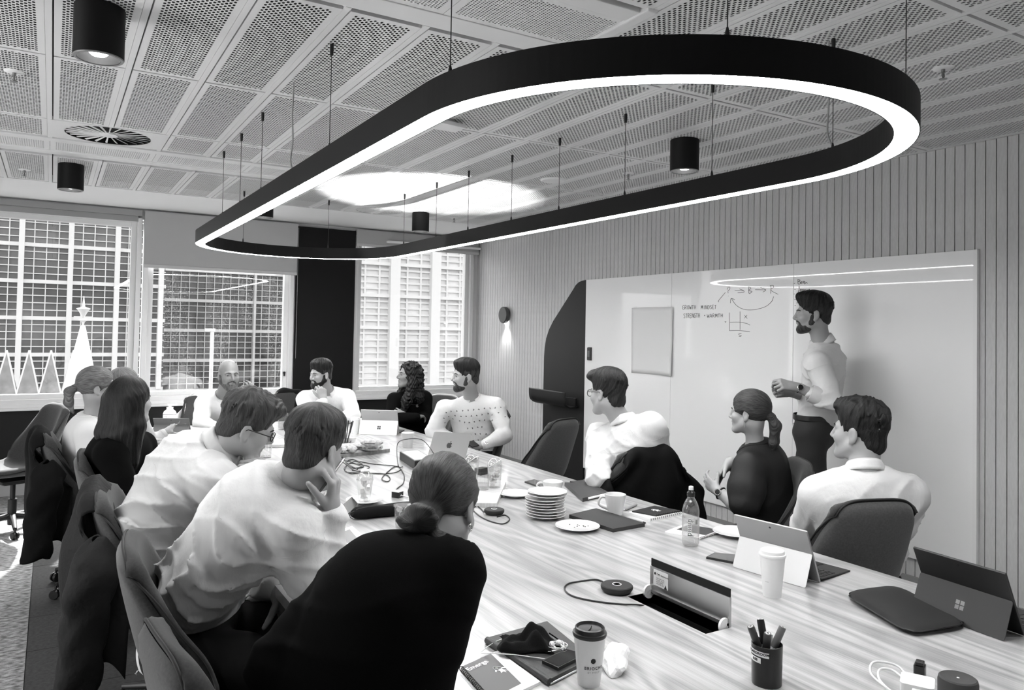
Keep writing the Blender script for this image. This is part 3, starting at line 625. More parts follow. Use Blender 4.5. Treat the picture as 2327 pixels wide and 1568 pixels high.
# ================================================================== WHITEBOARD and wall fittings
board_m = mat('whiteboard', .86, .3, coat=1., coat_rough=.025, spec=.4, bump=.004, bscale=12, bdist=.02)
wb = thing('whiteboard', 'large glossy whiteboard with handwriting on the plank wall', 'whiteboard', (XR - .001, 4.25, 0))
ya, yb = 2.384, 6.094; z0, z1 = .262, 2.109
s1, s2 = 3.624, 4.873
bx = -.020
for p, q in ((ya, s1), (s1, s2), (s2, yb)): MB().box((bx, p + .0012 - 4.25, z0), (-.001, q - .0012 - 4.25, z1), bev=.0012).build('board_panel', board_m, wb)
MB().box((bx - .006, ya - .022 - 4.25, z0), (-.001, ya - 4.25, z1)).build('edge_strip', white_plastic, wb)
ink = mat('marker_ink', .03, .5)
STROKES = [[(4.719,1.828),(4.728,1.832),(4.737,1.822),(4.738,1.807),(4.730,1.799),(4.720,1.802),(4.719,1.813),(4.728,1.813)],
[(4.709,1.799),(4.709,1.832),(4.696,1.831),(4.693,1.823),(4.698,1.817),(4.709,1.815)],
[(4.704,1.815),(4.691,1.799)],
[(4.673,1.832),(4.682,1.822),(4.682,1.807),(4.673,1.799),(4.665,1.809),(4.665,1.823),(4.673,1.832)],
[(4.657,1.832),(4.652,1.799),(4.646,1.820),(4.640,1.799),(4.636,1.832)],
[(4.619,1.830),(4.620,1.800)],
[(4.630,1.831),(4.609,1.832)],
[(4.601,1.832),(4.600,1.800)],
[(4.584,1.832),(4.584,1.800)],
[(4.601,1.816),(4.584,1.817)],
[(4.525,1.797),(4.523,1.828),(4.515,1.806),(4.509,1.828),(4.505,1.797)],
[(4.491,1.828),(4.490,1.797)],
[(4.474,1.798),(4.474,1.828),(4.459,1.797),(4.458,1.828)],
[(4.449,1.828),(4.449,1.798),(4.437,1.802),(4.433,1.813),(4.438,1.825),(4.449,1.828)],
[(4.410,1.827),(4.421,1.828),(4.424,1.819),(4.413,1.813),(4.410,1.804),(4.417,1.798),(4.425,1.801)],
[(4.387,1.828),(4.400,1.828),(4.399,1.798),(4.385,1.800)],
[(4.399,1.813),(4.389,1.814)],
[(4.369,1.827),(4.370,1.798)],
[(4.378,1.827),(4.360,1.828)],
[(4.708,1.760),(4.720,1.762),(4.722,1.751),(4.711,1.744),(4.708,1.734),(4.715,1.727),(4.724,1.730)],
[(4.691,1.761),(4.691,1.727)],
[(4.701,1.761),(4.682,1.762)],
[(4.674,1.728),(4.674,1.763),(4.663,1.762),(4.660,1.754),(4.665,1.747),(4.674,1.745)],
[(4.669,1.745),(4.658,1.728)],
[(4.636,1.763),(4.649,1.762),(4.648,1.728),(4.634,1.730)],
[(4.649,1.746),(4.638,1.746)],
[(4.626,1.729),(4.626,1.764),(4.611,1.729),(4.610,1.763)],
[(4.586,1.760),(4.594,1.764),(4.602,1.754),(4.602,1.738),(4.596,1.729),(4.587,1.733),(4.587,1.745),(4.594,1.745)],
[(4.571,1.763),(4.571,1.730)],
[(4.580,1.763),(4.561,1.764)],
[(4.554,1.765),(4.554,1.730)],
[(4.540,1.765),(4.539,1.730)],
[(4.554,1.747),(4.539,1.749)],
[(4.485,1.752),(4.485,1.741)],
[(4.490,1.746),(4.480,1.746)],
[(4.458,1.757),(4.453,1.729),(4.446,1.747),(4.440,1.729),(4.435,1.757)],
[(4.428,1.729),(4.417,1.758),(4.406,1.729)],
[(4.423,1.739),(4.409,1.740)],
[(4.396,1.730),(4.396,1.758),(4.383,1.757),(4.379,1.751),(4.385,1.745),(4.396,1.744)],
[(4.391,1.744),(4.377,1.729)],
[(4.369,1.730),(4.366,1.758),(4.358,1.738),(4.350,1.758),(4.347,1.730)],
[(4.330,1.757),(4.330,1.730)],
[(4.341,1.757),(4.318,1.759)],
[(4.310,1.759),(4.309,1.731)],
[(4.292,1.759),(4.292,1.731)],
[(4.310,1.745),(4.292,1.746)],
[(4.248,1.947),(4.239,1.963),(4.220,1.964),(4.222,1.949),(4.239,1.934),(4.236,1.919)],
[(4.235,1.898),(4.233,1.897)],
[(4.169,1.939),(4.082,1.931)],
[(4.122,1.948),(4.079,1.931),(4.086,1.919),(4.140,1.918)],
[(4.035,1.962),(4.030,1.912)],
[(4.035,1.962),(4.011,1.950),(4.029,1.933),(4.000,1.923),(4.021,1.910),(4.031,1.913)],
[(3.969,1.937),(3.873,1.931)],
[(3.919,1.951),(3.870,1.931),(3.897,1.916)],
[(3.826,1.903),(3.823,1.953),(3.833,1.959),(3.804,1.962),(3.802,1.947),(3.823,1.927),(3.758,1.895)],
[(4.266,1.925),(4.338,1.861),(4.332,1.853)],
[(3.799,1.880),(3.815,1.846),(3.862,1.812),(3.936,1.792),(4.020,1.785),(4.098,1.796),(4.157,1.826),(4.193,1.865),(4.203,1.878)],
[(4.213,1.841),(4.206,1.877),(4.168,1.865)],
[(4.223,1.767),(4.218,1.626)],
[(4.114,1.774),(4.112,1.635)],
[(4.218,1.626),(4.125,1.628),(4.017,1.622)],
[(4.215,1.692),(4.126,1.693),(4.054,1.684),(4.017,1.671)],
[(4.070,1.746),(4.043,1.721)],
[(4.045,1.747),(4.070,1.723)],
[(4.267,1.699),(4.261,1.691),(4.255,1.699)],
[(4.099,1.607),(4.121,1.606),(4.123,1.596),(4.101,1.592),(4.106,1.584),(4.123,1.585)],
[(3.621,1.968),(3.611,1.968)],
[(3.616,1.927),(3.606,1.926)],
[(3.620,1.893),(3.612,1.893)],
[(3.615,1.854),(3.604,1.855)],
[(3.613,1.810),(3.602,1.811)],
[(3.598,1.829),(3.576,1.830)],
[(3.588,1.995),(3.585,1.964),(3.568,1.964),(3.570,1.977),(3.584,1.980),(3.568,1.989),(3.589,1.995)],
[(3.561,1.970),(3.551,1.975),(3.559,1.979),(3.562,1.966),(3.550,1.963)],
[(3.541,1.983),(3.542,1.963)],
[(3.547,1.974),(3.526,1.975)],
[(3.531,1.982),(3.533,1.963),(3.527,1.962),(3.517,1.972),(3.507,1.963)],
[(3.579,1.949),(3.577,1.926),(3.587,1.882),(3.560,1.878)],
[(3.569,1.910),(3.565,1.925),(3.558,1.913),(3.552,1.925),(3.548,1.912)],
[(3.544,1.900),(3.542,1.923),(3.531,1.921),(3.540,1.913)],
[(3.526,1.912),(3.525,1.921),(3.516,1.922)],
[(3.512,1.920),(3.514,1.913),(3.507,1.915),(3.507,1.921)],
[(3.504,1.921),(3.500,1.912),(3.495,1.923)],
[(3.494,1.915),(3.487,1.920),(3.493,1.922),(3.494,1.911),(3.483,1.914)]]
for s_ in STROKES:
    pts = [Vector((bx - .0007, y_ - 4.25, z_)) for y_, z_ in s_]
    if len(pts) > 2: pts = spline(pts, 4)
    MB().tube(pts, .0016, 5).build('handwriting', ink, wb)
er = thing('board_eraser', 'dark grey eraser stuck to the left edge of the whiteboard', 'eraser', (4.505, 6.01, 1.382), 0)
MB().box((-.014, -.028, -.062), (.008, .028, .062), bev=.006).build('body', mat('eraser_body', .05, .6), er); MB().box((-.016, -.016, -.03), (-.0135, .016, .03)).build('label', mat('eraser_label', .16, .6), er)
MB().box((.0, -.03, -.064), (.012, .03, .064), bev=.004).build('felt', mat('felt', .02, .9), er)
pap = thing('flipchart_sheet', 'blank flipchart sheet taped to the whiteboard', 'paper', (4.505, 5.111, 1.527), 0)
pw_, ph_ = .268, .293
def pf(a, b_):
    y_ = (a - .5) * 2 * pw_; z_ = (b_ - .5) * 2 * ph_
    return (-.003 - .012 * max(0, .35 - a) * max(0, .5 - b_) * 4 - .003 * math.sin(5 * a + 3 * b_) * a - .010 * (1 - a) * (.4 + .6 * (1 - b_)), y_, z_ + .004 * math.sin(3 * a))
o = MB().grid(pf, 16, 16).build('sheet', mat('sheet', .72, .6), pap); o.modifiers.new('t', 'SOLIDIFY').thickness = .0008
for dy in (-.22, .22): MB().box((-.006, dy - .02, ph_ - .025), (-.0052, dy + .02, ph_ + .012)).build('tape', mat('tape', .75, .35), pap)
# black surround panel left of the board and its tray
bp = thing('board_surround', 'black shaped panel at the left end of the whiteboard', 'panel', (XR - .001, 0, 0))
poly = [(yb + .002, .06), (yb + .002, z1), (6.16, z1 - .004), (6.22, z1 - .018), (6.27, z1 - .045), (6.31, z1 - .085), (6.665, 1.70), (6.74, 1.61), (6.79, 1.52), (6.815, 1.42), (6.825, 1.32), (6.83, .06)]
Tb = Tm((0, 0, 0), (0, 1, 0), (0, 0, 1))
MB().prism(poly, -.001, -.019 * -1, Tb @ Matrix.Scale(-1, 4, (0, 0, 1))).build('panel', mat('surround_black', .013, .5, spec=.35), bp)
tr = thing('pen_tray', 'curved black pen tray fixed to the black panel', 'tray', (XR - .02, 6.477, .90))
prof = [(-.001, -.05), (-.10, -.055), (-.16, -.03), (-.185, .01), (-.19, .10)]
pr_ = [Vector((x, 0, z)) for x, z in prof]; sp_ = spline(pr_, 5); hl = .33
def trf(a, b_):
    p = sp_[int(round(b_ * (len(sp_) - 1)))]; k = (a - .5) * 2
    sh = 1 - .16 * max(0, (.35 - b_) / .35)
    return (p.x, k * hl * (1 - .10 * (1 - b_) ** 2), p.z)
o = MB().grid(trf, 12, len(sp_)).build('tray', mat('surround_black', .022, .45), tr); md = o.modifiers.new('t', 'SOLIDIFY'); md.thickness = .006
MB().box((-.02, -hl * .8, -.056), (0, hl * .8, .03), bev=.003).build('bracket', black_metal, tr)
# wall sconce
scn = thing('wall_sconce', 'round dark wall lamp lighting downwards on the plank wall', 'lamp', (4.53, 7.641, 1.773))
Tq = Matrix.Rotation(-PI / 2, 4, 'Y')
MB().lathe([(.0, 0), (.05, 0), (.05, .02), (.0, .02)], 20, Tq).build('backplate', lamp_black, scn)
MB().lathe([(0, .02), (.090, .02), (.096, .026), (.096, .060), (.088, .068), (0, .068)], 40, Tq).build('disc', mat('sconce_dark', .06, .5), scn)
MB().box((-.018, -.035, -.1005), (-.006, .035, -.097)).build('led', mat('sconce_led', .9, .5, emit=14.), scn)
l = bpy.data.lights.new('sconce_beam', 'SPOT'); l.energy = 5; l.spot_size = 1.5; l.spot_blend = .9; l.shadow_soft_size = .02
lo = bpy.data.objects.new('sconce_beam', l); COL.objects.link(lo); lo.parent = scn; lo.location = (-.045, 0, -.115); lo.rotation_euler = Vector((.25, 0, -1)).to_track_quat('-Z', 'Y').to_euler()
# ================================================================== THINGS ON THE TABLE
def thin_clear(name, tint, base_, gain, haze=0.):
    m = bpy.data.materials.new(name); m.use_nodes = True; nt = m.node_tree; nt.nodes.remove(nt.nodes['Principled BSDF']); L = nt.links
    lw = nd(nt, 'ShaderNodeLayerWeight'); lw.inputs[0].default_value = .5; p = nd(nt, 'ShaderNodeMath', operation='POWER'); p.inputs[1].default_value = 3.; L.new(lw.outputs['Facing'], p.inputs[0])
    q = nd(nt, 'ShaderNodeMath', operation='MULTIPLY_ADD'); q.inputs[1].default_value = gain; q.inputs[2].default_value = base_; L.new(p.outputs[0], q.inputs[0])
    tr = nd(nt, 'ShaderNodeBsdfTransparent'); tr.inputs[0].default_value = (tint, tint, tint, 1); gl = nd(nt, 'ShaderNodeBsdfGlossy'); gl.inputs['Roughness'].default_value = .05; mx = nd(nt, 'ShaderNodeMixShader')
    L.new(q.outputs[0], mx.inputs[0]); L.new(tr.outputs[0], mx.inputs[1]); L.new(gl.outputs[0], mx.inputs[2]); out = mx
    if haze: df = nd(nt, 'ShaderNodeBsdfDiffuse'); df.inputs[0].default_value = (.85, .85, .85, 1); m2 = nd(nt, 'ShaderNodeMixShader'); m2.inputs[0].default_value = haze; L.new(mx.outputs[0], m2.inputs[1]); L.new(df.outputs[0], m2.inputs[2]); out = m2
    L.new(out.outputs[0], nt.nodes['Material Output'].inputs[0]); return m
clear = thin_clear('clear_plastic', .96, .05, .55, .03); clear_glass = thin_clear('clear_glass', .95, .06, .65); water = thin_clear('water', .93, .04, .35)
cup_paper = mat('cup_paper', .78, .5); cup_grey = mat('cup_grey', .45, .5); dev_grey = mat('device_grey', .33, .35, metal=.6); dev_light = mat('device_light', .68, .4, metal=.35); dev_black = mat('device_black', .018, .45); screen_m = mat('screen', .01, .05, coat=1.)
keys_m = mat('keys', .02, .6); leather = mat('leather', .035, .45, bump=.25, bscale=300); cloth_black = mat('cloth_black', .005, .9, spec=.2, bump=.3, bscale=300)
Z3 = lambda p: Vector((p[0], p[1], TZ))
def slab(name, label, cat, pts, h, m, group=None, bev=.0015, z=TZ, edge=None):
    P = [Vector((p[0], p[1], 0)) for p in pts]; c = sum(P, Vector()) / len(P)
    t = thing(name, label, cat, (c.x, c.y, z), 0, group)
    poly = [((p - c).x, (p - c).y) for p in P]
    if sum(poly[i][0] * poly[(i + 1) % len(poly)][1] - poly[(i + 1) % len(poly)][0] * poly[i][1] for i in range(len(poly))) < 0: poly = poly[::-1]
    MB().prism(poly, .0002, h).build('body', edge or m, t)
    return t, [p - c for p in P]
def quad_T(A, B, z):  # frame on a slab: origin A, x towards B
    return Tm((A.x, A.y, z), (B - A), Vector((0, 0, 1)).cross(B - A))
# ---- plates
def plate_prof(R): return [(0, .001), (R * .55, .0015), (R * .62, .004), (R * .97, .0155), (R, .0172), (R * .985, .0185), (R * .9, .0155), (R * .6, .0075), (0, .006)]
plate_dark = mat('plate_under', .30, .35)
def plate(label, p, R, z=TZ, group=None, tilt=0.):
    t = thing('plate', label, 'plate', (p[0], p[1], z), 0, group); t.rotation_euler = (tilt, 0, 0)
    MB().lathe(plate_prof(R), 44).build('dish', white_ceramic, t); MB().lathe([(R * .56, .0), (R * .58, .002), (R * .52, .003), (R * .5, 0.)], 32).build('foot_ring', plate_dark, t); return t
ps = (1.985, 2.966, 0.735)
names = ['bottom plate of the tall stack', 'second plate from the bottom of the tall stack', 'third plate from the bottom of the tall stack', 'fourth plate from the bottom of the tall stack', 'fifth plate of the tall stack, in its middle', 'fourth plate from the top of the tall stack', 'third plate from the top of the tall stack', 'second plate from the top of the tall stack', 'top plate of the tall stack']
offs = [(0, 0), (.001, 0), (.002, .001), (-.003, .001), (-.004, .002), (-.004, .0), (-.005, .002), (.007, .0), (.007, .0)]
for k in range(9): plate(names[k] + ' of side plates', (ps[0] + offs[k][0], ps[1] + offs[k][1]), .093, TZ + .0003 + .0122 * k + (.003 if k >= 3 else 0) + (.004 if k >= 7 else 0), 'stacked side plates')
pc = plate('single plate with crumbs in front of the plate stack', (1.996, 2.732, 0.735), .099)
for k in range(9): a = random.uniform(0, 6.28); r = random.uniform(.01, .06); MB().box((r * math.cos(a) - .002, r * math.sin(a) - .0015, .0075), (r * math.cos(a) + .002, r * math.sin(a) + .0015, .010)).build('crumb', mat('crumb', .12, .9), pc)
plate('plate peeping out behind the left of the plate stack', (2.099, 3.421, 0.735), .09)
plate('plate half hidden behind the silver tablet with kickstand', (2.55, 2.337, 0.735), .098)
plate('plate under the iced drink on the left side of the table', (1.347, 3.623, 0.735), .092)
# ---- mugs
def mug(label, p, R, Rb, h, ang, m):
    t = thing('mug', label, 'mug', (p[0], p[1], TZ))
    MB().lathe([(0, .0), (Rb * .8, 0), (Rb, .004), (Rb * 1.03, h * .12), (R * .97, h * .8), (R, h), (R - .003, h + .001), (R - .006, h * .97), (Rb * .9, .01), (0, .008)], 40).build('cup', m, t)
    c, s_ = math.cos(ang), math.sin(ang); d = R * .93
    pts = [(d * .98 * c, d * .98 * s_, h * .84), ((d + .018) * c, (d + .018) * s_, h * .86), ((d + .031) * c, (d + .031) * s_, h * .68), ((d + .028) * c, (d + .028) * s_, h * .46), (Rb * 1.1 * c, Rb * 1.1 * s_, h * .28)]
    MB().tube(spline(pts, 6), .0055, 10).build('handle', m, t); return t
mg = mat('mug_glaze', .62, .25, coat=.4)
mug('tall pale mug between the dark notebook and the notepads', (2.309, 2.86, 0.735), .050, .034, .098, 2.6, mg)
mug('wide pale cup behind the plate stack', (2.323, 3.408, 0.735), .056, .040, .060, 2.6, mg)
# ---- paper cups
def paper_cup(label, p, R, Rb, h, m, lid=None, name='paper_cup', dome=False):
    t = thing(name, label, 'cup', (p[0], p[1], TZ))
    MB().lathe([(0, .004), (Rb * .96, .004), (Rb, 0), (R, h), (R - .0015, h), (Rb - .002, .006), (0, .006)], 40).build('cup', m, t)
    if lid:
        MB().lathe([(R + .0015, h - .004), (R + .003, h + .001), (R + .002, h + .005), (R - .002, h + .006), (R - .003, h + .016), (R - .006, h + .018), (R - .010, h + .012), (0, h + .011)], 40).build('lid', lid, t)
    else: MB().lathe([(R - .001, h - .002), (R + .0012, h - .001), (R + .0012, h + .0015), (R - .001, h + .0015)], 40).build('rim', m, t)
    return t
lid_black = mat('lid_black', .02, .3); lid_white = mat('lid_white', .8, .35)
cc = paper_cup('white paper coffee cup with black lid and bakery print in the foreground', (1.157, 1.525, 0.735), .0395, .0275, .122, cup_paper, lid_black)
MB().tube([(-.016, -.012, .134), (-.004, -.006, .1348), (.004, .002, .1348), (.012, .010, .134)], .0018, 6).build('lid_groove', black_plastic, cc)
MB().lathe([(.028, .1325), (.030, .136), (.032, .1325)], 36, cap=False).build('lid_ridge', lid_black, cc)
Rm = .0335
fa = math.atan2(cc.location.x, -cc.location.y) # faces the camera standing at the origin
fa = math.atan2(-cc.location.y, -cc.location.x) + PI / 2
Rz = Matrix.Rotation(fa, 4, 'Z')
def wrap(o_, poly, m, zc, R, name, dx=0.):
    mb = MB(); v = []
    for x, y in poly: q = (x + dx) / R; v.append((R * math.sin(q), -R * math.cos(q), zc + y))
    mb.add([tuple(Rz @ Vector(p)) for p in v], [tuple(range(len(v)))]); return mb.build(name, m, o_)
wrap(cc, [((.0062 + .0005 * math.cos(9 * 2 * PI * k / 54)) * math.cos(2 * PI * k / 54), (.0062 + .0005 * math.cos(9 * 2 * PI * k / 54)) * math.sin(2 * PI * k / 54)) for k in range(54)], print_black, .068, .0349, 'emblem', .010)
text_mesh('lettering', 'BRIOCHE', .0098, print_black, cc, Rz @ Matrix.Translation((0, 0, .047)) @ Matrix.Rotation(.012 / .033, 4, 'Z'), align='CENTER', bend=.0338, spacing=1.25, bold=.0002)
text_mesh('lettering', 'BY PHILIP', .0060, mat('print_grey', .25, .6), cc, Rz @ Matrix.Translation((0, 0, .038)) @ Matrix.Rotation(.012 / .033, 4, 'Z'), align='CENTER', bend=.0328, spacing=1.25)
wc = paper_cup('plain white takeaway cup with white lid before the silver tablet', (2.072, 1.74, 0.735), .041, .0285, .135, cup_paper, lid_white)
fa = math.atan2(-wc.location.y, -wc.location.x) + PI / 2; Rz = Matrix.Rotation(fa, 4, 'Z')
text_mesh('lettering', 'biopak', .0045, mat('print_grey', .25, .6), wc, Rz @ Matrix.Translation((0, 0, .052)) @ Matrix.Rotation(-.5, 4, 'Z'), align='CENTER', bend=.0338)
paper_cup('white takeaway cup beside the far silver tablet', (2.139, 6.003, 0.735), .038, .029, .115, cup_paper, lid_white)
paper_cup('open grey paper cup behind the white cable charger loop', (2.233, 5.15, 0.735), .046, .034, .105, cup_grey)
kc = paper_cup('small printed white tub behind the bread board', (1.891, 5.393, 0.735), .038, .034, .060, cup_paper)
fa = math.atan2(-kc.location.y, -kc.location.x) + PI / 2; Rz = Matrix.Rotation(fa, 4, 'Z')
wrap(kc, [(-.019, -.016), (.002, -.016), (.002, .016), (-.019, .016)], print_black, .028, .0375, 'print_block'); text_mesh('lettering', 'TE', .016, print_white, kc, Rz @ Matrix.Translation((0, 0, .022)) @ Matrix.Rotation(-.46, 4, 'Z'), bend=.038); text_mesh('lettering', 'pu', .014, print_black, kc, Rz @ Matrix.Translation((0, 0, .022)) @ Matrix.Rotation(.22, 4, 'Z'), bend=.038)
# ---- glasses
def tumbler(label, p, R, Rb, h, fill):
    t = thing('drinking_glass', label, 'glass', (p[0], p[1], TZ))
    MB().lathe([(0, 0), (Rb, 0), (R, h), (R - .0018, h), (Rb - .0018, .012), (0, .010)], 32).build('tumbler', clear_glass, t)
    if fill: k = fill; MB().lathe([(0, .0105), (Rb - .0022, .0125), (Rb + (R - Rb) * k - .0022, h * k), (0, h * k)], 32).build('water', water, t)
    return t
tumbler('glass of water standing alone at the far end of the table', (1.673, 6.466, 0.735), .043, .034, .135, .55)
tumbler('empty glass in front of the leaning man with glasses', (1.222, 5.133, 0.735), .041, .036, .098, 0)
tumbler('empty glass between the two clear drinking jars', (1.974, 3.554, 0.735), .036, .032, .082, .4)
tumbler('empty glass by the bearded man in the white shirt', (2.342, 6.966, 0.735), .040, .034, .10, 0)
cg = tumbler('glass holding dark cutlery behind the bread board', (1.831, 5.352, 0.735), .036, .030, .10, 0)
for k in range(6): a = k * 1.05; MB().tube([(.012 * math.cos(a), .012 * math.sin(a), .013), (.028 * math.cos(a) + .01, .028 * math.sin(a), .10), (.042 * math.cos(a) + .016, .042 * math.sin(a), .185)], [.004, .0035, .006], 6).build('cutlery', mat('cutlery_dark', .05, .35, metal=.7), cg)
# ---- iced drinks in clear cups
ice = thin_clear('ice', .9, .08, .4, .35); foam = mat('foam', .8, .7); wrap_txt = print_black
def iced(label, p, R, Rb, h, dome, scribble, cream=True):
    t = thing('clear_cup', label, 'cup', (p[0], p[1], TZ))
    MB().lathe([(0, 0), (Rb, 0), (R, h), (R - .0012, h), (Rb - .0015, .003), (0, .0025)], 32).build('cup', clear, t)
    r_ = random.Random(label)
    for k in range(9):
        z = .010 + (h * .86) * k / 9; rr = Rb + (R - Rb) * z / h - .016; a = r_.uniform(0, 6.28); s_ = .010
        T = Matrix.Translation((rr * .8 * math.cos(a), rr * .8 * math.sin(a), z + .008)) @ Matrix.Rotation(r_.uniform(0, 3), 4, 'X') @ Matrix.Rotation(r_.uniform(0, 3), 4, 'Y')
        MB().box((-s_, -s_, -s_), (s_, s_, s_), T, bev=.003).build('ice_cube', ice, t)
    MB().lathe([(R - .001, h - .002), (R + .003, h - .001), (R + .003, h + .003), (R - .001, h + .004)], 32).build('rim', clear, t)
    if dome:
        MB().lathe([(R, h + .003), (R * .96, h + .018), (R * .78, h + .032), (R * .45, h + .040), (.012, h + .041), (.012, h + .040), (R * .44, h + .0388), (R * .77, h + .031), (R * .95, h + .0178), (R - .0012, h + .003)], 32, cap=False).build('dome_lid', clear, t)
        if cream: 
            for k in range(4): T = Matrix.Translation((.013 * math.cos(k * 1.6), .013 * math.sin(k * 1.6), h + .044 + .003 * (k % 2))); MB().lathe([(0, -.007), (.009, -.004), (.011, .001), (.006, .007), (0, .009)], 10, T).build('topping', foam, t)
    if scribble:
        fa = math.atan2(-t.location.y, -t.location.x) + PI / 2; Rz = Matrix.Rotation(fa, 4, 'Z')
        text_mesh('lettering', 'Hello', .021, print_black, t, Rz @ Matrix.Translation((0, 0, h * .52)), align='CENTER', bend=Rb + (R - Rb) * .6 + .002); text_mesh('lettering', 'juice', .016, print_black, t, Rz @ Matrix.Translation((0, 0, h * .38)), align='CENTER', bend=Rb + (R - Rb) * .5 + .002)
        pts = [((R - .004) * math.cos(q), (R - .004) * math.sin(q), h + .016 + .018 * math.sin(q * 1.5)) for q in [i * .5 for i in range(14)]]
        MB().tube(spline(pts, 3), .002, 6).build('paper_handle', print_white, t)
    return t
iced('iced drink in a clear domed cup standing on a plate at the left', (1.347, 3.623, 0.735), .040, .028, .112, True, False)
iced('clear domed drink cup nearer the white laptop, left of its pair', (2.001, 3.729, 0.735), .040, .032, .115, True, True, False)
iced('clear jar with dark lettering on the light wooden board', (2.057, 3.574, 0.735), .039, .033, .115, True, True, False)
iced('clear printed cup half hidden beside the hair bun', (1.333, 3.094, 0.735), .046, .036, .095, False, False)
# ---- sports water bottle
pb = thing('water_bottle', 'clear plastic water bottle with sports cap and striped wordmark', 'bottle', (2.256, 2.308, 0.735))
Rb = .0345
body = [(0, .006), (.012, .003), (.022, .0), (.030, .004), (.0345, .016), (.0335, .034), (.0345, .040), (.0345, .118), (.0335, .122), (.0350, .130), (.0345, .146), (.0300, .166), (.0215, .184), (.0150, .194), (.0135, .200), (.0135, .206)]
MB().lathe(body + [(r - .0007, z) for r, z in body[::-1][:-1]] + [(0, .0067)], 40, cap=False).build('bottle', clear, pb)
MB().lathe([(0, .008), (.029, .009), (.0335, .018), (.0336, .11), (.0336, .118), (0, .118)], 32).build('water', water, pb)
MB().lathe([(.0155, .200), (.0165, .202), (.0165, .216), (.013, .220), (.0105, .222), (.0105, .226)], 24).build('cap', black_plastic, pb); MB().lathe([(.0090, .224), (.0100, .228), (.0095, .240), (.006, .242)], 20).build('spout', white_plastic, pb)
fa = math.atan2(-pb.location.y, -pb.location.x) + PI / 2; Rz = Matrix.Rotation(fa, 4, 'Z')
def lab_grid(a, b_): q = -1.9 + 3.8 * a; return tuple(Rz @ Vector(((Rb + .0004) * math.sin(q), -(Rb + .0004) * math.cos(q), .042 + .074 * b_)))
lblm = thin_clear('film_label', .9, .04, .2, .25); MB().grid(lab_grid, 30, 2).build('film_label', lblm, pb)
def vert_text(body, size, m, z0, q0, R, bold=0, sh=0.):
    o = text_mesh('lettering', body, size, m, pb, Matrix.Identity(4), bold=bold)
    bm_ = bmesh.new(); bm_.from_mesh(o.data); bmesh.ops.triangulate(bm_, faces=bm_.faces[:]); bm_.to_mesh(o.data); bm_.free()
    for v in o.data.vertices: x, y = v.co.x, v.co.y; q = q0 - (y + sh * x) / R; v.co = Rz @ Vector((R * math.sin(q), -R * math.cos(q), z0 + x))
vert_text('pump', .0315, print_white, .046, .10, Rb + .0013, .0016); vert_text('pump', .0315, print_black, .046, .10, Rb + .0017, -.0003)
for k in range(9): q = .55 + k * .035; MB().add([tuple(Rz @ Vector(((Rb + .0012) * math.sin(q + d), -(Rb + .0012) * math.cos(q + d), z))) for d, z in ((0, .094), (.012 + .01 * (k % 2), .094), (.012 + .01 * (k % 2), .112), (0, .112))], [(0, 1, 2, 3)]).build('barcode_bar', print_black, pb)
wrap(pb, [(.0035 * math.cos(a), .0035 * math.sin(a)) for a in [i * .5 for i in range(12)]], mat('print_grey', .25, .6), .106, Rb + .0012, 'round_mark', .008)
# ---- notebooks and papers
slab('notebook', 'closed dark hardcover notebook between the crumb plate and the tall mug', 'notebook', [(2.078, 2.91, 0.735), (2.271, 2.957, 0.735), (2.289, 2.626, 0.735), (2.1, 2.614, 0.735)], .016, mat('notebook_dark', .03, .5, bump=.1, bscale=300))
def spiral(t, A, B, z, r=.005, n=None, m=None):
    n = n or int((B - A).length / .0085); d = B - A; w_ = Vector((0, 0, 1)).cross(d.normalized())
    for k in range(n):
        c = A + d * ((k + .5) / n); pts = [c + w_ * (r * math.cos(q)) + Vector((0, 0, z + r * math.sin(q))) for q in [2 * PI * i / 10 for i in range(10)]]
        MB().tube(pts, .0011, 4, closed=True).build('coil', m or black_metal, t)
def rocket(t, T, s_, m):
    mb = MB(); P = lambda L: [tuple(T @ Vector((x * s_, y * s_, .0006))) for x, y in L]
    mb.tube(spline([T @ Vector((x * s_, y * s_, .0004)) for x, y in ((-.3, .0), (-.42, .25), (-.3, .55), (0, .8), (.3, .55), (.42, .25), (.3, 0))], 4, closed=True), .0008, 4)
    mb.tube(spline([T @ Vector((.12 * math.cos(a) * s_, (.38 + .12 * math.sin(a)) * s_, .0004)) for a in [i * .8 for i in range(8)]], 2, closed=True), .0007, 4)
    mb.add(P([(-.3, .02), (.3, .02), (.22, -.3), (.5, -.75), (.12, -.55), (.02, -.95), (-.1, -.55), (-.5, -.7), (-.24, -.3)]), [tuple(range(9))]); mb.add(P([(-.42, .22), (-.7, -.05), (-.62, -.2), (-.34, .02)]), [(0, 1, 2, 3)]); mb.add(P([(.42, .22), (.34, .02), (.62, -.2), (.7, -.05)]), [(0, 1, 2, 3)])
    mb.build('rocket_drawing', m, t)
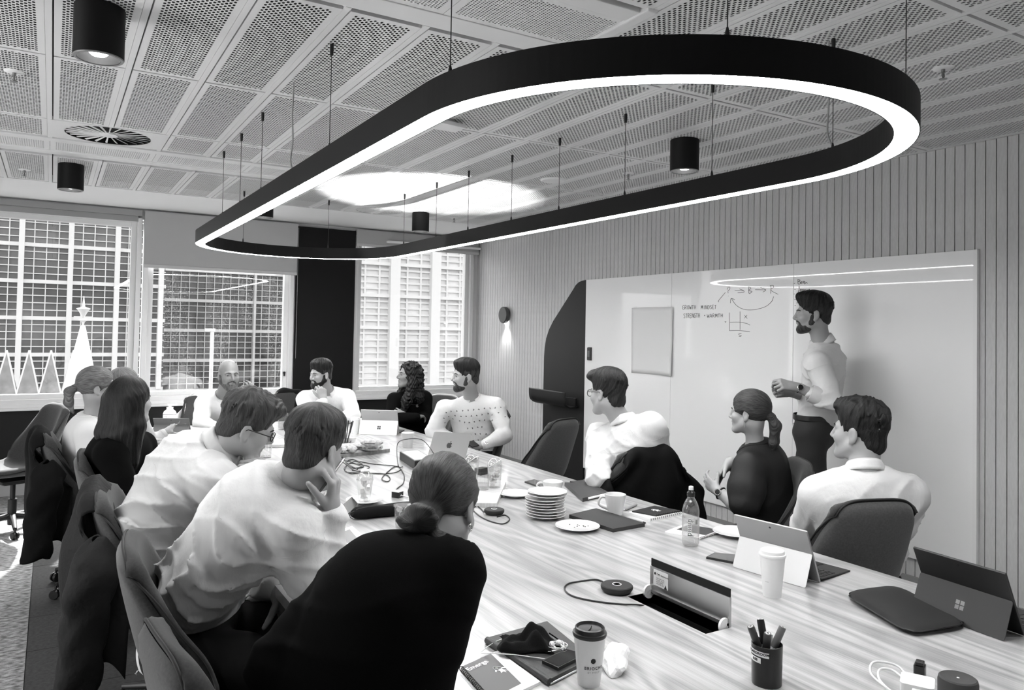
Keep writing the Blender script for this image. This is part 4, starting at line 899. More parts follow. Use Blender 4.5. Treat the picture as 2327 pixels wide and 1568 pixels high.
# Emerge booklet
bk_cover = mat('booklet_cover', .10, .4, v2=.22, nscale=22, noise=.0)
t, P = slab('booklet', 'spiral booklet with grey cover lettered Emerge at the bottom of the picture', 'booklet', [(0.9151, 1.743, 0.735), (1.048, 1.785, 0.735), (1.049, 1.578, 0.735), (0.8942, 1.537, 0.735)], .007, paper_m)
A, B, C_, D_ = P
def inner(u, v): return A + (B - A) * u + (D_ - A) * v
def sheet_on(t, z, u0, u1, v0, v1, m, name):
    Q = [inner(u0, v0), inner(u1, v0), inner(u1, v1), inner(u0, v1)]; MB().add([(q.x, q.y, z) for q in Q], [(0, 1, 2, 3) if (Q[1] - Q[0]).cross(Q[3] - Q[0]).z > 0 else (3, 2, 1, 0)]).build(name, m, t)
sheet_on(t, .0073, .0, .80, .0, .90, bk_cover, 'cover_print')
e1 = (B - A).normalized(); Tt = Tm((inner(.08, .17).x, inner(.08, .17).y, .0076), (B - A), Vector((0, 0, 1)).cross(B - A))
text_mesh('lettering', 'Emerge', .024, print_white, t, Tt, bold=.0006)
rocket(t, Tm((inner(.66, .43).x, inner(.66, .43).y, .0076), (B - A), Vector((0, 0, 1)).cross(B - A)), .026, print_white)
text_mesh('lettering', 'F5', .010, print_black, t, Tm((inner(.86, .04).x, inner(.86, .04).y, .0076), (B - A), Vector((0, 0, 1)).cross(B - A)))
spiral(t, A, D_, .005, .0055)
# notepads right of the mug
t, P = slab('notepad', 'thick white notepad under the black booklet right of the tall mug', 'notepad', [(2.364, 2.833, 0.735), (2.545, 2.861, 0.735), (2.596, 2.717, 0.735), (2.368, 2.682, 0.735)], .014, paper_m); spiral(t, P[3], P[2], .010, .004, 16)
A, B, C_, D_ = [(2.377, 2.819, 0.749), (2.549, 2.854, 0.749), (2.592, 2.721, 0.749), (2.42, 2.702, 0.749)]
t, P = slab('booklet', 'black booklet with white rocket lying on the thick notepad', 'booklet', [A, B, C_, D_], .006, mat('booklet_black', .015, .45), z=TZ + .0145)
rocket(t, Tm((0, 0, .0066), (P[1] - P[0]), Vector((0, 0, 1)).cross(P[1] - P[0])), .03, print_white); spiral(t, P[3], P[2], .004, .004, 14)
t, P = slab('booklet', 'booklet with dark cover and white margin under the water bottle', 'booklet', [(2.303, 2.511, 0.735), (2.486, 2.57, 0.735), (2.499, 2.387, 0.735), (2.358, 2.358, 0.735)], .005, paper_m)
A, B, C_, D_ = P; sheet_on(t, .0054, .32, .97, .12, .97, mat('booklet_dark', .035, .45), 'cover_print'); spiral(t, D_, C_, .004, .0045, 18)
t, P = slab('folio', 'worn dark leather folio by the elbow of the man with glasses', 'folio', [(2.481, 3.523, 0.735), (2.604, 3.438, 0.735), (2.541, 3.205, 0.735), (2.33, 3.148, 0.735)], .020, leather)
A, B, C_, D_ = P; MB().tube([(D_ * .8 + C_ * .2).to_tuple()[:2] + (.012,), (C_ * .9 + D_ * .1).to_tuple()[:2] + (.012,)], .006, 8).build('tucked_pen', print_white, t)
t, P = slab('notebook', 'thin spiral notebook lying beyond the leather folio', 'notebook', [(2.559, 3.581, 0.735), (2.689, 3.589, 0.735), (2.658, 3.412, 0.735), (2.552, 3.385, 0.735)], .008, mat('notebook_dark2', .05, .5)); spiral(t, P[0], P[3], .006, .0045, 14)
t, P = slab('loose_paper', 'open magazine page by the elbow of the man with the pen', 'paper', [(1.024, 3.139, 0.735), (1.142, 3.215, 0.735), (1.132, 3.046, 0.735), (0.9961, 2.915, 0.735)], .002, paper_m)
A, B, C_, D_ = P; sheet_on(t, .0023, .08, .8, .15, .88, mat('photo_print', .25, .5, v2=.08, noise=.0, nscale=30), 'printed_picture')
slab('loose_paper', 'white sheet lying before the grey tablet cover at the far left', 'paper', [(0.6865, 6.489, 0.735), (0.9241, 6.523, 0.735), (0.9142, 6.184, 0.735), (0.6689, 6.145, 0.735)], .002, paper_m)
slab('loose_paper', 'white paper on the table by the elbow of the patterned shirt', 'paper', [(2.36, 4.981, 0.735), (2.564, 5.002, 0.735), (2.53, 4.797, 0.735), (2.304, 4.755, 0.735)], .002, paper_m)
t, P = slab('notebook', 'small pale notebook near the hand of the patterned shirt man', 'notebook', [(2.33, 4.51, 0.735), (2.501, 4.665, 0.735), (2.477, 4.538, 0.735), (2.321, 4.387, 0.735)], .014, paper_m, edge=mat('edge_worn', .2, .8))
for k, (a, b_) in enumerate((((600, 1015), (655, 1008)), ((604, 1013), (657, 1006)), ((608, 1011), (653, 1004)))):
    pass
np_ = [(1.315, 5.56, 0.735), (1.451, 5.522, 0.735), (1.522, 5.746, 0.735), (1.411, 5.819, 0.735)]
for k in range(4): t, P = slab('napkin', ['bottom napkin of the pile in front of the fair haired man', 'second napkin from the bottom of the pile', 'third napkin from the bottom of the pile', 'top napkin of the pile in front of the fair haired man'][k], 'napkin', [(p[0] + .006 * math.sin(k * 2 + i), p[1] + .006 * math.cos(k * 3 + i)) for i, p in enumerate(np_)], .005, mat('napkin', .8, .9, bump=.2, bscale=300), 'pile of folded napkins', z=TZ + .0055 * k)
# ---- pens and phones
def pen(label, A, B, r, m, name='pen', tip=None, zo=None):
    A = Vector(A); B = Vector(B); d = B - A; z = r + .0006 if zo is None else 0
    t = thing(name, label, 'pen', A + Vector((0, 0, z)))
    MB().tube([(0, 0, 0), d * .08, d * .92], [r * .5, r, r], 8).build('barrel', m, t); MB().tube([d * .90, d], [r * 1.1, r * .7], 8).build('cap', tip or black_plastic, t); MB().tube([d * .0, d * -.04], [r * .45, r * .15], 6).build('nib', chrome, t); return t
pen('black pen lying along the thick notepad', (2.305, 2.778, 0.735), (2.323, 2.661, 0.735), .0045, mat('pen_clear', .35, .2), tip=black_plastic)
pen('grey marker lying behind the tall mug', (2.393, 2.897, 0.735), (2.527, 2.964, 0.735), .007, mat('marker_grey', .3, .4), name='marker', tip=mat('marker_grey', .3, .4))
def phone(label, pts, m=dev_black, z=TZ, screen=True):
    t, P = slab('smartphone', label, 'phone', pts, .008, m, z=z)
    if screen:
        c = sum(P, Vector()) / 4; MB().add([tuple(c + (p - c) * .93 + Vector((0, 0, .0084))) for p in P], [(0, 1, 2, 3) if (P[1] - P[0]).cross(P[3] - P[0]).z > 0 else (3, 2, 1, 0)]).build('screen', screen_m, t)
    return t
phone('black smartphone beside the silver tablet with kickstand', [(2.18, 2.145, 0.735), (2.253, 2.172, 0.735), (2.329, 2.093, 0.735), (2.227, 2.04, 0.735)])
phone('black smartphone lying behind the plate stack', [(2.324, 3.694, 0.735), (2.408, 3.724, 0.735), (2.434, 3.546, 0.735), (2.325, 3.469, 0.735)])
phone('black smartphone under the chin of the man with the pen', [(1.185, 4.098, 0.735), (1.269, 4.188, 0.735), (1.317, 4.112, 0.735), (1.235, 4.024, 0.735)])
ph = phone('black smartphone leaning on the black pencil case', [(1.113, 3.368, 0.735), (1.118, 3.286, 0.735), (1.252, 3.456, 0.735), (1.243, 3.53, 0.735)]); ph.rotation_euler = (.28, .12, 0); ph.location.z += .026
# ---- grey folio with phone, mask, earphones
fo, P = slab('tablet_case', 'dark grey tablet case under the phone and face mask in the foreground', 'case', [(1.054, 1.854, 0.735), (1.266, 1.875, 0.735), (1.231, 1.611, 0.735), (1.066, 1.561, 0.735)], .016, leather)
MB().tube([P[0] + Vector((0, 0, .009)), P[3] + Vector((0, 0, .009))], .0095, 10).build('spine', leather, fo); zc = TZ + .0165
A, B, C_, D_ = P; MB().tube([D_ + Vector((.0, 0, .004)), C_ + Vector((0, 0, .004))], .003, 6).build('tablet_edge', silver, fo)
phone('black smartphone on the dark grey tablet case', [(1.096, 1.643, 0.752), (1.194, 1.672, 0.752), (1.217, 1.622, 0.752), (1.108, 1.588, 0.752)], z=zc)
fm = thing('face_mask', 'crumpled black fabric face mask on the grey tablet case', 'mask', (1.117, 1.752, 0.752))
def fmf(a, b_):
    u, v = (a - .5) * 2, (b_ - .5) * 2; r = max(abs(u), abs(v)); c = max(0, 1 - r ** 2.2)
    z = .004 + .034 * c + .012 * c * math.sin(4 * u + 2 * v) + .010 * c * math.sin(7 * v - 2 * u) + .006 * math.sin(9 * u + 5 * v) * c
    return (.072 * u + .008 * math.sin(3 * v), .052 * v + .007 * math.sin(4 * u), max(.0015, z))
o = MB().grid(fmf, 26, 22, T=Matrix.Rotation(-.5, 4, 'Z')).build('fabric', cloth_black, fm); o.modifiers.new('t', 'SOLIDIFY').thickness = .002
MB().tube(spline([(.04, -.045, .012), (.07, -.055, .006), (.085, -.03, .01), (.06, -.02, .03)], 6), .002, 5).build('ear_loop', cloth_black, fm)
ep = thing('earphones', 'coiled white wired earphones on the grey tablet case', 'earphones', (1.175, 1.698, 0.752))
pts = []
for k in range(46): a = k * .55; r = .022 + .006 * math.sin(k * .9); pts.append((r * 1.3 * math.cos(a) + .004 * math.sin(k), r * math.sin(a), .003 + .012 * (k % 9) / 9))
MB().tube(spline(pts, 3), .0013, 5).build('cable', white_plastic, ep)
MB().tube(spline([(.02, .0, .004), (-.01, -.05, .004), (-.05, -.055, .004), (-.075, -.03, .003), (-.12, .02, .002), (-.165, .06, .0), (-.17, .10, -.010), (-.10, .12, .002), (-.04, .09, .01)], 6), .0013, 5).build('cable', white_plastic, ep)
for dx in (-.012, .010): MB().lathe([(0, 0), (.006, .001), (.008, .006), (.006, .011), (0, .013)], 12, Matrix.Translation((dx, .004, .012)) @ Matrix.Rotation(.9, 4, 'X')).tube([(dx, .004, .014), (dx + .003, -.016, .010)], .0025, 6).build('earbud', white_plastic, ep)
pbag = thing('paper_bag', 'crumpled white paper bag behind the coffee cup in the foreground', 'bag', (1.27, 1.561, 0.735))
r_ = np.random.default_rng(4); bm_ = bmesh.new(); bmesh.ops.create_icosphere(bm_, subdivisions=3, radius=1)
for v in bm_.verts:
    c = v.co; f = 1 + .20 * math.sin(3.1 * c.x + 2 * c.y) * math.cos(2.7 * c.z + c.x) + .10 * math.sin(6 * c.y - 4 * c.z); v.co = Vector((c.x * .060 * f + .012 * c.z, c.y * .034 * f, (c.z * .026 * f + .024 + .010 * c.x)))
    v.co.z = max(0, v.co.z)
me = bpy.data.meshes.new('bag'); bm_.to_mesh(me); bm_.free(); link('bag', me, mat('paper_white', .85, .6, bump=.3, bscale=30, bdist=.006), pbag, rot=(0, 0, .75))
# ---- conference microphone pucks
def puck(label, p, R, cord):
    t = thing('conference_puck', label, 'microphone', (p[0], p[1], TZ))
    MB().lathe([(R * .82, .001), (R * .97, .010), (R, .016), (R * .98, .021), (R * .92, .0235), (0, .0245)], 44).build('body', mat('puck_black', .018, .7), t)
    MB().lathe([(R * .24, .0247), (R * .27, .0255), (R * .29, .0247)], 32, cap=False).build('ring_mark', print_white, t); MB().lathe([(0, .0248), (R * .16, .0248)], 20).build('centre', mat('puck_centre', .12, .4), t)
    q = [Vector(c) - t.location for c in cord]; MB().tube(spline([(v.x, v.y, v.z + .003) for v in q], 8), .0029, 8).build('cable', black_plastic, t); return t
puck('round black conference microphone left of the open power hatch', (1.64, 2.017, 0.735), .054, [(1.653, 2.09, 0.735), (1.648, 2.139, 0.735), (1.586, 2.151, 0.735), (1.538, 2.15, 0.735), (1.495, 2.113, 0.735), (1.478, 2.046, 0.735), (1.512, 1.973, 0.735), (1.57, 1.911, 0.735), (1.621, 1.875, 0.735), (1.702, 1.894, 0.7), (1.802, 1.897, 0.65)])
puck('round black conference microphone beside the light wooden board', (1.805, 3.132, 0.735), .048, [(1.775, 3.176, 0.735), (1.803, 3.292, 0.735), (1.749, 3.238, 0.735), (1.714, 3.066, 0.735), (1.738, 2.948, 0.735), (1.81, 2.999, 0.735), (1.834, 3.079, 0.735), (1.784, 3.067, 0.735)])
# ---- tablets with kickstand
def tablet(label, loc, rz, w_, h, m_top, m_kick, logo, key=True, tilt=.44, name='tablet_computer'):
    """x along the screen, y towards the user; screen leans back over the kickstand"""
    t = thing(name, label, 'tablet', loc, rz)
    R = Matrix.Translation((0, 0, .004)) @ Matrix.Rotation(tilt, 4, 'X')
    MB().box((-w_ / 2, -.0045, 0), (w_ / 2, .0035, h), R, bev=.002).build('screen_back', m_top, t); MB().box((-w_ / 2 + .008, .0036, .008), (w_ / 2 - .008, .0042, h - .008), R).build('screen', screen_m, t)
    MB().lathe([(0, 0), (.004, 0), (.004, .0008), (0, .0008)], 12, R @ Matrix.Translation((0, -.0046, h - .018)) @ Matrix.Rotation(PI / 2, 4, 'X')).build('camera_lens', black_plastic, t)
    hz = R @ Vector((0, -.005, h * .56)); L_ = h * .56; yk = -math.sqrt(max(L_ * L_ - hz.z ** 2, 1e-6)) * .93
    d = Vector((0, yk, .001 - hz.z)); d.normalize(); Tk = Tm(hz, (1, 0, 0), d)
    MB().prism(rrect(-w_ / 2, 0, w_ / 2, (hz.z - .001) / -d.z, .006), -.001, .0012, Tk).build('kickstand', m_kick, t)
    kk = t.children[-1]; zz = .0014 if Tk.to_3x3().col[2].y < 0 else -.0012
    if logo:
        for a in (-1, 1):
            for b_ in (-1, 1):
                x, y, s_ = .0075 * a, L_ * .50 + .0075 * b_, .0062; MB().add([tuple(Tk @ Vector((x + s_ * p, y + s_ * q, zz))) for p, q in ((-1, -1), (1, -1), (1, 1), (-1, 1))], [(0, 1, 2, 3)]).build('logo_pane', logo, kk)
    if key:
        kb = MB().box((-w_ / 2, .012, 0), (w_ / 2, .212, .005), Matrix.Rotation(-.035, 4, 'X') @ Matrix.Translation((0, 0, .008)), bev=.0015).build('keyboard', mat('alcantara', .03, .85), t)
        TT = Matrix.Rotation(-.035, 4, 'X') @ Matrix.Translation((0, 0, .0132))
        mk = MB().box((-.0082, -.0078, 0), (.0082, .0078, .0012)).mesh('key'); mk.materials.append(keys_m)
        for r_ in range(5):
            for c in range(13): o = link('key', mk, None, kb); o.matrix_local = TT @ Matrix.Translation((-w_ / 2 + .020 + c * (w_ - .04) / 12, .040 + r_ * .0185, 0))
        MB().box((-.05, .142, 0), (.05, .196, .0008), TT).build('touchpad', mat('pad_dark', .015, .4), kb)
    return t
A, B = Vector((2.168, 2.011, 0.735)), Vector((2.206, 1.742, 0.735)); d = (B - A).normalized(); c = (A + B) / 2; n = Vector((-d.y, d.x, 0)); n = n if n.x > 0 else -n
ang = math.atan2(-d.y, -d.x) if True else 0
def rz_dir(user): return math.atan2(user.y, user.x) - PI / 2
tablet('silver tablet with white kickstand and keyboard on the right side of the table', c + n * .125, rz_dir(n), .292, .209, dev_grey, dev_light, None)
A, B = Vector((2.354, 1.419, 0.735)), Vector((2.334, 1.196, 0.735)); d = (B - A).normalized(); c = (A + B) / 2; n = Vector((-d.y, d.x, 0)); n = n if n.x > 0 else -n
tb = tablet('black tablet with kickstand and keyboard at the right edge', c + n * .125, rz_dir(n), .292, .209, dev_black, mat('kick_black', .03, .5), chrome)
A, B = Vector((2.165, 5.907, 0.735)), Vector((2.37, 5.763, 0.735)); d = (B - A).normalized(); c = (A + B) / 2; n = Vector((-d.y, d.x, 0)); n = n if n.y > 0 else -n
tablet('silver tablet with dark window logo at the far end of the table', c + n * .12, rz_dir(n), .30, .215, mat('device_mid', .40, .4, metal=.5), dev_light, print_black)
# grey tablet cover standing at the far left
A, B = Vector((0.7327, 6.632, 0.735)), Vector((0.94, 6.544, 0.735)); d = (B - A).normalized(); c = (A + B) / 2; n = Vector((-d.y, d.x, 0)); n = n if n.y > 0 else -n
tablet('plain grey tablet cover propped up at the far left corner of the table', c + n * .05, rz_dir(n), .27, .14, mat('cover_grey', .12, .6), mat('cover_grey', .12, .6), None, key=False, tilt=.6)
# ---- laptop with fruit emblem
lt = thing('laptop', 'silver laptop with fruit emblem open beside the patterned shirt man', 'laptop', (2.285, 4.607, 0.735), 0)
A, B = Vector((2.16, 4.589, 0.735)), Vector((2.305, 4.448, 0.735))
d = (B - A); d.normalize(); c = (A + B) / 2; n = Vector((-d.y, d.x, 0)); n = n if n.x > 0 else -n
lt.location = (c.x, c.y, TZ); lt.rotation_euler = (0, 0, rz_dir(n))
lw_, lh = .26, .205
R = Matrix.Translation((0, 0, .014)) @ Matrix.Rotation(-.72, 4, 'X')
lid_ = MB().prism(rrect(-lw_ / 2, 0, lw_ / 2, lh, .010), -.002, .002, R @ Matrix.Rotation(PI / 2, 4, 'X')).build('lid', silver, lt)
MB().box((-lw_ / 2 + .006, .0022, .010), (lw_ / 2 - .006, .0026, lh - .006), R).build('screen', screen_m, lt)
MB().prism(rrect(-lw_ / 2, .004, lw_ / 2, .19, .010), .0005, .013).build('base', silver, lt)
ap = [(0, .62), (.18, .70), (.40, .66), (.56, .46), (.44, .36), (.38, .18), (.42, .0), (.58, -.12), (.46, -.42), (.26, -.66), (.08, -.66), (-.06, -.60), (-.20, -.66), (-.36, -.62), (-.56, -.30), (-.64, .10), (-.52, .50), (-.26, .70)]
T_ = R @ Matrix.Translation((0, -.0023, lh * .5)) @ Matrix.Rotation(PI / 2, 4, 'X')
MB().add([tuple(T_ @ Vector((x * .030, y * .030, .0004))) for x, y in ap], [tuple(range(len(ap)))]).add([tuple(T_ @ Vector((x * .030, y * .030, .0004))) for x, y in ((0, .78), (.04, 1.0), (.26, 1.16), (.24, .92), (.10, .78))], [(0, 1, 2, 3, 4)]).build('fruit_emblem', print_black, lid_)
# ---- laptop sleeve
slv = thing('laptop_sleeve', 'padded black laptop sleeve lying in front of the black tablet', 'sleeve', (0, 0, TZ))
Q = [Vector(p) for p in ((2.274, 1.623, 0.735), (2.496, 1.574, 0.735), (2.376, 1.263, 0.735), (2.137, 1.306, 0.735))]; c = sum(Q, Vector()) / 4; slv.location = (c.x, c.y, TZ)
def slf(top):
    def f(a, b_):
        u = .5 + .5 * math.copysign(abs(2 * a - 1) ** 1.0, 2 * a - 1); v = b_
        p = (Q[0] * (1 - u) + Q[1] * u) * (1 - v) + (Q[3] * (1 - u) + Q[2] * u) * v - c
        cx, cy2 = 2 * u - 1, 2 * v - 1; e = max(0, 1 - (abs(cx) ** 5 + abs(cy2) ** 5)); rd = 1 - .035 * (abs(cx) ** 6 * abs(cy2) ** 6) * 4
        p = Vector((p.x * rd, p.y * rd, 0)); z = .014 + top * .0135 * e ** .5 + (.010 * math.sin(3 * v + 1.5 * u) * e * (top > 0))
        return (p.x, p.y, max(.0006, z))
    return f
MB().grid(slf(1), 30, 30).grid(slf(-1), 30, 30).build('padding', mat('neoprene', .010, .8, bump=.2, bscale=900), slv)
per = [slf(1)(0, k / 14) for k in range(15)] + [slf(1)(k / 14, 1) for k in range(1, 15)]
MB().tube(spline([Vector(p) for p in per], 2), .0022, 5).build('zip', black_plastic, slv)
zp = Vector(slf(1)(1, 1)); MB().tube([zp, zp + Vector((.012, -.012, -.004)), zp + Vector((.028, -.020, -.009))], .0022, 6).build('zip_pull', black_metal, slv)
# ---- pen holder with markers
ph = thing('pen_holder', 'black pen holder with boardroom label strips in the foreground', 'holder', (1.548, 1.314, 0.735))
MB().lathe([(0, 0), (.0355, 0), (.036, .002), (.0375, .098), (.036, .0985), (.0345, .096), (.0335, .004), (0, .004)], 40).build('tub', mat('tub_black', .012, .35), ph)
fa = math.atan2(-ph.location.y, -ph.location.x) + PI / 2; Rz = Matrix.Rotation(fa, 4, 'Z')
def strip(q0, q1, z0, z1, tilt_):
    n_ = 10; v = []
    for i in range(n_ + 1): q = q0 + (q1 - q0) * i / n_; v += [(.0382 * math.sin(q), -.0382 * math.cos(q), z0 + tilt_ * (q - q0)), (.0386 * math.sin(q), -.0386 * math.cos(q), z1 + tilt_ * (q - q0))]
    MB().add([tuple(Rz @ Vector(p)) for p in v], [(2 * i, 2 * i + 2, 2 * i + 3, 2 * i + 1) for i in range(n_)]).build('label_strip', print_white, ph)
strip(-1.5, .14, .0765, .0895, -.0015); strip(-1.5, -.38, .0605, .0735, -.0015)
text_mesh('lettering', 'BOARDROOM', .0088, print_black, ph, Rz @ Matrix.Translation((0, 0, .0795)) @ Matrix.Rotation(-1.45, 4, 'Z'), bend=.0386, bold=.0003, spacing=1.05, xs=1.06); text_mesh('lettering', '8.08', .0088, print_black, ph, Rz @ Matrix.Translation((0, 0, .0635)) @ Matrix.Rotation(-1.0, 4, 'Z'), bend=.0384, bold=.0003)
strip(1.35, 1.6, .040, .052, 0.)
def marker(label, A, B, capm):
    A = Vector(A); B = Vector(B); d = B - A; t = thing('whiteboard_marker', label, 'marker', ph.location + A, 0, 'markers in the pen holder')
    MB().tube([(0, 0, 0), d * .62], .0078, 14).build('barrel', print_white, t)
    MB().tube([d * .60, d * .64, d * .97, d], [.0088, .0095, .0092, .0085], 16).build('cap', capm, t); u_ = d.normalized()
    MB().tube([d * 1.0, d * 1.0 + u_ * .0006], .0055, 14).build('end_ring', print_white, t); MB().tube([d * 1.001, d * 1.0 + u_ * .0012], .0035, 12).build('end_dot', capm, t)
rr_ = Vector((.857, -.515, 0)); ff_ = Vector((.515, .857, 0))
def PH(a, b_, z): return rr_ * a + ff_ * b_ + Vector((0, 0, z))
cap_d = mat('cap_dark', .06, .4); cap_m = mat('cap_mid', .16, .4); 
marker('marker with dark cap leaning left in the pen holder', PH(.010, .006, .012), PH(-.040, .004, .137), cap_d)
marker('marker with black cap at the back of the pen holder', PH(.006, -.014, .012), PH(-.010, .022, .148), black_plastic)
marker('marker with dark cap in front in the pen holder', PH(-.004, .012, .012), PH(-.003, -.014, .128), cap_d)
marker('marker with mid grey cap leaning right in the pen holder', PH(-.016, .0, .012), PH(.041, .006, .136), cap_m)
MB().tube([PH(.008, .012, .006), PH(.016, .022, .112)], .006, 10).build('loose_pen', print_white, ph)
# ---- speaker, charger, dongle at the bottom edge
sp = thing('desk_speaker', 'dark grey cylindrical speaker at the bottom right edge', 'speaker', (1.781, 0.9732, 0.835)); sp.location.z = TZ
MB().lathe([(.038, 0), (.0405, .003), (.0412, .088), (.0395, .096), (.036, .0985), (.034, .0975), (0, .0965)], 44).build('body', mat('speaker_cloth', .05, .8, bump=.3, bscale=1500), sp); MB().lathe([(0, .0966), (.003, .0966), (.003, .0975), (0, .0975)], 12).build('status_light', print_white, sp)
ch = thing('power_adapter', 'white laptop charger with its cable at the bottom edge', 'charger', (1.838, 1.102, 0.735), .5)
MB().prism(rrect(-.037, -.037, .037, .037, .010), 0, .028).build('brick', white_plastic, ch); MB().box((-.05, -.010, .006), (-.036, .010, .022), bev=.003).build('plug_end', white_plastic, ch)
MB().tube(spline([(.03, .03, .012), (.05, .06, .02), (.02, .085, .026), (-.04, .08, .024), (-.065, .045, .01), (-.06, .01, .006), (-.045, .0, .014)], 8), .0028, 8).build('cable', white_plastic, ch); MB().tube(spline([(.035, .02, .012), (.075, .05, .024), (.04, .10, .034), (-.03, .10, .03), (-.06, .06, .014)], 8), .0028, 8).build('cable', white_plastic, ch)
MB().tube(spline([(-.048, 0, .014), (-.075, -.005, .012), (-.098, .012, .008), (-.104, -.02, .004), (-.10, -.06, .003)], 8), .0028, 8).build('cable', white_plastic, ch)
dg_ = thing('presenter_dongle', 'small black plug standing behind the white charger', 'plug', (1.923, 1.147, 0.735), .4)
MB().prism(rrect(-.017, -.013, .017, .013, .006), 0, .030).box((-.012, -.010, .030), (.013, .010, .040), bev=.003).build('body', mat('dongle', .02, .35), dg_)
# ---- left side: pencil case, adapters, cables
pk = thing('pencil_case', 'soft black zip pencil case on the left side of the table', 'pouch', (1.33, 3.332, 0.735), 0)
A, B = Vector((1.183, 3.333, 0.735)), Vector((1.507, 3.31, 0.735)); d = B - A; pk.location = (A + B) / 2; pk.rotation_euler = (0, 0, math.atan2(d.y, d.x)); L_ = d.length
def pkf(a, b_):
    x = (a - .5) * L_; q = 2 * PI * b_; e = (1 - abs(2 * a - 1) ** 6) ** .5; ry, rz_ = .042 * (.55 + .45 * e), .026 * (.45 + .55 * e)
    cy2, cz = math.cos(q), math.sin(q); return (x + .006 * cz, ry * math.copysign(abs(cy2) ** .7, cy2), .027 + rz_ * math.copysign(abs(cz) ** .8, cz) + .002 * math.sin(9 * a + 3 * cy2))
MB().grid(lambda u, v: pkf(v, u), 28, 26, closeu=True).add([pkf(0, k / 28) for k in range(28)], [tuple(range(28))]).add([pkf(1, k / 28) for k in range(28)], [tuple(range(28))[::-1]]).build('body', cloth_black, pk)
MB().tube([pkf(.03 + .94 * k / 20, .30) for k in range(21)], .0022, 5).build('zip', mat('zip_dark', .03, .4), pk); e = Vector(pkf(.0, .3)); MB().tube(spline([e, e + Vector((-.016, .004, -.008)), e + Vector((-.020, -.004, -.022)), e + Vector((-.008, -.006, -.03))], 5), .0018, 6).build('pull_cord', black_plastic, pk)
def box_thing(name, label, cat, p, rz, sx, sy, sz, m, face=None):
    t = thing(name, label, cat, (p[0], p[1], TZ), rz); MB().box((-sx / 2, -sy / 2, 0), (sx / 2, sy / 2, sz), bev=.003).build('case', m, t); return t
ad_ = box_thing('video_adapter', 'small black adapter cube with white top behind the pencil case', 'adapter', (1.538, 3.662, 0.735), .55, .044, .044, .03, black_plastic); MB().box((-.0222, -.0222, .0302), (.0222, .0222, .032)).build('top_face', white_plastic, ad_); MB().tube(spline([(0, -.022, .012), (.01, -.05, .006), (.025, -.08, .003)], 5), .003, 6).build('cable', silver, ad_); MB().box((-.006, -.0232, .008), (.006, -.021, .016)).build('port', silver, ad_)
bxA = thing('cable_box', 'black equipment box with coiled leads near the white laptop', 'box', (2.011, 4.549, 0.735), 0)
A, B, C_ = Vector((1.986, 4.706, 0.735)), Vector((1.928, 4.332, 0.735)), Vector((2.064, 4.351, 0.735))
Pq = [A, B, C_, A + C_ - B]; c = sum(Pq, Vector()) / 4; bxA.location = (c.x, c.y, TZ)
MB().prism([((p - c).x, (p - c).y) for p in Pq], 0, .052).build('case', mat('box_black', .012, .5), bxA); MB().prism([((p - c).x * .9, (p - c).y * .9) for p in Pq], .0521, .054).build('top_panel', mat('box_top', .35, .4), bxA)
q = [Vector(p) - bxA.location for p in ((1.904, 4.46, 0.735), (1.749, 4.162, 0.8), (1.902, 4.548, 0.86), (1.883, 4.354, 0.92), (2.011, 4.408, 0.9), (2.016, 4.253, 0.84), (2.095, 4.386, 0.76), (2.111, 4.484, 0.735))]
MB().tube(spline(q, 8), .0028, 6).build('cable', black_plastic, bxA)
slab('tablet_case', 'thin black case lying in front of the equipment box', 'case', [(1.868, 4.234, 0.735), (2.039, 4.296, 0.735), (2.031, 4.235, 0.735), (1.844, 4.154, 0.735)], .012, black_plastic)
cbl = thing('cable_tangle', 'tangle of black leads in front of the bread board', 'cable', (1.648, 4.546, 0.735))
def cab(pts, r=.003): MB().tube(spline([Vector(p) - cbl.location + Vector((0, 0, .004)) for p in pts], 8), r, 6).build('lead', black_plastic, cbl)
cab([(1.624, 4.855, 0.735), (1.663, 4.71, 0.735), (1.653, 4.445, 0.735), (1.536, 4.345, 0.735), (1.549, 4.526, 0.735), (1.689, 4.734, 0.735), (1.766, 4.592, 0.735), (1.867, 4.443, 0.735), (1.793, 4.285, 0.735), (1.674, 4.279, 0.735), (1.573, 4.451, 0.735)])
cab([(1.625, 4.91, 0.735), (1.607, 4.666, 0.735), (1.591, 4.411, 0.735), (1.708, 4.517, 0.735), (1.635, 4.671, 0.735), (1.526, 4.442, 0.735), (1.573, 4.358, 0.735), (1.697, 4.268, 0.735), (1.685, 4.127, 0.735), (1.634, 4.04, 0.735), (1.644, 4.147, 0.735), (1.808, 4.405, 0.735), (1.879, 4.471, 0.735)])
cab([(1.879, 4.471, 0.735), (1.798, 4.19, 0.735), (1.694, 3.957, 0.735), (1.61, 3.842, 0.735), (1.56, 3.744, 0.735)]); cab([(1.672, 4.926, 0.735), (1.602, 4.534, 0.735), (1.685, 4.562, 0.735), (1.706, 4.799, 0.735), (1.628, 4.726, 0.735), (1.611, 4.465, 0.735)], .004)
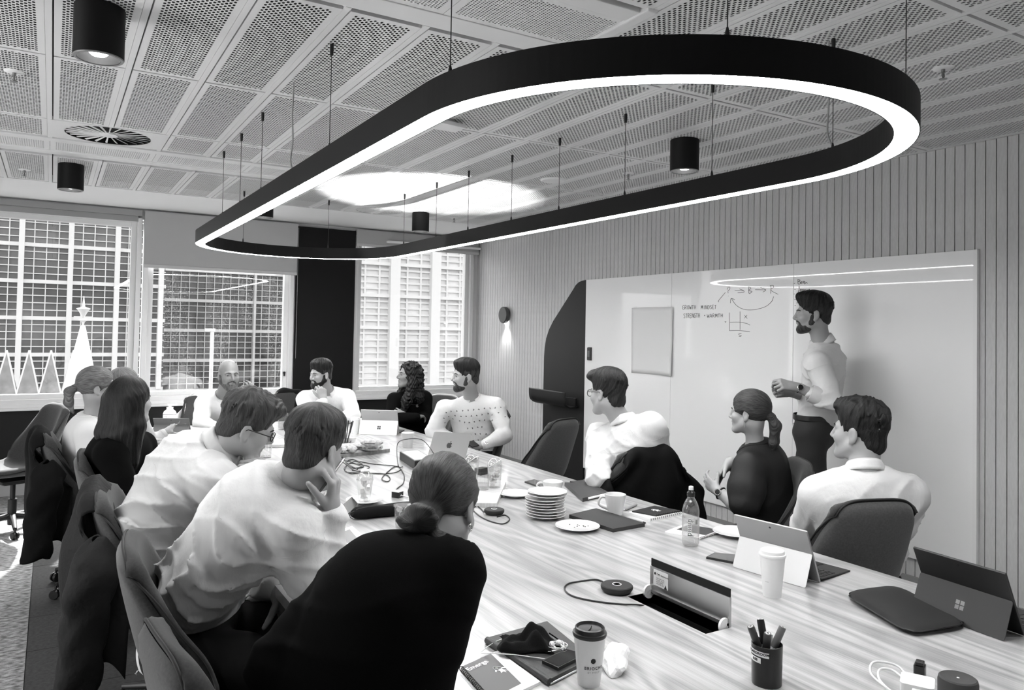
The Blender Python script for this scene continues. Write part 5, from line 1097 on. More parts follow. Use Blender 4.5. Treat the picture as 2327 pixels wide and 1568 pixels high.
# ---- boards with food and drinks
wood_board = mat('board_wood', .22, .5, noise=.3, nscale=14, stretch=(1, 12, 1)); wood_pale = mat('board_pale', .55, .5, noise=.15, nscale=14, stretch=(1, 12, 1))
brd, P = slab('serving_board', 'wooden serving board with filled rolls in the middle of the table', 'board', [(1.625, 4.91, 0.735), (2.043, 5.017, 0.735), (2.139, 5.306, 0.735), (1.727, 5.224, 0.735)], .022, wood_board)
bread = mat('bread_crust', .42, .75, noise=.35, nscale=60, bump=.4, bscale=120, bdist=.003); fill_ = mat('filling', .06, .7)
BP = [(1.685, 4.968, 0.757), (1.749, 4.959, 0.757), (1.876, 4.983, 0.757), (1.954, 4.989, 0.757), (1.771, 5.114, 0.757), (1.846, 5.102, 0.757), (1.87, 4.913, 0.8)]
bl_ = ['bread roll at the left front of the serving board', 'second bread roll from the left on the serving board', 'long bread roll in the middle front of the serving board', 'cut roll end showing its filling at the right of the board', 'bread roll at the back left of the serving board', 'bread roll at the back middle of the serving board', 'bread roll lying on top at the right of the board']
for k, p in enumerate(BP):
    t = thing('bread_roll', bl_[k], 'bread', (p[0], p[1], p[2] + .0005), -.5 + .25 * math.sin(k * 2.1), 'filled rolls on the serving board')
    a_, b_, c_ = [(.036, .04, .022), (.036, .042, .024), (.075, .04, .027), (.022, .03, .022), (.07, .04, .02), (.07, .04, .02), (.075, .042, .024)][k]
    bm_ = bmesh.new(); bmesh.ops.create_uvsphere(bm_, u_segments=18, v_segments=12, radius=1)
    for v in bm_.verts: w_ = v.co.copy(); s_ = 1 + .05 * math.sin(5 * w_.x + k) + .04 * math.sin(7 * w_.y + 2 * k); v.co = Vector((math.copysign(abs(w_.x) ** .8, w_.x) * a_ * s_, w_.y * b_ * s_, (w_.z * (1 - .12 * (abs(w_.z) < .12)) * c_ + c_)))
    me = bpy.data.meshes.new('roll'); bm_.to_mesh(me); bm_.free(); me.polygons.foreach_set('use_smooth', [True] * len(me.polygons)); link('crust', me, bread, t)
    MB().lathe([(0, -.0025), (1, -.0025), (1, .0025), (0, .0025)], 18, Matrix.Translation((0, 0, c_ * .95)) @ Matrix.Diagonal((a_ * 1.02, b_ * 1.02, 1, 1))).build('filling', fill_, t)
b2 = [Vector(p) for p in ((1.716, 3.335, 0.735), (1.881, 3.243, 0.735), (2.198, 3.687, 0.735), (2.102, 3.899, 0.735))]
slab('serving_board', 'pale wooden board under the clear drink jars', 'board', b2, .020, wood_pale)
for o in list(bpy.data.objects):
    if o.get('category') and ('left of its pair' in o['label'] or 'on the light wooden board' in o['label'] or 'between the two clear drinking jars' in o['label']): o.location.z += .0205
slab('loose_paper', 'small printed receipt on the pale wooden board', 'paper', [(1.837, 3.298, 0.756), (1.879, 3.267, 0.756), (1.986, 3.427, 0.756), (1.946, 3.458, 0.756)], .001, paper_m, z=TZ + .0206)
box_thing('equipment_block', 'black block behind the clear drink jars', 'box', (2.223, 4.019, 0.735), .4, .075, .05, .04, black_plastic)
# ---- pump bottle at the far left corner
bt = thing('lotion_bottle', 'white pump bottle with printed label at the far left of the table', 'bottle', (0.8756, 7.048, 0.735))
MB().lathe([(0, 0), (.050, 0), (.053, .004), (.053, .105), (.045, .125), (.028, .138), (.022, .140)], 32).build('bottle', mat('bottle_white', .85, .4), bt); MB().lathe([(.026, .138), (.027, .158), (.012, .160), (.010, .176), (.0, .176)], 20).box((-.016, -.010, .172), (.055, .010, .186), bev=.004).build('pump_head', mat('bottle_white', .85, .4), bt)
MB().lathe([(.0535, .098), (.0535, .102)], 32, cap=False).build('label_line', print_black, bt)
fa = math.atan2(-bt.location.y, -bt.location.x) + PI / 2; Rz = Matrix.Rotation(fa, 4, 'Z')
text_mesh('lettering', 'THE\nHAND\nCLEAN\nGEL', .016, mat('print_grey', .25, .6), bt, Rz @ Matrix.Translation((0, 0, .078)) @ Matrix.Rotation(-.9, 4, 'Z'), bend=.0536)
wrap(bt, [(.010 * math.cos(a), .010 * math.sin(a)) for a in [i * .5 for i in range(12)]], mat('print_grey', .25, .6), .03, .0537, 'round_mark', .02)
# ================================================================== PEOPLE: signed-distance bodies meshed with surface nets
F32 = np.float32
def axis(lo, hi, step, fine, fstep):
    x = lo; out = []
    while x <= hi:
        out.append(x); x += fstep if any(a - step < x < b for a, b in fine) else step
    return np.array(out, F32)
class Field:
    def __init__(s, lo, hi, step, fine=(), fstep=.004):
        s.ax = [axis(lo[i], hi[i], step, [(f[0][i], f[1][i]) for f in fine], fstep) for i in range(3)]
        s.d = np.full([len(a) for a in s.ax], 1.0, F32)
    def sub(s, lo, hi):
        sl = []
        for i in range(3):
            a = max(0, int(np.searchsorted(s.ax[i], lo[i])) - 2); b = min(len(s.ax[i]), int(np.searchsorted(s.ax[i], hi[i])) + 3); sl.append(slice(a, b))
        if any(q.stop - q.start < 1 for q in sl): return None
        X = s.ax[0][sl[0]][:, None, None]; Y = s.ax[1][sl[1]][None, :, None]; Z = s.ax[2][sl[2]][None, None, :]
        return tuple(sl), X, Y, Z
    def put(s, sl, d, k, op):
        o = s.d[sl]
        if op == '-': d = -d; h = np.clip(.5 - .5 * (d - o) / k, 0, 1) if k > 0 else None; s.d[sl] = np.maximum(o, d) if k <= 0 else d + (o - d) * h + k * h * (1 - h)
        elif op == '&': h = np.clip(.5 - .5 * (d - o) / k, 0, 1) if k > 0 else None; s.d[sl] = np.maximum(o, d) if k <= 0 else d + (o - d) * h + k * h * (1 - h)
        else: h = np.clip(.5 + .5 * (d - o) / k, 0, 1) if k > 0 else None; s.d[sl] = np.minimum(o, d) if k <= 0 else d + (o - d) * h - k * h * (1 - h)
    def cap(s, a, b, ra, rb, k=.02, op='+'):
        a = np.asarray(a, F32); b = np.asarray(b, F32); m = max(ra, rb) + k + .012
        q = s.sub(np.minimum(a, b) - m, np.maximum(a, b) + m)
        if q is None: return
        sl, X, Y, Z = q; v = b - a; L = float(v @ v) + 1e-9
        h = np.clip(((X - a[0]) * v[0] + (Y - a[1]) * v[1] + (Z - a[2]) * v[2]) / L, 0, 1)
        d = np.sqrt((X - a[0] - h * v[0]) ** 2 + (Y - a[1] - h * v[1]) ** 2 + (Z - a[2] - h * v[2]) ** 2) - (ra + (rb - ra) * h)
        s.put(sl, d, k, op)
    def ell(s, c, R, r, k=.02, op='+'):
        c = np.asarray(c, F32); R = np.asarray(R, F32); r = np.asarray(r, F32); ex = np.sqrt(((R * r[None, :]) ** 2).sum(1)); m = k + .012
        q = s.sub(c - ex - m, c + ex + m)
        if q is None: return
        sl, X, Y, Z = q; X = X - c[0]; Y = Y - c[1]; Z = Z - c[2]; k0 = 0; k1 = 0
        for i in range(3): t = X * R[0, i] + Y * R[1, i] + Z * R[2, i]; k0 = k0 + (t / r[i]) ** 2; k1 = k1 + (t / r[i] ** 2) ** 2
        k0 = np.sqrt(k0); k1 = np.sqrt(k1) + 1e-9; s.put(sl, k0 * (k0 - 1) / k1, k, op)
    def plane(s, p, n, k=.0, op='&'): # keeps the side against n
        p = np.asarray(p, F32); n = np.asarray(n, F32); n = n / np.linalg.norm(n)
        X = s.ax[0][:, None, None]; Y = s.ax[1][None, :, None]; Z = s.ax[2][None, None, :]
        s.put((slice(None),) * 3, (X - p[0]) * n[0] + (Y - p[1]) * n[1] + (Z - p[2]) * n[2], k, op)
    def near(s, fn, band=.05): # displace near the surface
        i = np.nonzero(np.abs(s.d) < band); s.d[i] += fn(s.ax[0][i[0]], s.ax[1][i[1]], s.ax[2][i[2]]).astype(F32)
    def mesh(s, name, off=(0, 0, 0), relax=1):
        d = s.d; ins = d < 0; nx, ny, nz = d.shape
        c = np.zeros((nx - 1, ny - 1, nz - 1), np.int8)
        for i in (0, 1):
            for j in (0, 1):
                for k in (0, 1): c += ins[i:nx - 1 + i, j:ny - 1 + j, k:nz - 1 + k]
        act = (c > 0) & (c < 8); I, J, K = np.nonzero(act); N = len(I)
        idx = np.full(act.shape, -1, np.int32); idx[I, J, K] = np.arange(N)
        V = np.zeros((N, 3)); cnt = np.zeros(N); cor = {}
        for i in (0, 1):
            for j in (0, 1):
                for k in (0, 1): cor[i, j, k] = d[I + i, J + j, K + k]
        for a in cor:
            for ax_ in range(3):
                if a[ax_] == 0:
                    b = list(a); b[ax_] = 1; b = tuple(b); da, db = cor[a], cor[b]; m = (da < 0) != (db < 0)
                    t = np.where(m, da / np.where(m, da - db, 1), 0)
                    P = np.zeros((N, 3))
                    for q in range(3):
                        base = s.ax[q][(I, J, K)[q] + a[q]]; P[:, q] = base + (t * (s.ax[q][(I, J, K)[q] + 1] - base) if q == ax_ else 0)
                    V[m] += P[m]; cnt[m] += 1
        V /= np.maximum(cnt, 1)[:, None]; F = []
        for ax_ in range(3):
            u, v = [(1, 2), (2, 0), (0, 1)][ax_]
            sa = [slice(None)] * 3; sb = [slice(None)] * 3; sa[ax_] = slice(0, -1); sb[ax_] = slice(1, None)
            A, B = ins[tuple(sa)], ins[tuple(sb)]; e = np.nonzero(A != B)
            ok = (e[u] > 0) & (e[v] > 0) & (e[u] < d.shape[u] - 1) & (e[v] < d.shape[v] - 1); e = [q[ok] for q in e]; flip = A[tuple(e)]
            def cell(du, dv): q = [None] * 3; q[ax_] = e[ax_]; q[u] = e[u] - du; q[v] = e[v] - dv; return idx[tuple(q)]
            Q = np.stack([cell(1, 1), cell(0, 1), cell(0, 0), cell(1, 0)], 1); Q = np.where(flip[:, None], Q, Q[:, ::-1]); F.append(Q[(Q >= 0).all(1)])
        F = np.concatenate(F)
        for _ in range(relax):
            S = np.zeros_like(V); n = np.zeros(len(V))
            for q in range(4): np.add.at(S, F[:, q], V[F[:, (q + 1) % 4]]); np.add.at(n, F[:, q], 1)
            V = V * .5 + .5 * S / np.maximum(n, 1)[:, None]
        V = V - np.asarray(off)
        me = bpy.data.meshes.new(name); me.vertices.add(len(V)); me.vertices.foreach_set('co', V.astype(F32).ravel())
        me.loops.add(len(F) * 4); me.loops.foreach_set('vertex_index', F.astype(np.int32).ravel()); me.polygons.add(len(F)); me.polygons.foreach_set('loop_start', np.arange(0, len(F) * 4, 4, dtype=np.int32))
        me.polygons.foreach_set('use_smooth', np.ones(len(F), bool)); me.update(calc_edges=True); me.validate(); return me
A_ = lambda p: np.asarray(p, float)
def nrm(v): v = A_(v); return v / (np.linalg.norm(v) + 1e-12)
I3 = np.eye(3)
def frame(f, u): # columns right, forward, up
    f = nrm(f); u = nrm(A_(u) - f * (A_(u) @ f)); r = np.cross(f, u); return np.stack([r, f, u], 1)
# ---- head in its own frame: x right, y forward, z up, origin mid-head
def head_sdf(F, T, sc_=1., fem=False, fine=True):
    """T(p) maps head coordinates to the field's frame; R is its rotation"""
    R = T[0]; c = T[1]; P = lambda x, y, z: c + R @ (A_((x, y, z)) * sc_); q = sc_
    E = lambda x, y, z, a, b, d, k, op='+': F.ell(P(x, y, z), R, (a * q, b * q, d * q), k * q, op)
    C = lambda a, b, ra, rb, k, op='+': F.cap(P(*a), P(*b), ra * q, rb * q, k * q, op)
    j = .92 if fem else 1.
    E(0, -.014, .034, .074, .094, .086, .02)
    E(0, .034, -.028, .056 * j, .060, .084, .03)
    C((-.052 * j, .005, -.055), (-.018, .072, -.098), .021, .017, .03); C((.052 * j, .005, -.055), (.018, .072, -.098), .021, .017, .03)
    E(0, .078, -.100, .020 * j, .018, .016, .02)
    E(0, -.03, -.05, .056, .05, .06, .03)
    for s_ in (-1, 1):
        E(.036 * s_, .062, -.028, .024, .024, .024, .025); C((.010 * s_, .088, .020), (.046 * s_, .072, .016), .0085, .007, .014)
        E(.031 * s_, .098, .001, .017, .016, .0105, .012, '-'); E(.031 * s_, .0755, .001, .0135, .0135, .0125, .004)
        C((.018 * s_, .0905, .0075), (.043 * s_, .083, .006), .0032, .0026, .003)
        E(.0765 * s_, -.008, -.010, .0075, .019, .032, .006); E(.083 * s_, -.004, -.008, .004, .011, .020, .004, '-'); E(.0755 * s_, .0, -.036, .006, .009, .011, .006)
        E(.012 * s_, .098, -.034, .0085, .009, .0075, .006)
    C((0, .090, .014), (0, .112, -.027), .0085, .0105, .010); C((0, .106, -.031), (0, .092, -.036), .009, .008, .006)
    C((-.019, .086, -.0585), (0, .0945, -.0565), .0048, .0068, .006); C((.019, .086, -.0585), (0, .0945, -.0565), .0048, .0068, .006); C((-.016, .086, -.069), (.016, .086, -.069), .0068, .0068, .010); C((-.020, .097, -.0635), (.020, .097, -.0635), .0016, .0016, .003, '-')
def hand_sdf(F, w, d, n, side, curl=(.5, .6, .4), q=1., thumb=.5, spread=.10):
    d = nrm(d); n = nrm(A_(n) - d * (A_(n) @ d)); t = np.cross(d, n) * (1 if side == 'r' else -1)
    w = A_(w); P = lambda a, b, c: w + (d * a + t * b + n * c) * q
    kn = [(.090, .031, .0), (.094, .010, -.003), (.088, -.011, -.002), (.078, -.030, .003)]
    for (a, b, c) in kn: F.cap(P(.006, b * .62, 0), P(a, b, c), .0135 * q, .0108 * q, .014 * q)
    F.cap(P(-.03, 0, 0), P(.02, 0, 0), .024 * q, .022 * q, .02 * q)
    ln = [(.042, .026, .020), (.047, .030, .021), (.044, .028, .020), (.034, .021, .018)]
    for i, (a, b, c) in enumerate(kn):
        p = P(a, b, c); ang = 0; sp = (1.5 - i) * spread; base = nrm(d + t * sp)
        for s_ in range(3):
            ang += curl[s_] * (1 + .08 * i); v = base * math.cos(ang) + n * math.sin(ang); e = p + v * ln[i][s_] * q; F.cap(p, e, (.0098 - .0012 * s_) * q, (.0088 - .0013 * s_) * q, .0035 * q); p = e
    b0 = P(.022, .020, .004); v = nrm(d * .62 + t * (.75 - .4 * thumb) + n * (.25 + .5 * thumb)); e = b0 + v * .044 * q; F.cap(b0, e, .0145 * q, .0115 * q, .010 * q)
    v2 = nrm(v + d * .35 * thumb + n * .25 * thumb - t * .3 * thumb); e2 = e + v2 * .033 * q; F.cap(e, e2, .0112 * q, .0098 * q, .004 * q); v3 = nrm(v2 + n * .25 * thumb - t * .2 * thumb); F.cap(e2, e2 + v3 * .025 * q, .0098 * q, .0078 * q, .004 * q)
    return [P(.09, 0, 0) - .11 * q, P(.09, 0, 0) + .11 * q]
skin = mat('skin', .28, .5, spec=.4, bump=.04, bscale=400); skin_fair = mat('skin_fair', .30, .5, spec=.4, bump=.04, bscale=400); skin_mid = mat('skin_mid', .19, .5, spec=.4, bump=.04, bscale=400)
eye_white = mat('eye_white', .7, .2); iris_m = mat('iris', .02, .1)
def hair_mat(name, v, v2):
    m = mat(name, v, .45, spec=.3); nt = m.node_tree; b = nt.nodes['Principled BSDF']; at = nd(nt, 'ShaderNodeAttribute'); at.attribute_name = 'strand'
    def nz(st, det):
        mp = nd(nt, 'ShaderNodeMapping'); mp.inputs['Scale'].default_value = st; nt.links.new(at.outputs['Vector'], mp.inputs[0]); n = nd(nt, 'ShaderNodeTexNoise'); n.inputs['Scale'].default_value = 1.; n.inputs['Detail'].default_value = det; nt.links.new(mp.outputs[0], n.inputs['Vector']); return n
    n = nz((26, 26, 3), 4); r = nd(nt, 'ShaderNodeMapRange'); r.inputs[1].default_value = .32; r.inputs[2].default_value = .68; r.inputs[3].default_value = v2; r.inputs[4].default_value = v; nt.links.new(n.outputs[0], r.inputs[0]); nt.links.new(r.outputs[0], b.inputs['Base Color'])
    n = nz((60, 60, 5), 3); bp = nd(nt, 'ShaderNodeBump'); bp.inputs['Strength'].default_value = .8; bp.inputs['Distance'].default_value = .004; nt.links.new(n.outputs[0], bp.inputs['Height']); nt.links.new(bp.outputs[0], b.inputs['Normal']); return m
def strand_attr(me, axis_):
    n = len(me.vertices); co = np.zeros(n * 3, F32); me.vertices.foreach_get('co', co); co = co.reshape(-1, 3); a = nrm(axis_); e1 = nrm(np.cross(a, (1, .01, .02))); e2 = np.cross(a, e1); c0 = np.array((0, -.01, .02))
    p = co - c0; L = np.linalg.norm(p, axis=1) + 1e-6; x, y, z = p @ e1, p @ e2, p @ a; r = np.sqrt(x * x + y * y) + 1e-5; o = np.stack([x / r, y / r, np.arccos(np.clip(z / L, -1, 1)) + L * 6], 1).astype(F32)
    at = me.attributes.new('strand', 'FLOAT_VECTOR', 'POINT'); at.data.foreach_set('vector', o.ravel()); return me
hair_black = hair_mat('hair_black', .010, .002); hair_dark = hair_mat('hair_dark', .022, .003); hair_brown = hair_mat('hair_brown', .06, .010); hair_blond = hair_mat('hair_blond', .20, .05); stubble = hair_mat('stubble', .05, .012)
def strands(amp, axis_, seed):
    r = np.random.default_rng(seed); p = r.uniform(0, 6.28, 8); a = nrm(axis_); e1 = nrm(np.cross(a, (1, .01, .02))); e2 = np.cross(a, e1)
    def fn(x, y, z):
        q = np.stack([x, y + .01, z - .02], 1); u, v, w_ = q @ e1, q @ e2, q @ a; ph = np.arctan2(v, u); L = np.linalg.norm(q, axis=1); th = np.arccos(np.clip(w_ / (L + 1e-6), -1, 1)); k = np.sin(np.minimum(th * 1.2, 1.57))
        s = ph * 9 + 1.1 * np.sin(th * 3.1 + p[0]) + .8 * np.sin(ph * 3 + th * 2 + p[1])
        return amp * k * (np.sin(s * 1.0 + p[2]) * .9 + .7 * np.sin(2.33 * s + 1.3 * np.sin(th * 4 + p[3])) + .5 * np.sin(4.7 * s + p[4] + 2 * np.sin(th * 5)) + .6 * np.sin(th * 9 + 2.2 * np.sin(ph * 2 + p[5])) * .5)
    return fn
AXES = {'pony': (0, -1, -.02), 'high_pony': (0, -1, .05), 'bun': (0, -.85, -.55), 'long': (0, -.08, 1), 'curly': (0, .1, 1)}
def hair_mesh(style, seed, q, taper=False):
    lo, hi = {'long': ((-.14, -.2, -.36), (.14, .13, .19)), 'curly': ((-.15, -.2, -.36), (.15, .13, .19)), 'pony': ((-.13, -.22, -.26), (.13, .13, .18)), 'bun': ((-.14, -.22, -.17), (.14, .13, .18)), 'high_pony': ((-.13, -.24, -.2), (.13, .13, .18))}.get(style, ((-.13, -.17, -.13), (.13, .15, .2)))
    F = Field(lo, hi, .0048); E = lambda x, y, z, a, b, d, k=.02, op='+', R=I3: F.ell((x, y, z), R, (a, b, d), k, op); C = lambda a, b, ra, rb, k=.02, op='+': F.cap(a, b, ra, rb, k, op)
    g = {'buzz': .0035, 'fade': .008}.get(style, .012)
    if style in ('short', 'quiff', 'tousled', 'swept'):
        E(0, -.016, .036, .0785, .0995, .091); E(0, -.010, .084, .0795, .101, .064, .03)
    else: E(0, -.016, .038, .076 + g, .097 + g, .088 + g)
    if style in ('short', 'fade', 'quiff', 'tousled', 'swept'):
        E(0, .022, .105, .064, .072, .034 if style != 'quiff' else .042)
        if style == 'quiff': E(0, .066, .108, .050, .034, .026)
        if style == 'tousled': E(0, .070, .100, .052, .034, .026)
        if style == 'swept': E(-.03, .075, .095, .05, .036, .03); E(.035, .055, .105, .045, .05, .03)
        E(0, -.058, -.045, .055, .048, .045, .03)
    if style == 'buzz': E(0, -.055, -.04, .060, .050, .04, .03)
    E(0, .140, -.015, .088, .078, .106, .012, '-')                       # forehead and face
    if style not in ('long', 'curly'):
        for s_ in (-1, 1): E(.088 * s_, .004, -.016, .026, .026, .032, .008, '-'); E(.085 * s_, .055, -.045, .05, .05, .05, .008, '-')
        F.plane((0, -.1, (-.088 if style in ('short', 'swept', 'quiff', 'tousled') else -.080) + (.050 if taper else 0)), (0, .52 - (.25 if taper else 0), -1), .012 if taper else .006)
    else:
        F.plane((0, .0, -.06), (0, 1, -.35), .0) if False else None
    if style == 'long':
        for s_ in (-1, 1):
            C((.066 * s_, -.01, .03), (.082 * s_, -.02, -.12), .030, .034, .03); C((.082 * s_, -.02, -.12), (.075 * s_, -.035, -.30), .034, .026, .03)
        for x in (-.05, 0, .05): C((x, -.075, .02), (x * 1.2, -.10, -.15), .045, .045, .03); C((x * 1.2, -.10, -.15), (x * 1.25, -.085, -.31), .045, .028, .03)
        E(0, .09, -.10, .05, .09, .12, .01, '-')
    if style == 'curly':
        for s_ in (-1, 1):
            C((.06 * s_, .0, .06), (.088 * s_, -.01, -.08), .036, .04, .03); C((.088 * s_, -.01, -.08), (.10 * s_, .03, -.22), .042, .044, .03); C((.10 * s_, .03, -.22), (.085 * s_, .05, -.31), .044, .026, .03)
        for x in (-.05, .05): C((x, -.07, .02), (x * 1.5, -.09, -.2), .05, .045, .03)
        E(0, .115, -.03, .066, .085, .12, .012, '-')
    if style == 'pony':      # low long pony tail
        C((0, -.095, -.005), (0, -.125, -.015), .022, .020, .012); C((0, -.125, -.015), (.004, -.145, -.06), .022, .030, .015); C((.004, -.145, -.06), (.012, -.135, -.15), .030, .026, .02); C((.012, -.135, -.15), (.02, -.12, -.24), .026, .007, .02)
    if style == 'high_pony':
        C((0, -.10, .0), (0, -.126, .002), .020, .019, .010); C((0, -.126, .002), (0, -.156, -.020), .020, .027, .015); C((0, -.156, -.020), (.004, -.160, -.085), .028, .026, .02); C((.004, -.160, -.085), (.01, -.135, -.150), .026, .006, .02)
    if style == 'bun':
        for k in range(9): a = k * .7; E(-.008 + .030 * math.cos(a), -.132 - .014 * math.sin(2 * a), -.058 + .022 * math.sin(a), .026, .022, .013, .006)
        C((0, -.10, -.045), (-.008, -.128, -.058), .036, .034, .015); C((-.05, -.04, -.09), (-.02, -.11, -.09), .014, .02, .01); C((.055, -.02, -.095), (.03, -.10, -.095), .012, .018, .01)
    amp = {'buzz': .0004, 'fade': .0010, 'long': .0016, 'pony': .0012, 'high_pony': .0014, 'bun': .0014}.get(style, .0024); AX = AXES.get(style, (.15, -.35, 1))
    if style in ('short', 'quiff', 'tousled', 'swept'):      # combed locks over the crown
        r = np.random.default_rng(seed + 50); ax_ = nrm((.15, -.45, 1)); e1 = nrm(np.cross(ax_, (0, 1, .1))); e2 = np.cross(ax_, e1); wild = {'tousled': 1.0, 'quiff': .6, 'swept': .5}.get(style, .3)
        for i in range(90):
            ph = r.uniform(0, 6.28); th0 = r.uniform(.1, .75); P_ = []
            for k in range(5):
                th = th0 + k * .15; ph_ = ph + (.10 * k * (1 if style != 'swept' else 2.2)) * math.sin(i * 2.1 if style == 'tousled' else 1.2); v = ax_ * math.cos(th) + (e1 * math.cos(ph_) + e2 * math.sin(ph_)) * math.sin(th); v = v / np.array((.082, .104, .092)); v = v / np.linalg.norm(v) * 1.0
                q_ = np.array((.0, -.012, .044)) + v * np.array((.082, .104, .092)) * (1 + (.02 + .05 * wild * r.uniform(0, 1)) * (.6 + .25 * k) * (1 if v[2] > .15 else .2)); P_.append(q_)
            if P_[-1][1] > .075 and P_[-1][2] < .075: continue
            for k in range(4): F.cap(P_[k], P_[k + 1], .0062 - .0006 * k, .0056 - .0006 * k, .004)
        E(0, .140, -.015, .086, .076, .104, .008, '-')
    if style == 'curly':
        r = np.random.default_rng(seed); p = r.uniform(0, 6, 6)
        F.near(lambda x, y, z: .007 * np.sin(70 * z + 8 * np.sin(22 * x + p[0]) + p[1]) * np.sin(60 * x + 5 * np.sin(30 * z + p[2])) + .004 * np.sin(130 * z + 9 * np.sin(40 * y)))
    elif style == 'tousled':
        F.near(lambda x, y, z: .005 * np.sin(95 * x + 6 * np.sin(42 * y + seed)) * np.sin(70 * y + 4 * np.sin(38 * x)) * (z > .02)); F.near(strands(.0016, AX, seed))
    else: F.near(strands(amp, AX, seed))
    return strand_attr(F.mesh('hair', relax=0), AX)
def beard_mesh(full, seed, q):
    F = Field((-.09, -.04, -.15), (.09, .14, .02), .0042); g = .0032 + .0110 * full
    C = lambda a, b, ra, rb, k=.02, op='+': F.cap(a, b, ra, rb, k, op); E = lambda x, y, z, a, b, d, k=.02, op='+': F.ell((x, y, z), I3, (a, b, d), k, op)
    for s_ in (-1, 1):
        C((.052 * s_, .006, -.052), (.018 * s_, .070, -.098), .0195 + g, .017 + g, .02); C((.064 * s_, .012, -.012), (.054 * s_, .02, -.055), .010, .016 + g * .6, .012); C((.004 * s_, .0955, -.046), (.026 * s_, .084, -.056), .0062, .0058, .006); C((.026 * s_, .084, -.056), (.030 * s_, .078, -.08), .006, .010, .008)
    E(0, .078, -.102, .022 + g, .018 + g, .018 + g * 1.5); E(0, .04, -.085, .05, .05, .035)
    E(0, .104, -.0635, .018, .02, .0065, .003, '-')
    for s_ in (-1, 1): E(.044 * s_, .088, -.014, .030, .05, .030, .008, '-')
    E(0, -.03, -.10, .05, .06, .09, .01, '-')
    F.near(lambda x, y, z: .0012 * np.sin(190 * x + 3 * np.sin(60 * z)) * np.sin(150 * z + 40 * y + seed)); return strand_attr(F.mesh('beard', relax=0), (0, .3, 1))
def tubefield(F, pts, rs, k):
    for i in range(len(pts) - 1): F.cap(pts[i], pts[i + 1], rs[i], rs[i + 1], k)
def torso_sdf(F, S, g, fem):
    ru, hp, nk = S['tr'], S['hp'], S['nk']; R = S['tR']; Rp = S['pR']; q = S['size']
    E = lambda c, R_, a, k: F.ell(c, R_, [x * q + g for x in a], k)
    E(hp, Rp, (.165, .118, .12), .05); E(S['waist'], S['wR'], (.145 if not fem else .128, .108, .135), .07); E(S['chest'], R, (.166 if not fem else .148, .112, .165), .07)
    E(S['upper'], R, (.150 if not fem else .135, .088, .082), .06)
    if fem: 
        for s_ in (-1, 1): E(S['chest'] + R @ A_((.07 * s_, .085, .03)) * q, R, (.058, .05, .055), .03)
    for s_ in ('l', 'r'):
        F.cap(S['nk'] - R[:, 2] * .058, S['s' + s_], .047 * q + g, .054 * q + g, .07)
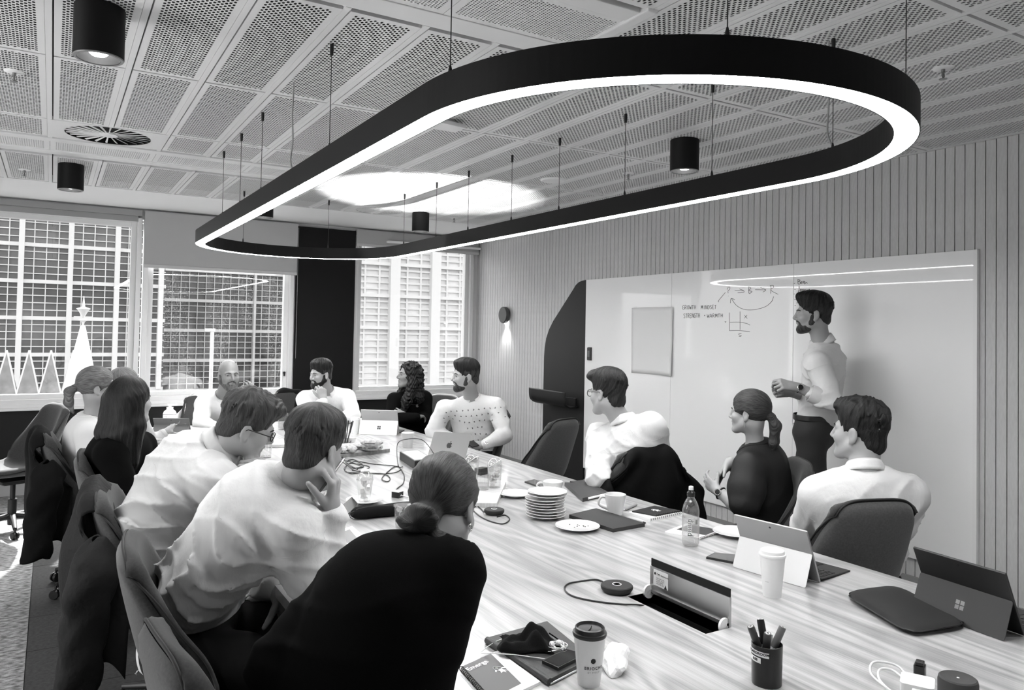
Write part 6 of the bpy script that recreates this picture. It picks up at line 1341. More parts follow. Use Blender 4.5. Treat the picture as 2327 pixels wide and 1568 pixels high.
def person(key, label, spec):
    g_ = spec.get; S = {k: A_(spec[k]) for k in ('H', 'nk', 'sl', 'sr', 'el', 'er', 'wl', 'wr', 'hp', 'kl', 'kr', 'al', 'ar')}
    q = S['size'] = g_('size', 1.); hs = g_('hs', 1.); fem = g_('fem', False)
    hR = frame(spec['hf'], g_('hu', (0, 0, 1)))
    sh = nrm(S['sr'] - S['sl']); up = nrm(S['nk'] - S['hp']); tf = nrm(np.cross(up, sh)); S['tR'] = np.stack([np.cross(tf, up), tf, up], 1)
    kd = (S['kl'] + S['kr']) / 2 - S['hp']; pf = nrm((kd[0], kd[1], 0)) if np.hypot(kd[0], kd[1]) > .2 else nrm((tf[0], tf[1], 0)); S['pR'] = np.stack([np.cross(pf, (0, 0, 1)), pf, A_((0, 0, 1))], 1)
    bow = g_('bow', .03); back = -S['tR'][:, 1]; L = S['nk'] - S['hp']
    S['waist'] = S['hp'] + L * .34 + back * bow; S['chest'] = S['hp'] + L * .68 + back * bow * .9; S['upper'] = S['hp'] + L * .81 + back * bow * .4; S['wR'] = S['tR']; S['tr'] = sh
    hip = {'l': S['hp'] - S['pR'][:, 0] * .085 * q, 'r': S['hp'] + S['pR'][:, 0] * .085 * q}
    base = A_((S['hp'][0], S['hp'][1], 0))
    root = thing('person', label, 'person', base)
    pts = np.array([S[k] for k in S if isinstance(S[k], np.ndarray) and S[k].ndim == 1 and len(S[k]) == 3 and k != 'tr']); lo, hi = pts.min(0) - .24, pts.max(0) + .24; lo[2] = -.0
    # -- body: one continuous surface, finer around the head and the visible hands
    H = S['H']; fine = [(H - .15 * hs, H + .15 * hs)]
    hd = g_('hands', {})
    for s_ in ('l', 'r'):
        if s_ in hd and hd[s_].get('fine', True): c = S['w' + s_] + nrm(hd[s_]['d']) * .08; fine.append((c - .11, c + .11))
    F = Field(lo, hi, .02, fine, g_('fstep', .0052 if (H[0] ** 2 + H[1] ** 2) > 16 else .0045))
    torso_sdf(F, S, -.004, fem)
    for s_ in ('l', 'r'):
        tubefield(F, [S['s' + s_], S['s' + s_] * .35 + S['e' + s_] * .65, S['e' + s_]], [.050 * q, .042 * q, .037 * q], .02); v = S['w' + s_] - S['e' + s_]
        tubefield(F, [S['e' + s_], S['e' + s_] + v * .35, S['w' + s_]], [.038 * q, .040 * q, .026 * q], .015)
        k_ = S['k' + s_]; a_ = S['a' + s_]; tubefield(F, [hip[s_], hip[s_] * .4 + k_ * .6, k_], [.085 * q, .070 * q, .055 * q], .03); tubefield(F, [k_, k_ * .65 + a_ * .35, a_], [.053 * q, .055 * q, .036 * q], .02)
        ff_ = nrm(S['pR'][:, 1]); F.cap(a_ - ff_ * .03 + A_((0, 0, -.04)), a_ + ff_ * .15 + A_((0, 0, -.055)), .034, .026, .02)
        h_ = hd.get(s_, dict(d=v, n=-S['tR'][:, 2])); hand_sdf(F, S['w' + s_] + nrm(h_['d']) * .012, h_['d'], h_['n'], s_, h_.get('curl', (.35, .45, .3)), .97 * q * (.92 if fem else 1), h_.get('thumb', .5))
    nb = H + hR @ (A_((0, -.022, -.062)) * hs); F.cap(S['nk'] - S['tR'][:, 2] * .03, nb, (.060 if not fem else .050) * q, (.054 if not fem else .044) * hs, .025)
    head_sdf(F, (hR, H), hs, fem)
    body = link('body', F.mesh('body', base), spec.get('skin', skin), root)
    Mh = Matrix.Identity(4)
    for i in range(3):
        for j in range(3): Mh[i][j] = hR[i, j] * hs
        Mh[i][3] = (H - base)[i]
    def hang(name, me, m, par=None):
        o = link(name, me, m, par or root)
        if par is None: o.matrix_local = Mh
        return o
    if g_('hair'): hang('hair', hair_mesh(spec['hair'], spec.get('seed', 1), hs, bool(g_('fade'))), spec['hair_m'])
    if g_('fade'): hang('hair_fade', hair_mesh('buzz', spec.get('seed', 1), hs), spec['fade'])
    if g_('beard') is not None: hang('beard', beard_mesh(spec['beard'], spec.get('seed', 1), hs), spec.get('beard_m', spec.get('hair_m', stubble)))
    for s_ in (-1, 1):
        e = hang('eye', MB().lathe([(0, -.0118)] + [(.0118 * math.cos(a), .0118 * math.sin(a)) for a in [-1.2 + .3 * i for i in range(9)]] + [(0, .0118)], 14, Matrix.Translation((.031 * s_, .0770, .0012)) @ Matrix.Rotation(-PI / 2, 4, 'X')).mesh('eye'), eye_white)
        gx = g_('gaze', 0.); MB().lathe([(0, .0121), (.0056, .0108), (.006, .0098)], 14, Matrix.Translation((.031 * s_, .0770, .0012)) @ Matrix.Rotation(-gx, 4, 'Z') @ Matrix.Rotation(-PI / 2, 4, 'X'), cap=False).build('iris', iris_m, e)
        br = [(.013 * s_, .0955, .0175), (.028 * s_, .0925, .0225), (.047 * s_, .078, .0175)]
        hang('eyebrow', MB().tube(spline(br, 4), [.0022, .003, .0034, .0036, .0036, .0033, .003, .0024, .0014], 6).mesh('eyebrow'), spec.get('brow_m', hair_dark))
    if g_('glasses'):
        gb = MB()
        for s_ in (-1, 1): gb.tube([(.033 * s_ + .023 * math.cos(a) * 1.05, .104 - .004 * abs(math.cos(a)), .0 + .018 * math.sin(a)) for a in [i * PI / 10 for i in range(20)]], .0022, 6, closed=True); gb.tube([(.056 * s_, .100, .006), (.074 * s_, .08, .008), (.080 * s_, -.005, .006), (.078 * s_, -.022, -.012)], .0022, 6)
        gb.tube([(-.010, .106, .004), (.010, .106, .004)], .002, 6); hang('glasses', gb.mesh('glasses'), black_plastic)
    if g_('earring'):
        for s_ in (-1, 1): hang('earring', MB().tube([(.079 * s_, .0, -.046), (.080 * s_, .0, -.075)], .0022, 6).mesh('earring') if spec['earring'] == 'drop' else MB().tube([(.079 * s_, .009 * math.cos(a), -.054 + .009 * math.sin(a)) for a in [i * .55 for i in range(12)]], .0018, 6, closed=True).mesh('earring'), chrome)
    if g_('hair') in ('high_pony', 'pony'): hang('hair_tie', MB().tube([(.021 * math.cos(a), -.118, (-.008 if spec['hair'] == 'pony' else .002) + .021 * math.sin(a)) for a in [i * .45 for i in range(14)]], .004, 6, closed=True).mesh('hair_tie'), mat('hair_tie', .02 if spec['hair'] == 'pony' else .6, .6))
    # -- top
    T = spec['top']; gr = T.get('grow', .013); F = Field(lo, hi, T.get('step', .0115)); torso_sdf(F, S, gr, fem)
    cut = T.get('sleeve', 1.0)
    for s_ in ('l', 'r'):
        e, w_, s0 = S['e' + s_], S['w' + s_], S['s' + s_]; v = w_ - e; ag = gr + T.get('arm', 0.)
        if cut > .55: tubefield(F, [s0, s0 * .4 + e * .6, e, e + v * .3, e + v * (cut if cut < 1 else .97)], [.056 * q + ag, .048 * q + ag, .041 * q + ag, .042 * q + ag, .028 * q + ag * .8 + (.012 * (1 - cut) if cut < 1 else 0)], .018)
        else: tubefield(F, [s0, s0 + (e - s0) * cut * 2 * .6, s0 + (e - s0) * cut * 2], [.058 * q + ag, .060 * q + ag, .046 * q + ag], .018)
    F.plane(S['hp'] - A_((0, 0, T.get('hem', .06))), (0, 0, -1), .01)
    if not T.get('turtle'): F.ell(S['nk'] + S['tR'] @ A_((0, .045, .055)), S['tR'], (.058, .075, .06), .01, '-')
    wr = T.get('wrinkle', .004); ph = np.random.default_rng(spec.get('seed', 1)).uniform(0, 6.28, 12); Rt = S['tR']; c0 = S['chest']
    def wrinkles(x, y, z):
        p = np.stack([x - c0[0], y - c0[1], z - c0[2]], 1) @ Rt; a, b, c = p[:, 0], p[:, 1], p[:, 2]
        t1 = c * 46 + a * 22 * np.sign(np.sin(2 + ph[6])) + 2.2 * np.sin(a * 13 + ph[0]) + 1.6 * np.sin(b * 17 + ph[1]); t2 = c * 30 - a * 36 + 2.0 * np.sin(c * 11 + ph[2]) + 1.5 * np.sin(b * 15); 
        low = np.clip(.62 - c * 1.6, .42, .85); ri = lambda t: (1 - np.abs(np.sin(t))) ** 2.2
        m1 = np.clip(np.sin(a * 9 + c * 7 + ph[4]) * 1.4, 0, 1); m2 = np.clip(np.sin(a * 8 - c * 9 + b * 6 + ph[5]) * 1.4, 0, 1); m3 = np.clip(np.sin(a * 6 + c * 12 - b * 8 + ph[8]) * 1.3, 0, 1)
        return -wr * low * (ri(t1 * .62) * m1 * 1.2 + ri(t2 * .60 + ph[3]) * m2 * 1.3 + .6 * ri(c * 44 + a * 9 + 2.5 * np.sin(a * 16 + ph[9]) + b * 12) * m3) + wr * .4 * np.sin(a * 14 + c * 9 + ph[7])
    F.near(wrinkles, .05)
    top = link('shirt' if not T.get('knit') else 'sweater', F.mesh('top', base), T['m'], root)
    FT = F
    def on_surf(p, it=6):
        p = A_(p).copy()
        for _ in range(it):
            def val(v):
                ii = []; 
                for i in range(3):
                    a = FT.ax[i]; t = (v[i] - a[0]) / (a[1] - a[0]); t = min(max(t, 0), len(a) - 1.001); ii.append((int(t), t - int(t)))
                r = 0
                for i in (0, 1):
                    for j in (0, 1):
                        for k in (0, 1): r += FT.d[ii[0][0] + i, ii[1][0] + j, ii[2][0] + k] * (ii[0][1] if i else 1 - ii[0][1]) * (ii[1][1] if j else 1 - ii[1][1]) * (ii[2][1] if k else 1 - ii[2][1])
                return r
            d0 = val(p); h = .008; gdt = A_([(val(p + h * I3[i]) - val(p - h * I3[i])) / (2 * h) for i in range(3)]); n_ = np.linalg.norm(gdt)
            if n_ < 1e-3: break
            p = p - gdt / n_ * max(-.03, min(.03, d0 / max(n_, .5)))
        return p
    def seam(P, r=.0010, name='seam', m=None):
        Q = [on_surf(p) for p in [A_(x) for x in spline([Vector(p) for p in P], 6)]]; Q = [Q[0]] + [(Q[i - 1] + 2 * Q[i] + Q[i + 1]) / 4 for i in range(1, len(Q) - 1)] + [Q[-1]]
        MB().tube([Vector(p - base) for p in Q], r, 6).build(name, m or T['m'], top)
    if T.get('seams'):
        R = S['tR']
        for s_ in ('l', 'r'):
            e = nrm(S['e' + s_] - S['s' + s_]); c = S['s' + s_] + e * .035; u1 = nrm(np.cross(e, R[:, 1])); u2 = np.cross(e, u1); seam([c + (u1 * math.cos(a) + u2 * math.sin(a)) * .085 - nrm(R[:, 0] * (1 if s_ == 'r' else -1)) * .01 for a in [i * PI / 6 for i in range(13)]])
        y0 = S['nk'] - R[:, 2] * .10 - R[:, 1] * .16; seam([y0 + R[:, 0] * x - R[:, 2] * (.02 - abs(x) * .05) for x in (-.19, -.12, -.05, 0, .05, .12, .19)])
    if T.get('collar', True):
        ax_u = nrm(nrm(H - S['nk']) * .6 + S['tR'][:, 2] * .4); fw_ = nrm(S['tR'][:, 1] - ax_u * (S['tR'][:, 1] @ ax_u)); rt = np.cross(fw_, ax_u); c = S['nk'] + ax_u * .002 + fw_ * .012
        def colf(a, b_):
            an = (a - .5) * 2 * (PI - .30); ru, rv = .066 * q, .072 * q; ca, sa = math.cos(an), math.sin(an)
            if b_ < .5: k = b_ / .5; h_ = .004 + .058 * k; o = .004 - .010 * k
            else: k = (b_ - .5) / .5; h_ = .062 - .046 * k - .016 * k * (abs(an) / PI) ** 6; o = -.006 + .020 * k
            tilt = -.022 * (ca * -1 + 1) / 2 * 1.4
            dp = c - fw_ * ca * (rv + o) * 1.0 + rt * sa * (ru + o) + ax_u * (h_ + tilt * 1.0); return tuple(dp - base)
        o = MB().grid(colf, 40, 9).build('collar', T.get('collar_m', T['m']), top); o.modifiers.new('t', 'SOLIDIFY').thickness = .002
    if not T.get('collar', True) and not T.get('knit'):
        R = S['tR']; Q = [on_surf(S['nk'] + R @ A_((.074 * math.cos(a), .012 + .085 * math.sin(a), .01 - .045 * max(0, math.sin(a))))) for a in [i * PI / 12 for i in range(24)]]
        MB().tube([Vector(p - base) for p in Q], .0042, 8, closed=True).build('neckband', T['m'], top)
    if T.get('turtle'): 
        ax_u = nrm(H + hR @ A_((0, -.02, -.06)) - S['nk']); MB().lathe([(.060, -.03), (.0585, .0), (.0575, .045), (.054, .05), (.0575, .052), (.060, .04), (.062, .0)], 28, Tm(S['nk'] - base, np.cross((0, 1, .1), ax_u), np.cross(ax_u, np.cross((0, 1, .1), ax_u)))).build('roll_neck', T['m'], top)
    if cut > .55 and T.get('cuff', True):
        for s_ in ('l', 'r'):
            e, w_ = S['e' + s_], S['w' + s_]; v = nrm(w_ - e); ln = np.linalg.norm(w_ - e); z1 = ln * min(cut, .985); r_ = .034 * q + .004 + (.016 if cut < 1 else 0)
            MB().lathe([(r_ - .004, z1 - .055), (r_, z1 - .058), (r_ + .001, z1 - .03), (r_ - .001, z1 + .004), (r_ - .004, z1 + .005), (r_ - .005, z1 - .03)], 26, Tm(e - base, np.cross(v, (.31, .2, .93)), np.cross(v, np.cross(v, (.31, .2, .93))))).build('cuff', T.get('cuff_m', T['m']), top)
    if T.get('buttons'):
        R = S['tR']
        for k in range(6): p = on_surf(S['nk'] - R[:, 2] * (.08 + .075 * k) + R[:, 1] * .16); MB().lathe([(0, 0), (.005, 0), (.005, .002), (0, .002)], 10, Tm(p - base, R[:, 0], R[:, 2])).build('button', mat('button', .55, .3), top)
        P = [S['nk'] - R[:, 2] * (.05 + .06 * k) + R[:, 1] * .16 for k in range(8)]; seam([p + R[:, 0] * .016 for p in P], .0012, 'placket_edge'); seam([p - R[:, 0] * .016 for p in P], .0012, 'placket_edge')
    # -- trousers and shoes
    F = Field(lo, hi, .016); E_ = S['pR']; F.ell(S['hp'], E_, (.172 * q, .126 * q, .125), .04); F.ell(S['hp'] * .72 + S['waist'] * .28 + A_((0, 0, .03)), E_, (.157 * q, .120 * q, .12), .03)
    for s_ in ('l', 'r'):
        k_ = S['k' + s_]; a_ = S['a' + s_]; tubefield(F, [hip[s_], hip[s_] * .4 + k_ * .6, k_], [.094 * q, .080 * q, .066 * q], .03); tubefield(F, [k_, k_ * .6 + a_ * .4, a_ + (k_ - a_) * .08], [.066 * q, .068 * q, .056 * q], .02)
    F.plane(S['hp'] + A_((0, 0, g_('belt', .09))), (0, 0, 1), .0); ph2 = ph
    F.near(lambda x, y, z: -.004 * np.maximum(0, np.sin(z * 38 + 10 * (x + y) + 2 * np.sin(25 * x + ph2[8]))) ** 3, .05)
    tr = link('trousers' if not g_('skirt') else 'skirt', F.mesh('trousers', base), spec.get('bottom', mat('trousers_dark', .009, .8, spec=.2, bump=.15, bscale=500)), root)
    if g_('belt_on'):
        R = S['pR']; b = S['hp'] - base; MB().lathe([(1, 0), (1.02, .006), (1.02, .03), (1, .036)], 40, Matrix.Translation(Vector(b) + Vector((0, 0, g_('belt', .09) - .022))) @ Matrix(((R[0, 0], R[0, 1], 0, 0), (R[1, 0], R[1, 1], 0, 0), (0, 0, 1, 0), (0, 0, 0, 1))) @ Matrix.Diagonal((.160 * q, .123 * q, 1, 1)), cap=False).build('belt', black_plastic, tr)
    for s_ in ('l', 'r'):
        a_ = S['a' + s_] - base; f_ = S['pR'][:, 1]; F = Field(a_ - .3, a_ + .3, .012); F.cap(a_ - f_ * .035 + A_((0, 0, -.045)), a_ + f_ * .16 + A_((0, 0, -.055)), .042, .034, .02); F.cap(a_ - f_ * .02, a_ - f_ * .03 + A_((0, 0, -.04)), .042, .04, .02); F.plane(A_((0, 0, .004)), (0, 0, -1), .0); link('shoe', F.mesh('shoe'), black_plastic, root)
    for s_, wt in (g_('watch') or {}).items():
        e, w_ = S['e' + s_], S['w' + s_]; v = nrm(w_ - e); c = w_ - v * .012 - base; nn = nrm(A_(wt) - v * (A_(wt) @ v)); bb = np.cross(v, nn); rr = .030 * q
        wt_ = MB().tube([c + (nn * math.cos(a) * rr * .9 + bb * math.sin(a) * rr) for a in [i * PI / 10 for i in range(20)]], .006, 6, closed=True).build('watch', black_plastic if g_('strap', 'd') == 'd' else chrome, root)
        MB().lathe([(0, 0), (.017, 0), (.0185, .003), (.0185, .008), (.016, .010), (0, .010)], 24, Tm(c + nn * rr * .92, bb, v)).build('watch_case', chrome, wt_); MB().lathe([(0, .0102), (.014, .0102)], 20, Tm(c + nn * rr * .92, bb, v)).build('dial', mat('dial', .03, .2), wt_)
    return root, S, base, top, on_surf
shirt_white = mat('shirt_white', .60, .85, spec=.2, bump=.4, bscale=24, bdist=.012, bstretch=(1, 1, .6), detail=4); shirt_pale = mat('shirt_pale', .60, .85, spec=.2, bump=.35, bscale=26, bdist=.010, detail=3); shirt_grey = mat('shirt_grey', .40, .8, bump=.14, bscale=45, bdist=.006)
knit_black = mat('knit_black', .003, .95, spec=.08, bump=.2, bscale=600); blouse = mat('blouse_dark', .012, .6, spec=.3, bump=.15, bscale=60, bdist=.005); top_pale = mat('top_pale', .62, .8, bump=.15, bscale=300)
chino = mat('chino_dark', .022, .75, spec=.3, bump=.12, bscale=500)
# ------------------------------------------------------------------ the cast
PEOPLE = {}
def add(key, label, **s): PEOPLE[key] = person(key, label, s); return PEOPLE[key]
add('standing', 'person standing at the whiteboard in a pale shirt with rolled sleeves and dark trousers', H=(4.092, 3.139, 1.737), hf=(-0.7006, 0.6781, -0.01203), nk=(4.172, 3.12, 1.548), sl=(3.979, 3.017, 1.427), sr=(4.376, 3.211, 1.42), el=(3.978, 2.908, 1.205), wl=(3.836, 3.049, 1.289), er=(4.386, 3.236, 1.162), wr=(3.908, 3.171, 1.249), hp=(4.136, 3.158, 0.9922), kl=(4.037, 3.091, 0.5528), kr=(4.11, 3.258, 0.5166), al=(4.12, 3.112, 0.1324), ar=(4.115, 3.315, 0.07656),
    hands=dict(l=dict(d=(-0.8632, 0.5127, 0.2013), n=(0.4066, 0.6513, -0.6804), curl=(.75, .9, .6), thumb=.6), r=dict(d=(-0.9869, 0.3005, 0.02496), n=(-0.5236, -0.8606, 0.2742), curl=(.9, 1.1, .7), thumb=.7)), top=dict(m=shirt_pale, sleeve=.62, wrinkle=.014, hem=-.05, seams=True, buttons=True, step=.0085), hair='quiff', hair_m=hair_black, fade=hair_dark, beard=.0, beard_m=stubble, belt=.10, belt_on=True, bottom=chino, watch=dict(l=(-0.5207, -0.8594, 0.1743)), strap='c', seed=3, bow=.02, brow_m=hair_black)
add('right_man', 'person from behind in a white shirt at the right end, dark hair, chair back below', H=(3.072, 2.111, 1.179), hf=(-0.1802, 0.9824, 0.03694), hs=1.08, nk=(3.027, 2.05, 1.01), sl=(2.896, 2.19, 0.8965), sr=(3.185, 1.958, 0.9218), el=(2.987, 2.328, 0.7163), wl=(3.281, 2.412, 0.5881), er=(3.428, 2.194, 0.6295), wr=(3.442, 2.316, 0.5594), hp=(3.071, 2.133, 0.4809), kl=(3.135, 2.387, 0.4573), kr=(3.36, 2.311, 0.4349), al=(3.192, 2.425, -0.02426), ar=(3.419, 2.348, -0.04233), size=1.14,
    top=dict(m=shirt_white, wrinkle=.016, seams=True, hem=-.10, grow=.016, step=.010), hair='tousled', hair_m=hair_dark, seed=5, skin=skin_fair)
add('pony_dark', 'person in a dark puff sleeved blouse with a dark ponytail and crossed arms', H=(3.139, 2.794, 1.191), hs=.93, hf=(-0.3765, 0.9264, 0.0005047), nk=(3.186, 2.795, 1.018), sl=(3.069, 2.728, 0.9226), sr=(3.391, 2.885, 0.8965), el=(2.972, 2.675, 0.7252), wl=(2.955, 2.823, 0.7899), er=(3.39, 2.983, 0.7388), wr=(3.119, 2.908, 0.9128), hp=(3.291, 2.78, 0.542), kl=(3.064, 2.859, 0.5165), kr=(3.276, 3.025, 0.4615), al=(3.086, 2.858, 0.1255), ar=(3.299, 3.024, 0.04605), fem=True, skin=skin_fair,
    hands=dict(l=dict(d=(0.06046, 0.8879, 0.3129), n=(0.9429, 0.01613, 0.0277), fine=False), r=dict(d=(-0.7592, 0.2533, -1.02), n=(0.2312, -0.5967, -0.3008), curl=(.12, .15, .1), thumb=.2)), top=dict(m=blouse, sleeve=.42, arm=.016, wrinkle=.005, collar=False), hair='pony', hair_m=hair_brown, earring='drop', watch=dict(l=(-1.038, -0.5514, 0.263)), seed=8, bottom=mat('skirt_dark', .03, .7, noise=.5, nscale=40))
add('glasses_man', 'person from behind with dark hair, glasses and white shirt, elbow on the table', H=(2.77, 3.516, 1.246), hf=(-0.2267, 0.9787, -0.07452), hu=(0.05652, -0.06393, 1.001), hs=1.04, nk=(2.837, 3.446, 1.075), sl=(2.806, 3.619, 0.9844), sr=(2.904, 3.289, 1.075), el=(2.609, 3.382, 0.7884), wl=(2.774, 3.563, 0.7759), er=(3.026, 3.34, 0.8262), wr=(3.053, 3.561, 0.7013), hp=(3.004, 3.398, 0.4936), kl=(3.071, 3.793, 0.3834), kr=(3.229, 3.768, 0.3568), al=(3.072, 3.783, -0.0928), ar=(3.23, 3.759, -0.1115), size=1.06,
    hands=dict(l=dict(d=(0.5149, 0.8569, 0.02565), n=(0.02916, 0.01239, -0.9995), fine=False)), top=dict(m=shirt_white, wrinkle=.021, seams=True, grow=.016, step=.009), hair='swept', hair_m=hair_dark, glasses=True, seed=11, skin=skin_fair)
add('pattern_man', 'person with a short beard in a white patterned shirt beside the corner window', H=(2.815, 5.38, 1.231), hf=(-0.9821, 0.1708, -0.02653), nk=(2.913, 5.444, 1.035), sr=(2.699, 5.493, 0.9606), sl=(3.066, 5.318, 0.9851), er=(2.638, 5.582, 0.7715), wr=(2.769, 5.388, 0.716), el=(3.076, 5.202, 0.7747), wl=(2.918, 5.229, 0.7047), hp=(2.997, 5.49, 0.5392), kr=(2.693, 5.475, 0.5286), kl=(2.796, 5.296, 0.5152), ar=(2.704, 5.48, 0.1283), al=(2.807, 5.301, 0.1387), size=1.05, skin=skin_fair,
    hands=dict(r=dict(d=(0.671, -0.634, -0.08834), n=(0.02916, 0.01239, -0.9995), curl=(.4, .5, .4)), l=dict(d=(-0.8104, 0.4911, -0.1376), n=(0.3206, 0.5191, -0.3844), curl=(.55, .7, .5), thumb=.8)), top=dict(m=shirt_white, wrinkle=.009, seams=True, buttons=True, grow=.016, step=.009), hair='short', hair_m=hair_black, fade=stubble, beard=.0, beard_m=stubble, watch=dict(l=(-0.5295, -0.8631, 0.4741)), seed=14, gaze=-.4)
add('turtleneck', 'person with long dark curly hair in a black turtleneck with crossed arms', H=(2.795, 6.444, 1.171), hs=.98, hf=(-0.9772, 0.04758, 0.09214), nk=(2.842, 6.503, 1.005), sr=(2.678, 6.498, 0.9503), sl=(2.98, 6.492, 0.9538), er=(2.624, 6.43, 0.793), wr=(2.79, 6.236, 0.8145), el=(2.942, 6.38, 0.7647), wl=(2.732, 6.318, 0.8082), hp=(2.923, 6.503, 0.5376), kr=(2.624, 6.508, 0.5272), kl=(2.654, 6.374, 0.5247), ar=(2.635, 6.513, 0.1501), al=(2.664, 6.378, 0.1726), fem=True, size=.95, skin=skin_mid,
    hands=dict(l=dict(d=(-0.7842, 0.4583, 0.433), n=(0.4236, 0.6905, -0.3793), curl=(.45, .5, .4), thumb=.2), r=dict(d=(0.7633, 0.5908, 0.02959), n=(0.02916, 0.01239, -0.9995), curl=(.6, .6, .4), fine=False)), top=dict(m=knit_black, knit=True, turtle=True, collar=False, cuff=False, wrinkle=.004), hair='curly', hair_m=hair_black, seed=17, gaze=-.3)
add('bearded', 'person with a full dark beard and white shirt resting his chin on his hand', H=(2.106, 6.858, 1.168), hf=(-0.9311, -0.3481, -0.09151), nk=(2.197, 6.938, 0.9876), sr=(2.007, 6.983, 0.9286), sl=(2.371, 6.904, 0.9407), er=(1.991, 6.787, 0.7896), wr=(2.076, 6.662, 0.9391), el=(2.367, 6.701, 0.7988), wl=(2.197, 6.617, 0.7796), hp=(2.267, 7.072, 0.5325), kr=(2.032, 6.746, 0.5503), kl=(2.216, 6.694, 0.5463), ar=(2.042, 6.751, 0.1982), al=(2.226, 6.699, 0.1916), size=1.1,
    hands=dict(r=dict(d=(-0.1033, 0.1518, 0.8993), n=(-0.06796, 0.8575, 0.00865), curl=(.9, 1.0, .7), thumb=.7), l=dict(d=(-0.8568, 0.5154, -0.0186), n=(0.02916, 0.01239, -0.9995), curl=(.3, .3, .3))), top=dict(m=shirt_white, wrinkle=.005, buttons=True, grow=.018), hair='short', hair_m=hair_black, fade=stubble, beard=.42, beard_m=hair_black, seed=21, gaze=-.2, brow_m=hair_black)
add('bald', 'bald person with a grey beard and pale shirt raising one hand by the window', H=(1.34, 7.027, 1.161), hs=1.1, hf=(0.1124, -0.9776, -0.008841), nk=(1.306, 7.171, 0.9456), sr=(1.166, 7.163, 0.9003), sl=(1.466, 7.251, 0.89), er=(1.107, 6.969, 0.7554), wr=(1.234, 6.777, 0.7235), el=(1.526, 7.044, 0.7429), wl=(1.468, 6.863, 0.9405), hp=(1.311, 7.354, 0.5505), kr=(1.263, 6.916, 0.5738), kl=(1.403, 6.89, 0.5688), ar=(1.273, 6.92, 0.2347), al=(1.413, 6.895, 0.2271), size=1.05, skin=skin_mid,
    hands=dict(l=dict(d=(0.1023, -0.08846, 0.9023), n=(-0.5309, 0.6694, -0.007189), curl=(.35, .6, .4), thumb=.4)), top=dict(m=shirt_pale, wrinkle=.005, buttons=True, grow=.016), beard=.4, beard_m=hair_mat('beard_grey', .12, .03), hair=None, seed=23, gaze=.3)
add('blonde_pony', 'person with a blonde ponytail and a pale top at the left side of the table', H=(0.2462, 5.232, 1.21), hs=.95, hf=(0.9857, -0.009636, 0.02863), nk=(0.2206, 5.276, 1.027), sr=(0.1938, 5.108, 0.951), sl=(0.2785, 5.454, 0.9389), er=(0.2362, 5.076, 0.7612), wr=(0.4091, 5.089, 0.7722), el=(0.3683, 5.464, 0.7441), wl=(0.4957, 5.27, 0.792), hp=(0.2274, 5.403, 0.5468), kr=(0.4159, 5.092, 0.5366), kl=(0.4705, 5.468, 0.5117), ar=(0.4274, 5.097, 0.144), al=(0.4836, 5.474, 0.0607), fem=True, skin=skin_fair,
    top=dict(m=top_pale, collar=False, cuff=False, sleeve=.5, wrinkle=.003), hair='high_pony', hair_m=hair_blond, seed=26)
add('hidden_man', 'person with short fair hair half hidden behind the long black hair', H=(0.4411, 5.875, 1.17), hf=(0.9431, 0.3077, 0.03133), nk=(0.4192, 5.952, 0.9854), sr=(0.3457, 5.858, 0.9174), sl=(0.5401, 6.056, 0.917), er=(0.3864, 5.746, 0.7293), wr=(0.5666, 5.753, 0.7759), el=(0.6321, 6.124, 0.721), wl=(0.7238, 6.125, 0.7955), hp=(0.4118, 6.085, 0.5849), kr=(0.6028, 5.795, 0.6024), kl=(0.6554, 6.172, 0.5845), ar=(0.6147, 5.8, 0.1946), al=(0.6685, 6.178, 0.1334), top=dict(m=shirt_grey, wrinkle=.004), hair='buzz', hair_m=hair_blond, seed=28)
add('black_hair', 'person with long straight black hair and black top seen from behind at the left', H=(0.3551, 4.35, 1.2), hs=.98, hf=(0.8386, 0.5221, 0.03094), nk=(0.3292, 4.394, 1.022), sr=(0.2663, 4.247, 0.9577), sl=(0.4328, 4.568, 0.9419), er=(0.3413, 4.185, 0.7475), wr=(0.4952, 4.302, 0.7658), el=(0.5043, 4.624, 0.754), wl=(0.4935, 4.489, 0.7947), hp=(0.2631, 4.494, 0.5812), kr=(0.4432, 4.176, 0.5664), kl=(0.4951, 4.578, 0.5251), ar=(0.4546, 4.181, 0.1749), al=(0.508, 4.583, 0.08342), fem=True, skin=skin_fair,
    hands=dict(l=dict(d=(1.063, -0.1726, 0.02886), n=(0.02916, 0.01239, -0.9995), fine=False)), top=dict(m=knit_black, knit=True, collar=False, cuff=False, wrinkle=.004, grow=.016), hair='long', hair_m=hair_black, seed=31)
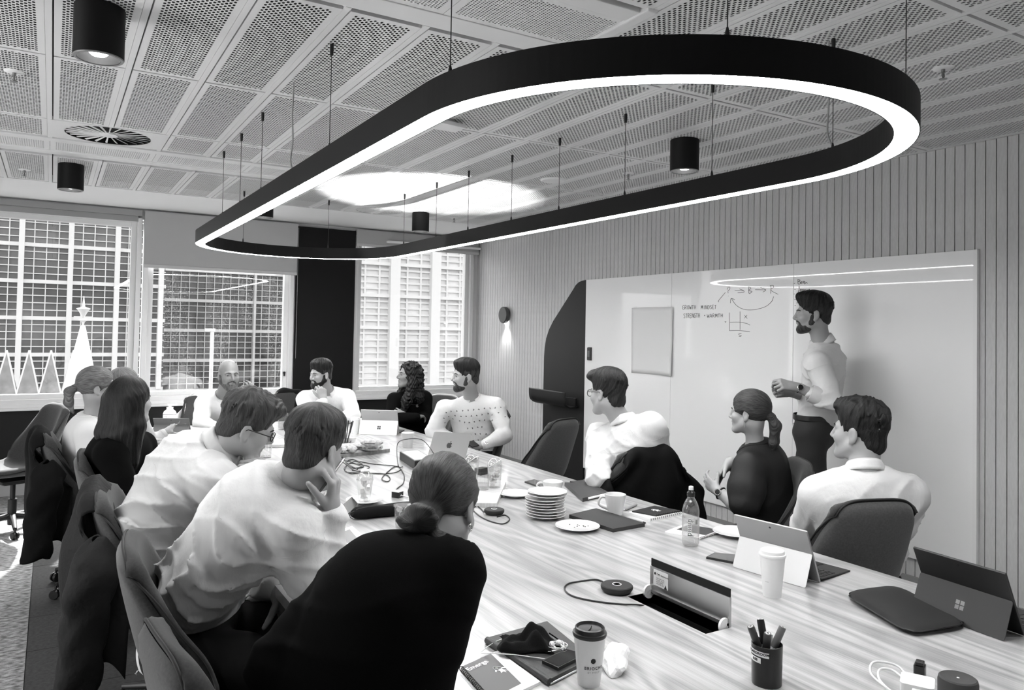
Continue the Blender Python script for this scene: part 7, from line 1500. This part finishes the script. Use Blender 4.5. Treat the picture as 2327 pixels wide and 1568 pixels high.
add('grey_shirt', 'person in a pale grey shirt and glasses leaning forward with hands at his mouth', H=(0.6679, 3.112, 1.208), hs=1.02, hf=(0.8968, -0.0369, -0.3945), hu=(0.2765, -0.1903, 0.8061), nk=(0.567, 3.175, 1.116), sr=(0.5443, 3.028, 1.007), sl=(0.6369, 3.368, 1.066), er=(0.7291, 3.029, 0.7813), wr=(0.7643, 3.013, 1.008), el=(0.8056, 3.389, 0.8587), wl=(0.7304, 3.22, 1.021), hp=(0.3758, 3.422, 0.592), kr=(0.6624, 3.018, 0.5469), kl=(0.7397, 3.381, 0.5133), ar=(0.6561, 3.092, 0.1378), al=(0.7399, 3.453, 0.0404), size=1.1, bow=.075,
    hands=dict(r=dict(d=(-0.6864, 0.2777, 0.6037), n=(-0.2535, 0.5234, -0.7013), curl=(.8, 1.0, .6), thumb=.4), l=dict(d=(-0.2804, 0.1447, 0.794), n=(-0.8568, 0.5154, -0.0186), curl=(.7, .8, .6))), top=dict(m=mat('shirt_greyish', .44, .85, spec=.2, bump=.4, bscale=24, bdist=.012, bstretch=(1, 1, .6), detail=4), wrinkle=.023, seams=True, grow=.02, step=.007), hair='tousled', hair_m=hair_brown, fade=stubble, glasses=True, seed=35)
pen_man = add('pen_man', 'person in a white shirt leaning on his elbow with a pen in his raised hand', H=(0.7224, 2.402, 1.21), hs=1.0, hf=(0.7594, 0.5548, -0.2511), hu=(0.1766, 0.09714, 1.007), nk=(0.6739, 2.458, 1.096), sr=(0.646, 2.314, 0.9859), sl=(0.7606, 2.64, 1.047), er=(0.7434, 2.379, 0.7769), wr=(0.7587, 2.339, 1.012), el=(0.7039, 2.931, 0.6811), wl=(0.6794, 2.629, 0.717), hp=(0.4267, 2.692, 0.5667), kr=(0.6336, 2.335, 0.5553), kl=(0.7636, 2.607, 0.5548), ar=(0.6602, 2.448, 0.1368), al=(0.7942, 2.721, 0.0172), size=1.1, bow=.075, skin=skin_fair,
    hands=dict(r=dict(d=(0.09763, -0.112, 1.002), n=(-0.7196, 0.5495, -0.01418), curl=(.75, 1.0, .6), thumb=.35), l=dict(d=(0.04886, -0.2388, -0.8019), n=(-0.6685, 0.05217, -0.01886), curl=(.25, .3, .2))), top=dict(m=shirt_white, wrinkle=.024, seams=True, grow=.02, step=.0078), hair='short', hair_m=hair_brown, fade=stubble, seed=38)
add('bun_woman', 'person in a loose black sweater with a low hair bun in the foreground', H=(0.8397, 1.702, 1.164), hs=.94, hf=(0.6812, 0.5361, -0.3937), hu=(0.09957, 0.2018, 1.006), nk=(0.7481, 1.597, 1.076), sr=(0.7794, 1.555, 1.053), sl=(0.6424, 1.78, 0.9737), er=(0.7074, 1.535, 0.8371), wr=(0.7903, 1.768, 0.7482), el=(0.4705, 1.771, 0.8195), wl=(0.6818, 1.927, 0.715), hp=(0.5362, 1.808, 0.6175), kr=(0.7564, 1.618, 0.5794), kl=(0.8335, 1.867, 0.4789), ar=(0.7935, 1.727, 0.1056), al=(0.8575, 1.984, -0.03689), fem=True, size=1.0, bow=.05, skin=skin_fair, fstep=.004,
    hands=dict(r=dict(d=(0.6006, 0.8053, 0.02751), n=(0.02916, 0.01239, -0.9995), fine=False)), top=dict(m=knit_black, knit=True, collar=False, cuff=False, wrinkle=.008, grow=.022, arm=.010, step=.009), hair='bun', hair_m=hair_brown, earring='hoop', seed=41)
# ---- pen in the raised hand, phone in the patterned man's hand
A, B = Vector((0.7201, 2.337, 1.085)), Vector((0.8144, 2.382, 1.178)); pen('slim silver pen held by the leaning man in the white shirt', A, B, .0042, mat('pen_silver', .45, .25, metal=.7), tip=silver, zo=0)
pm = thing('smartphone', 'dark phone held in the hands of the man in the patterned shirt', 'phone', (2.807, 5.225, 0.7153), .6); pm.rotation_euler = (.5, 0, .6); MB().box((-.06, -.033, -.004), (.06, .033, .004), bev=.002).build('body', dev_black, pm)
# ---- necklace, shirt motifs
root, S, base, top, on_surf = PEOPLE['turtleneck']; R = S['tR']
P = [on_surf(S['nk'] + R @ A_((.06 * math.sin(a), .12, -.02 - .055 * (1 + math.cos(a)) / 2 - .02))) for a in [-2.2 + .4 * i for i in range(12)]]; nk_ = MB().tube([Vector(p - base) for p in P], .0014, 6).build('necklace', chrome, top)
p = on_surf(S['nk'] + R @ A_((0, .14, -.11))) - base; MB().lathe([(0, 0), (.014, 0), (.014, .003), (0, .003)], 18, Tm(p, R[:, 0], R[:, 2])).build('pendant', chrome, nk_)
root, S, base, top, on_surf = PEOPLE['pattern_man']; R = S['tR']; rr = random.Random(2); mo_me = MB().box((-.0035, -.0008, -.006), (.0035, .0008, .006)).box((.002, -.0008, .002), (.008, .0008, .005)).mesh('motif'); mo_me.materials.append(mat('motif', .08, .6))
for i in range(-5, 6):
    for j in range(9):
        for sgn in (1,):
            p0 = S['nk'] + R @ A_((i * .043 + (.021 if j % 2 else 0), .135, -.05 - j * .052)); p = on_surf(p0, 16)
            if np.linalg.norm(p - p0) > .25: continue
            n_ = nrm(p0 - p); o = link('motif', mo_me, None, top); T_ = Tm(p - base, R[:, 0], nrm(p0 - p)); o.matrix_local = T_ @ Matrix.Rotation(rr.uniform(-1, 1), 4, 'Y')
root, S, base, top, on_surf = PEOPLE['bearded']; R = S['tR']; p = on_surf(S['nk'] + R @ A_((-.085, .2, -.13))) - base; MB().box((-.004, -.001, -.009), (.004, .001, .009)).box((-.009, -.001, -.004), (-.002, .001, .004)).mesh('x'); o = MB().box((-.003, -.001, -.008), (.003, .001, .008)).build('chest_mark', print_black, top); o.matrix_local = Tm(p, R[:, 0], R[:, 1])
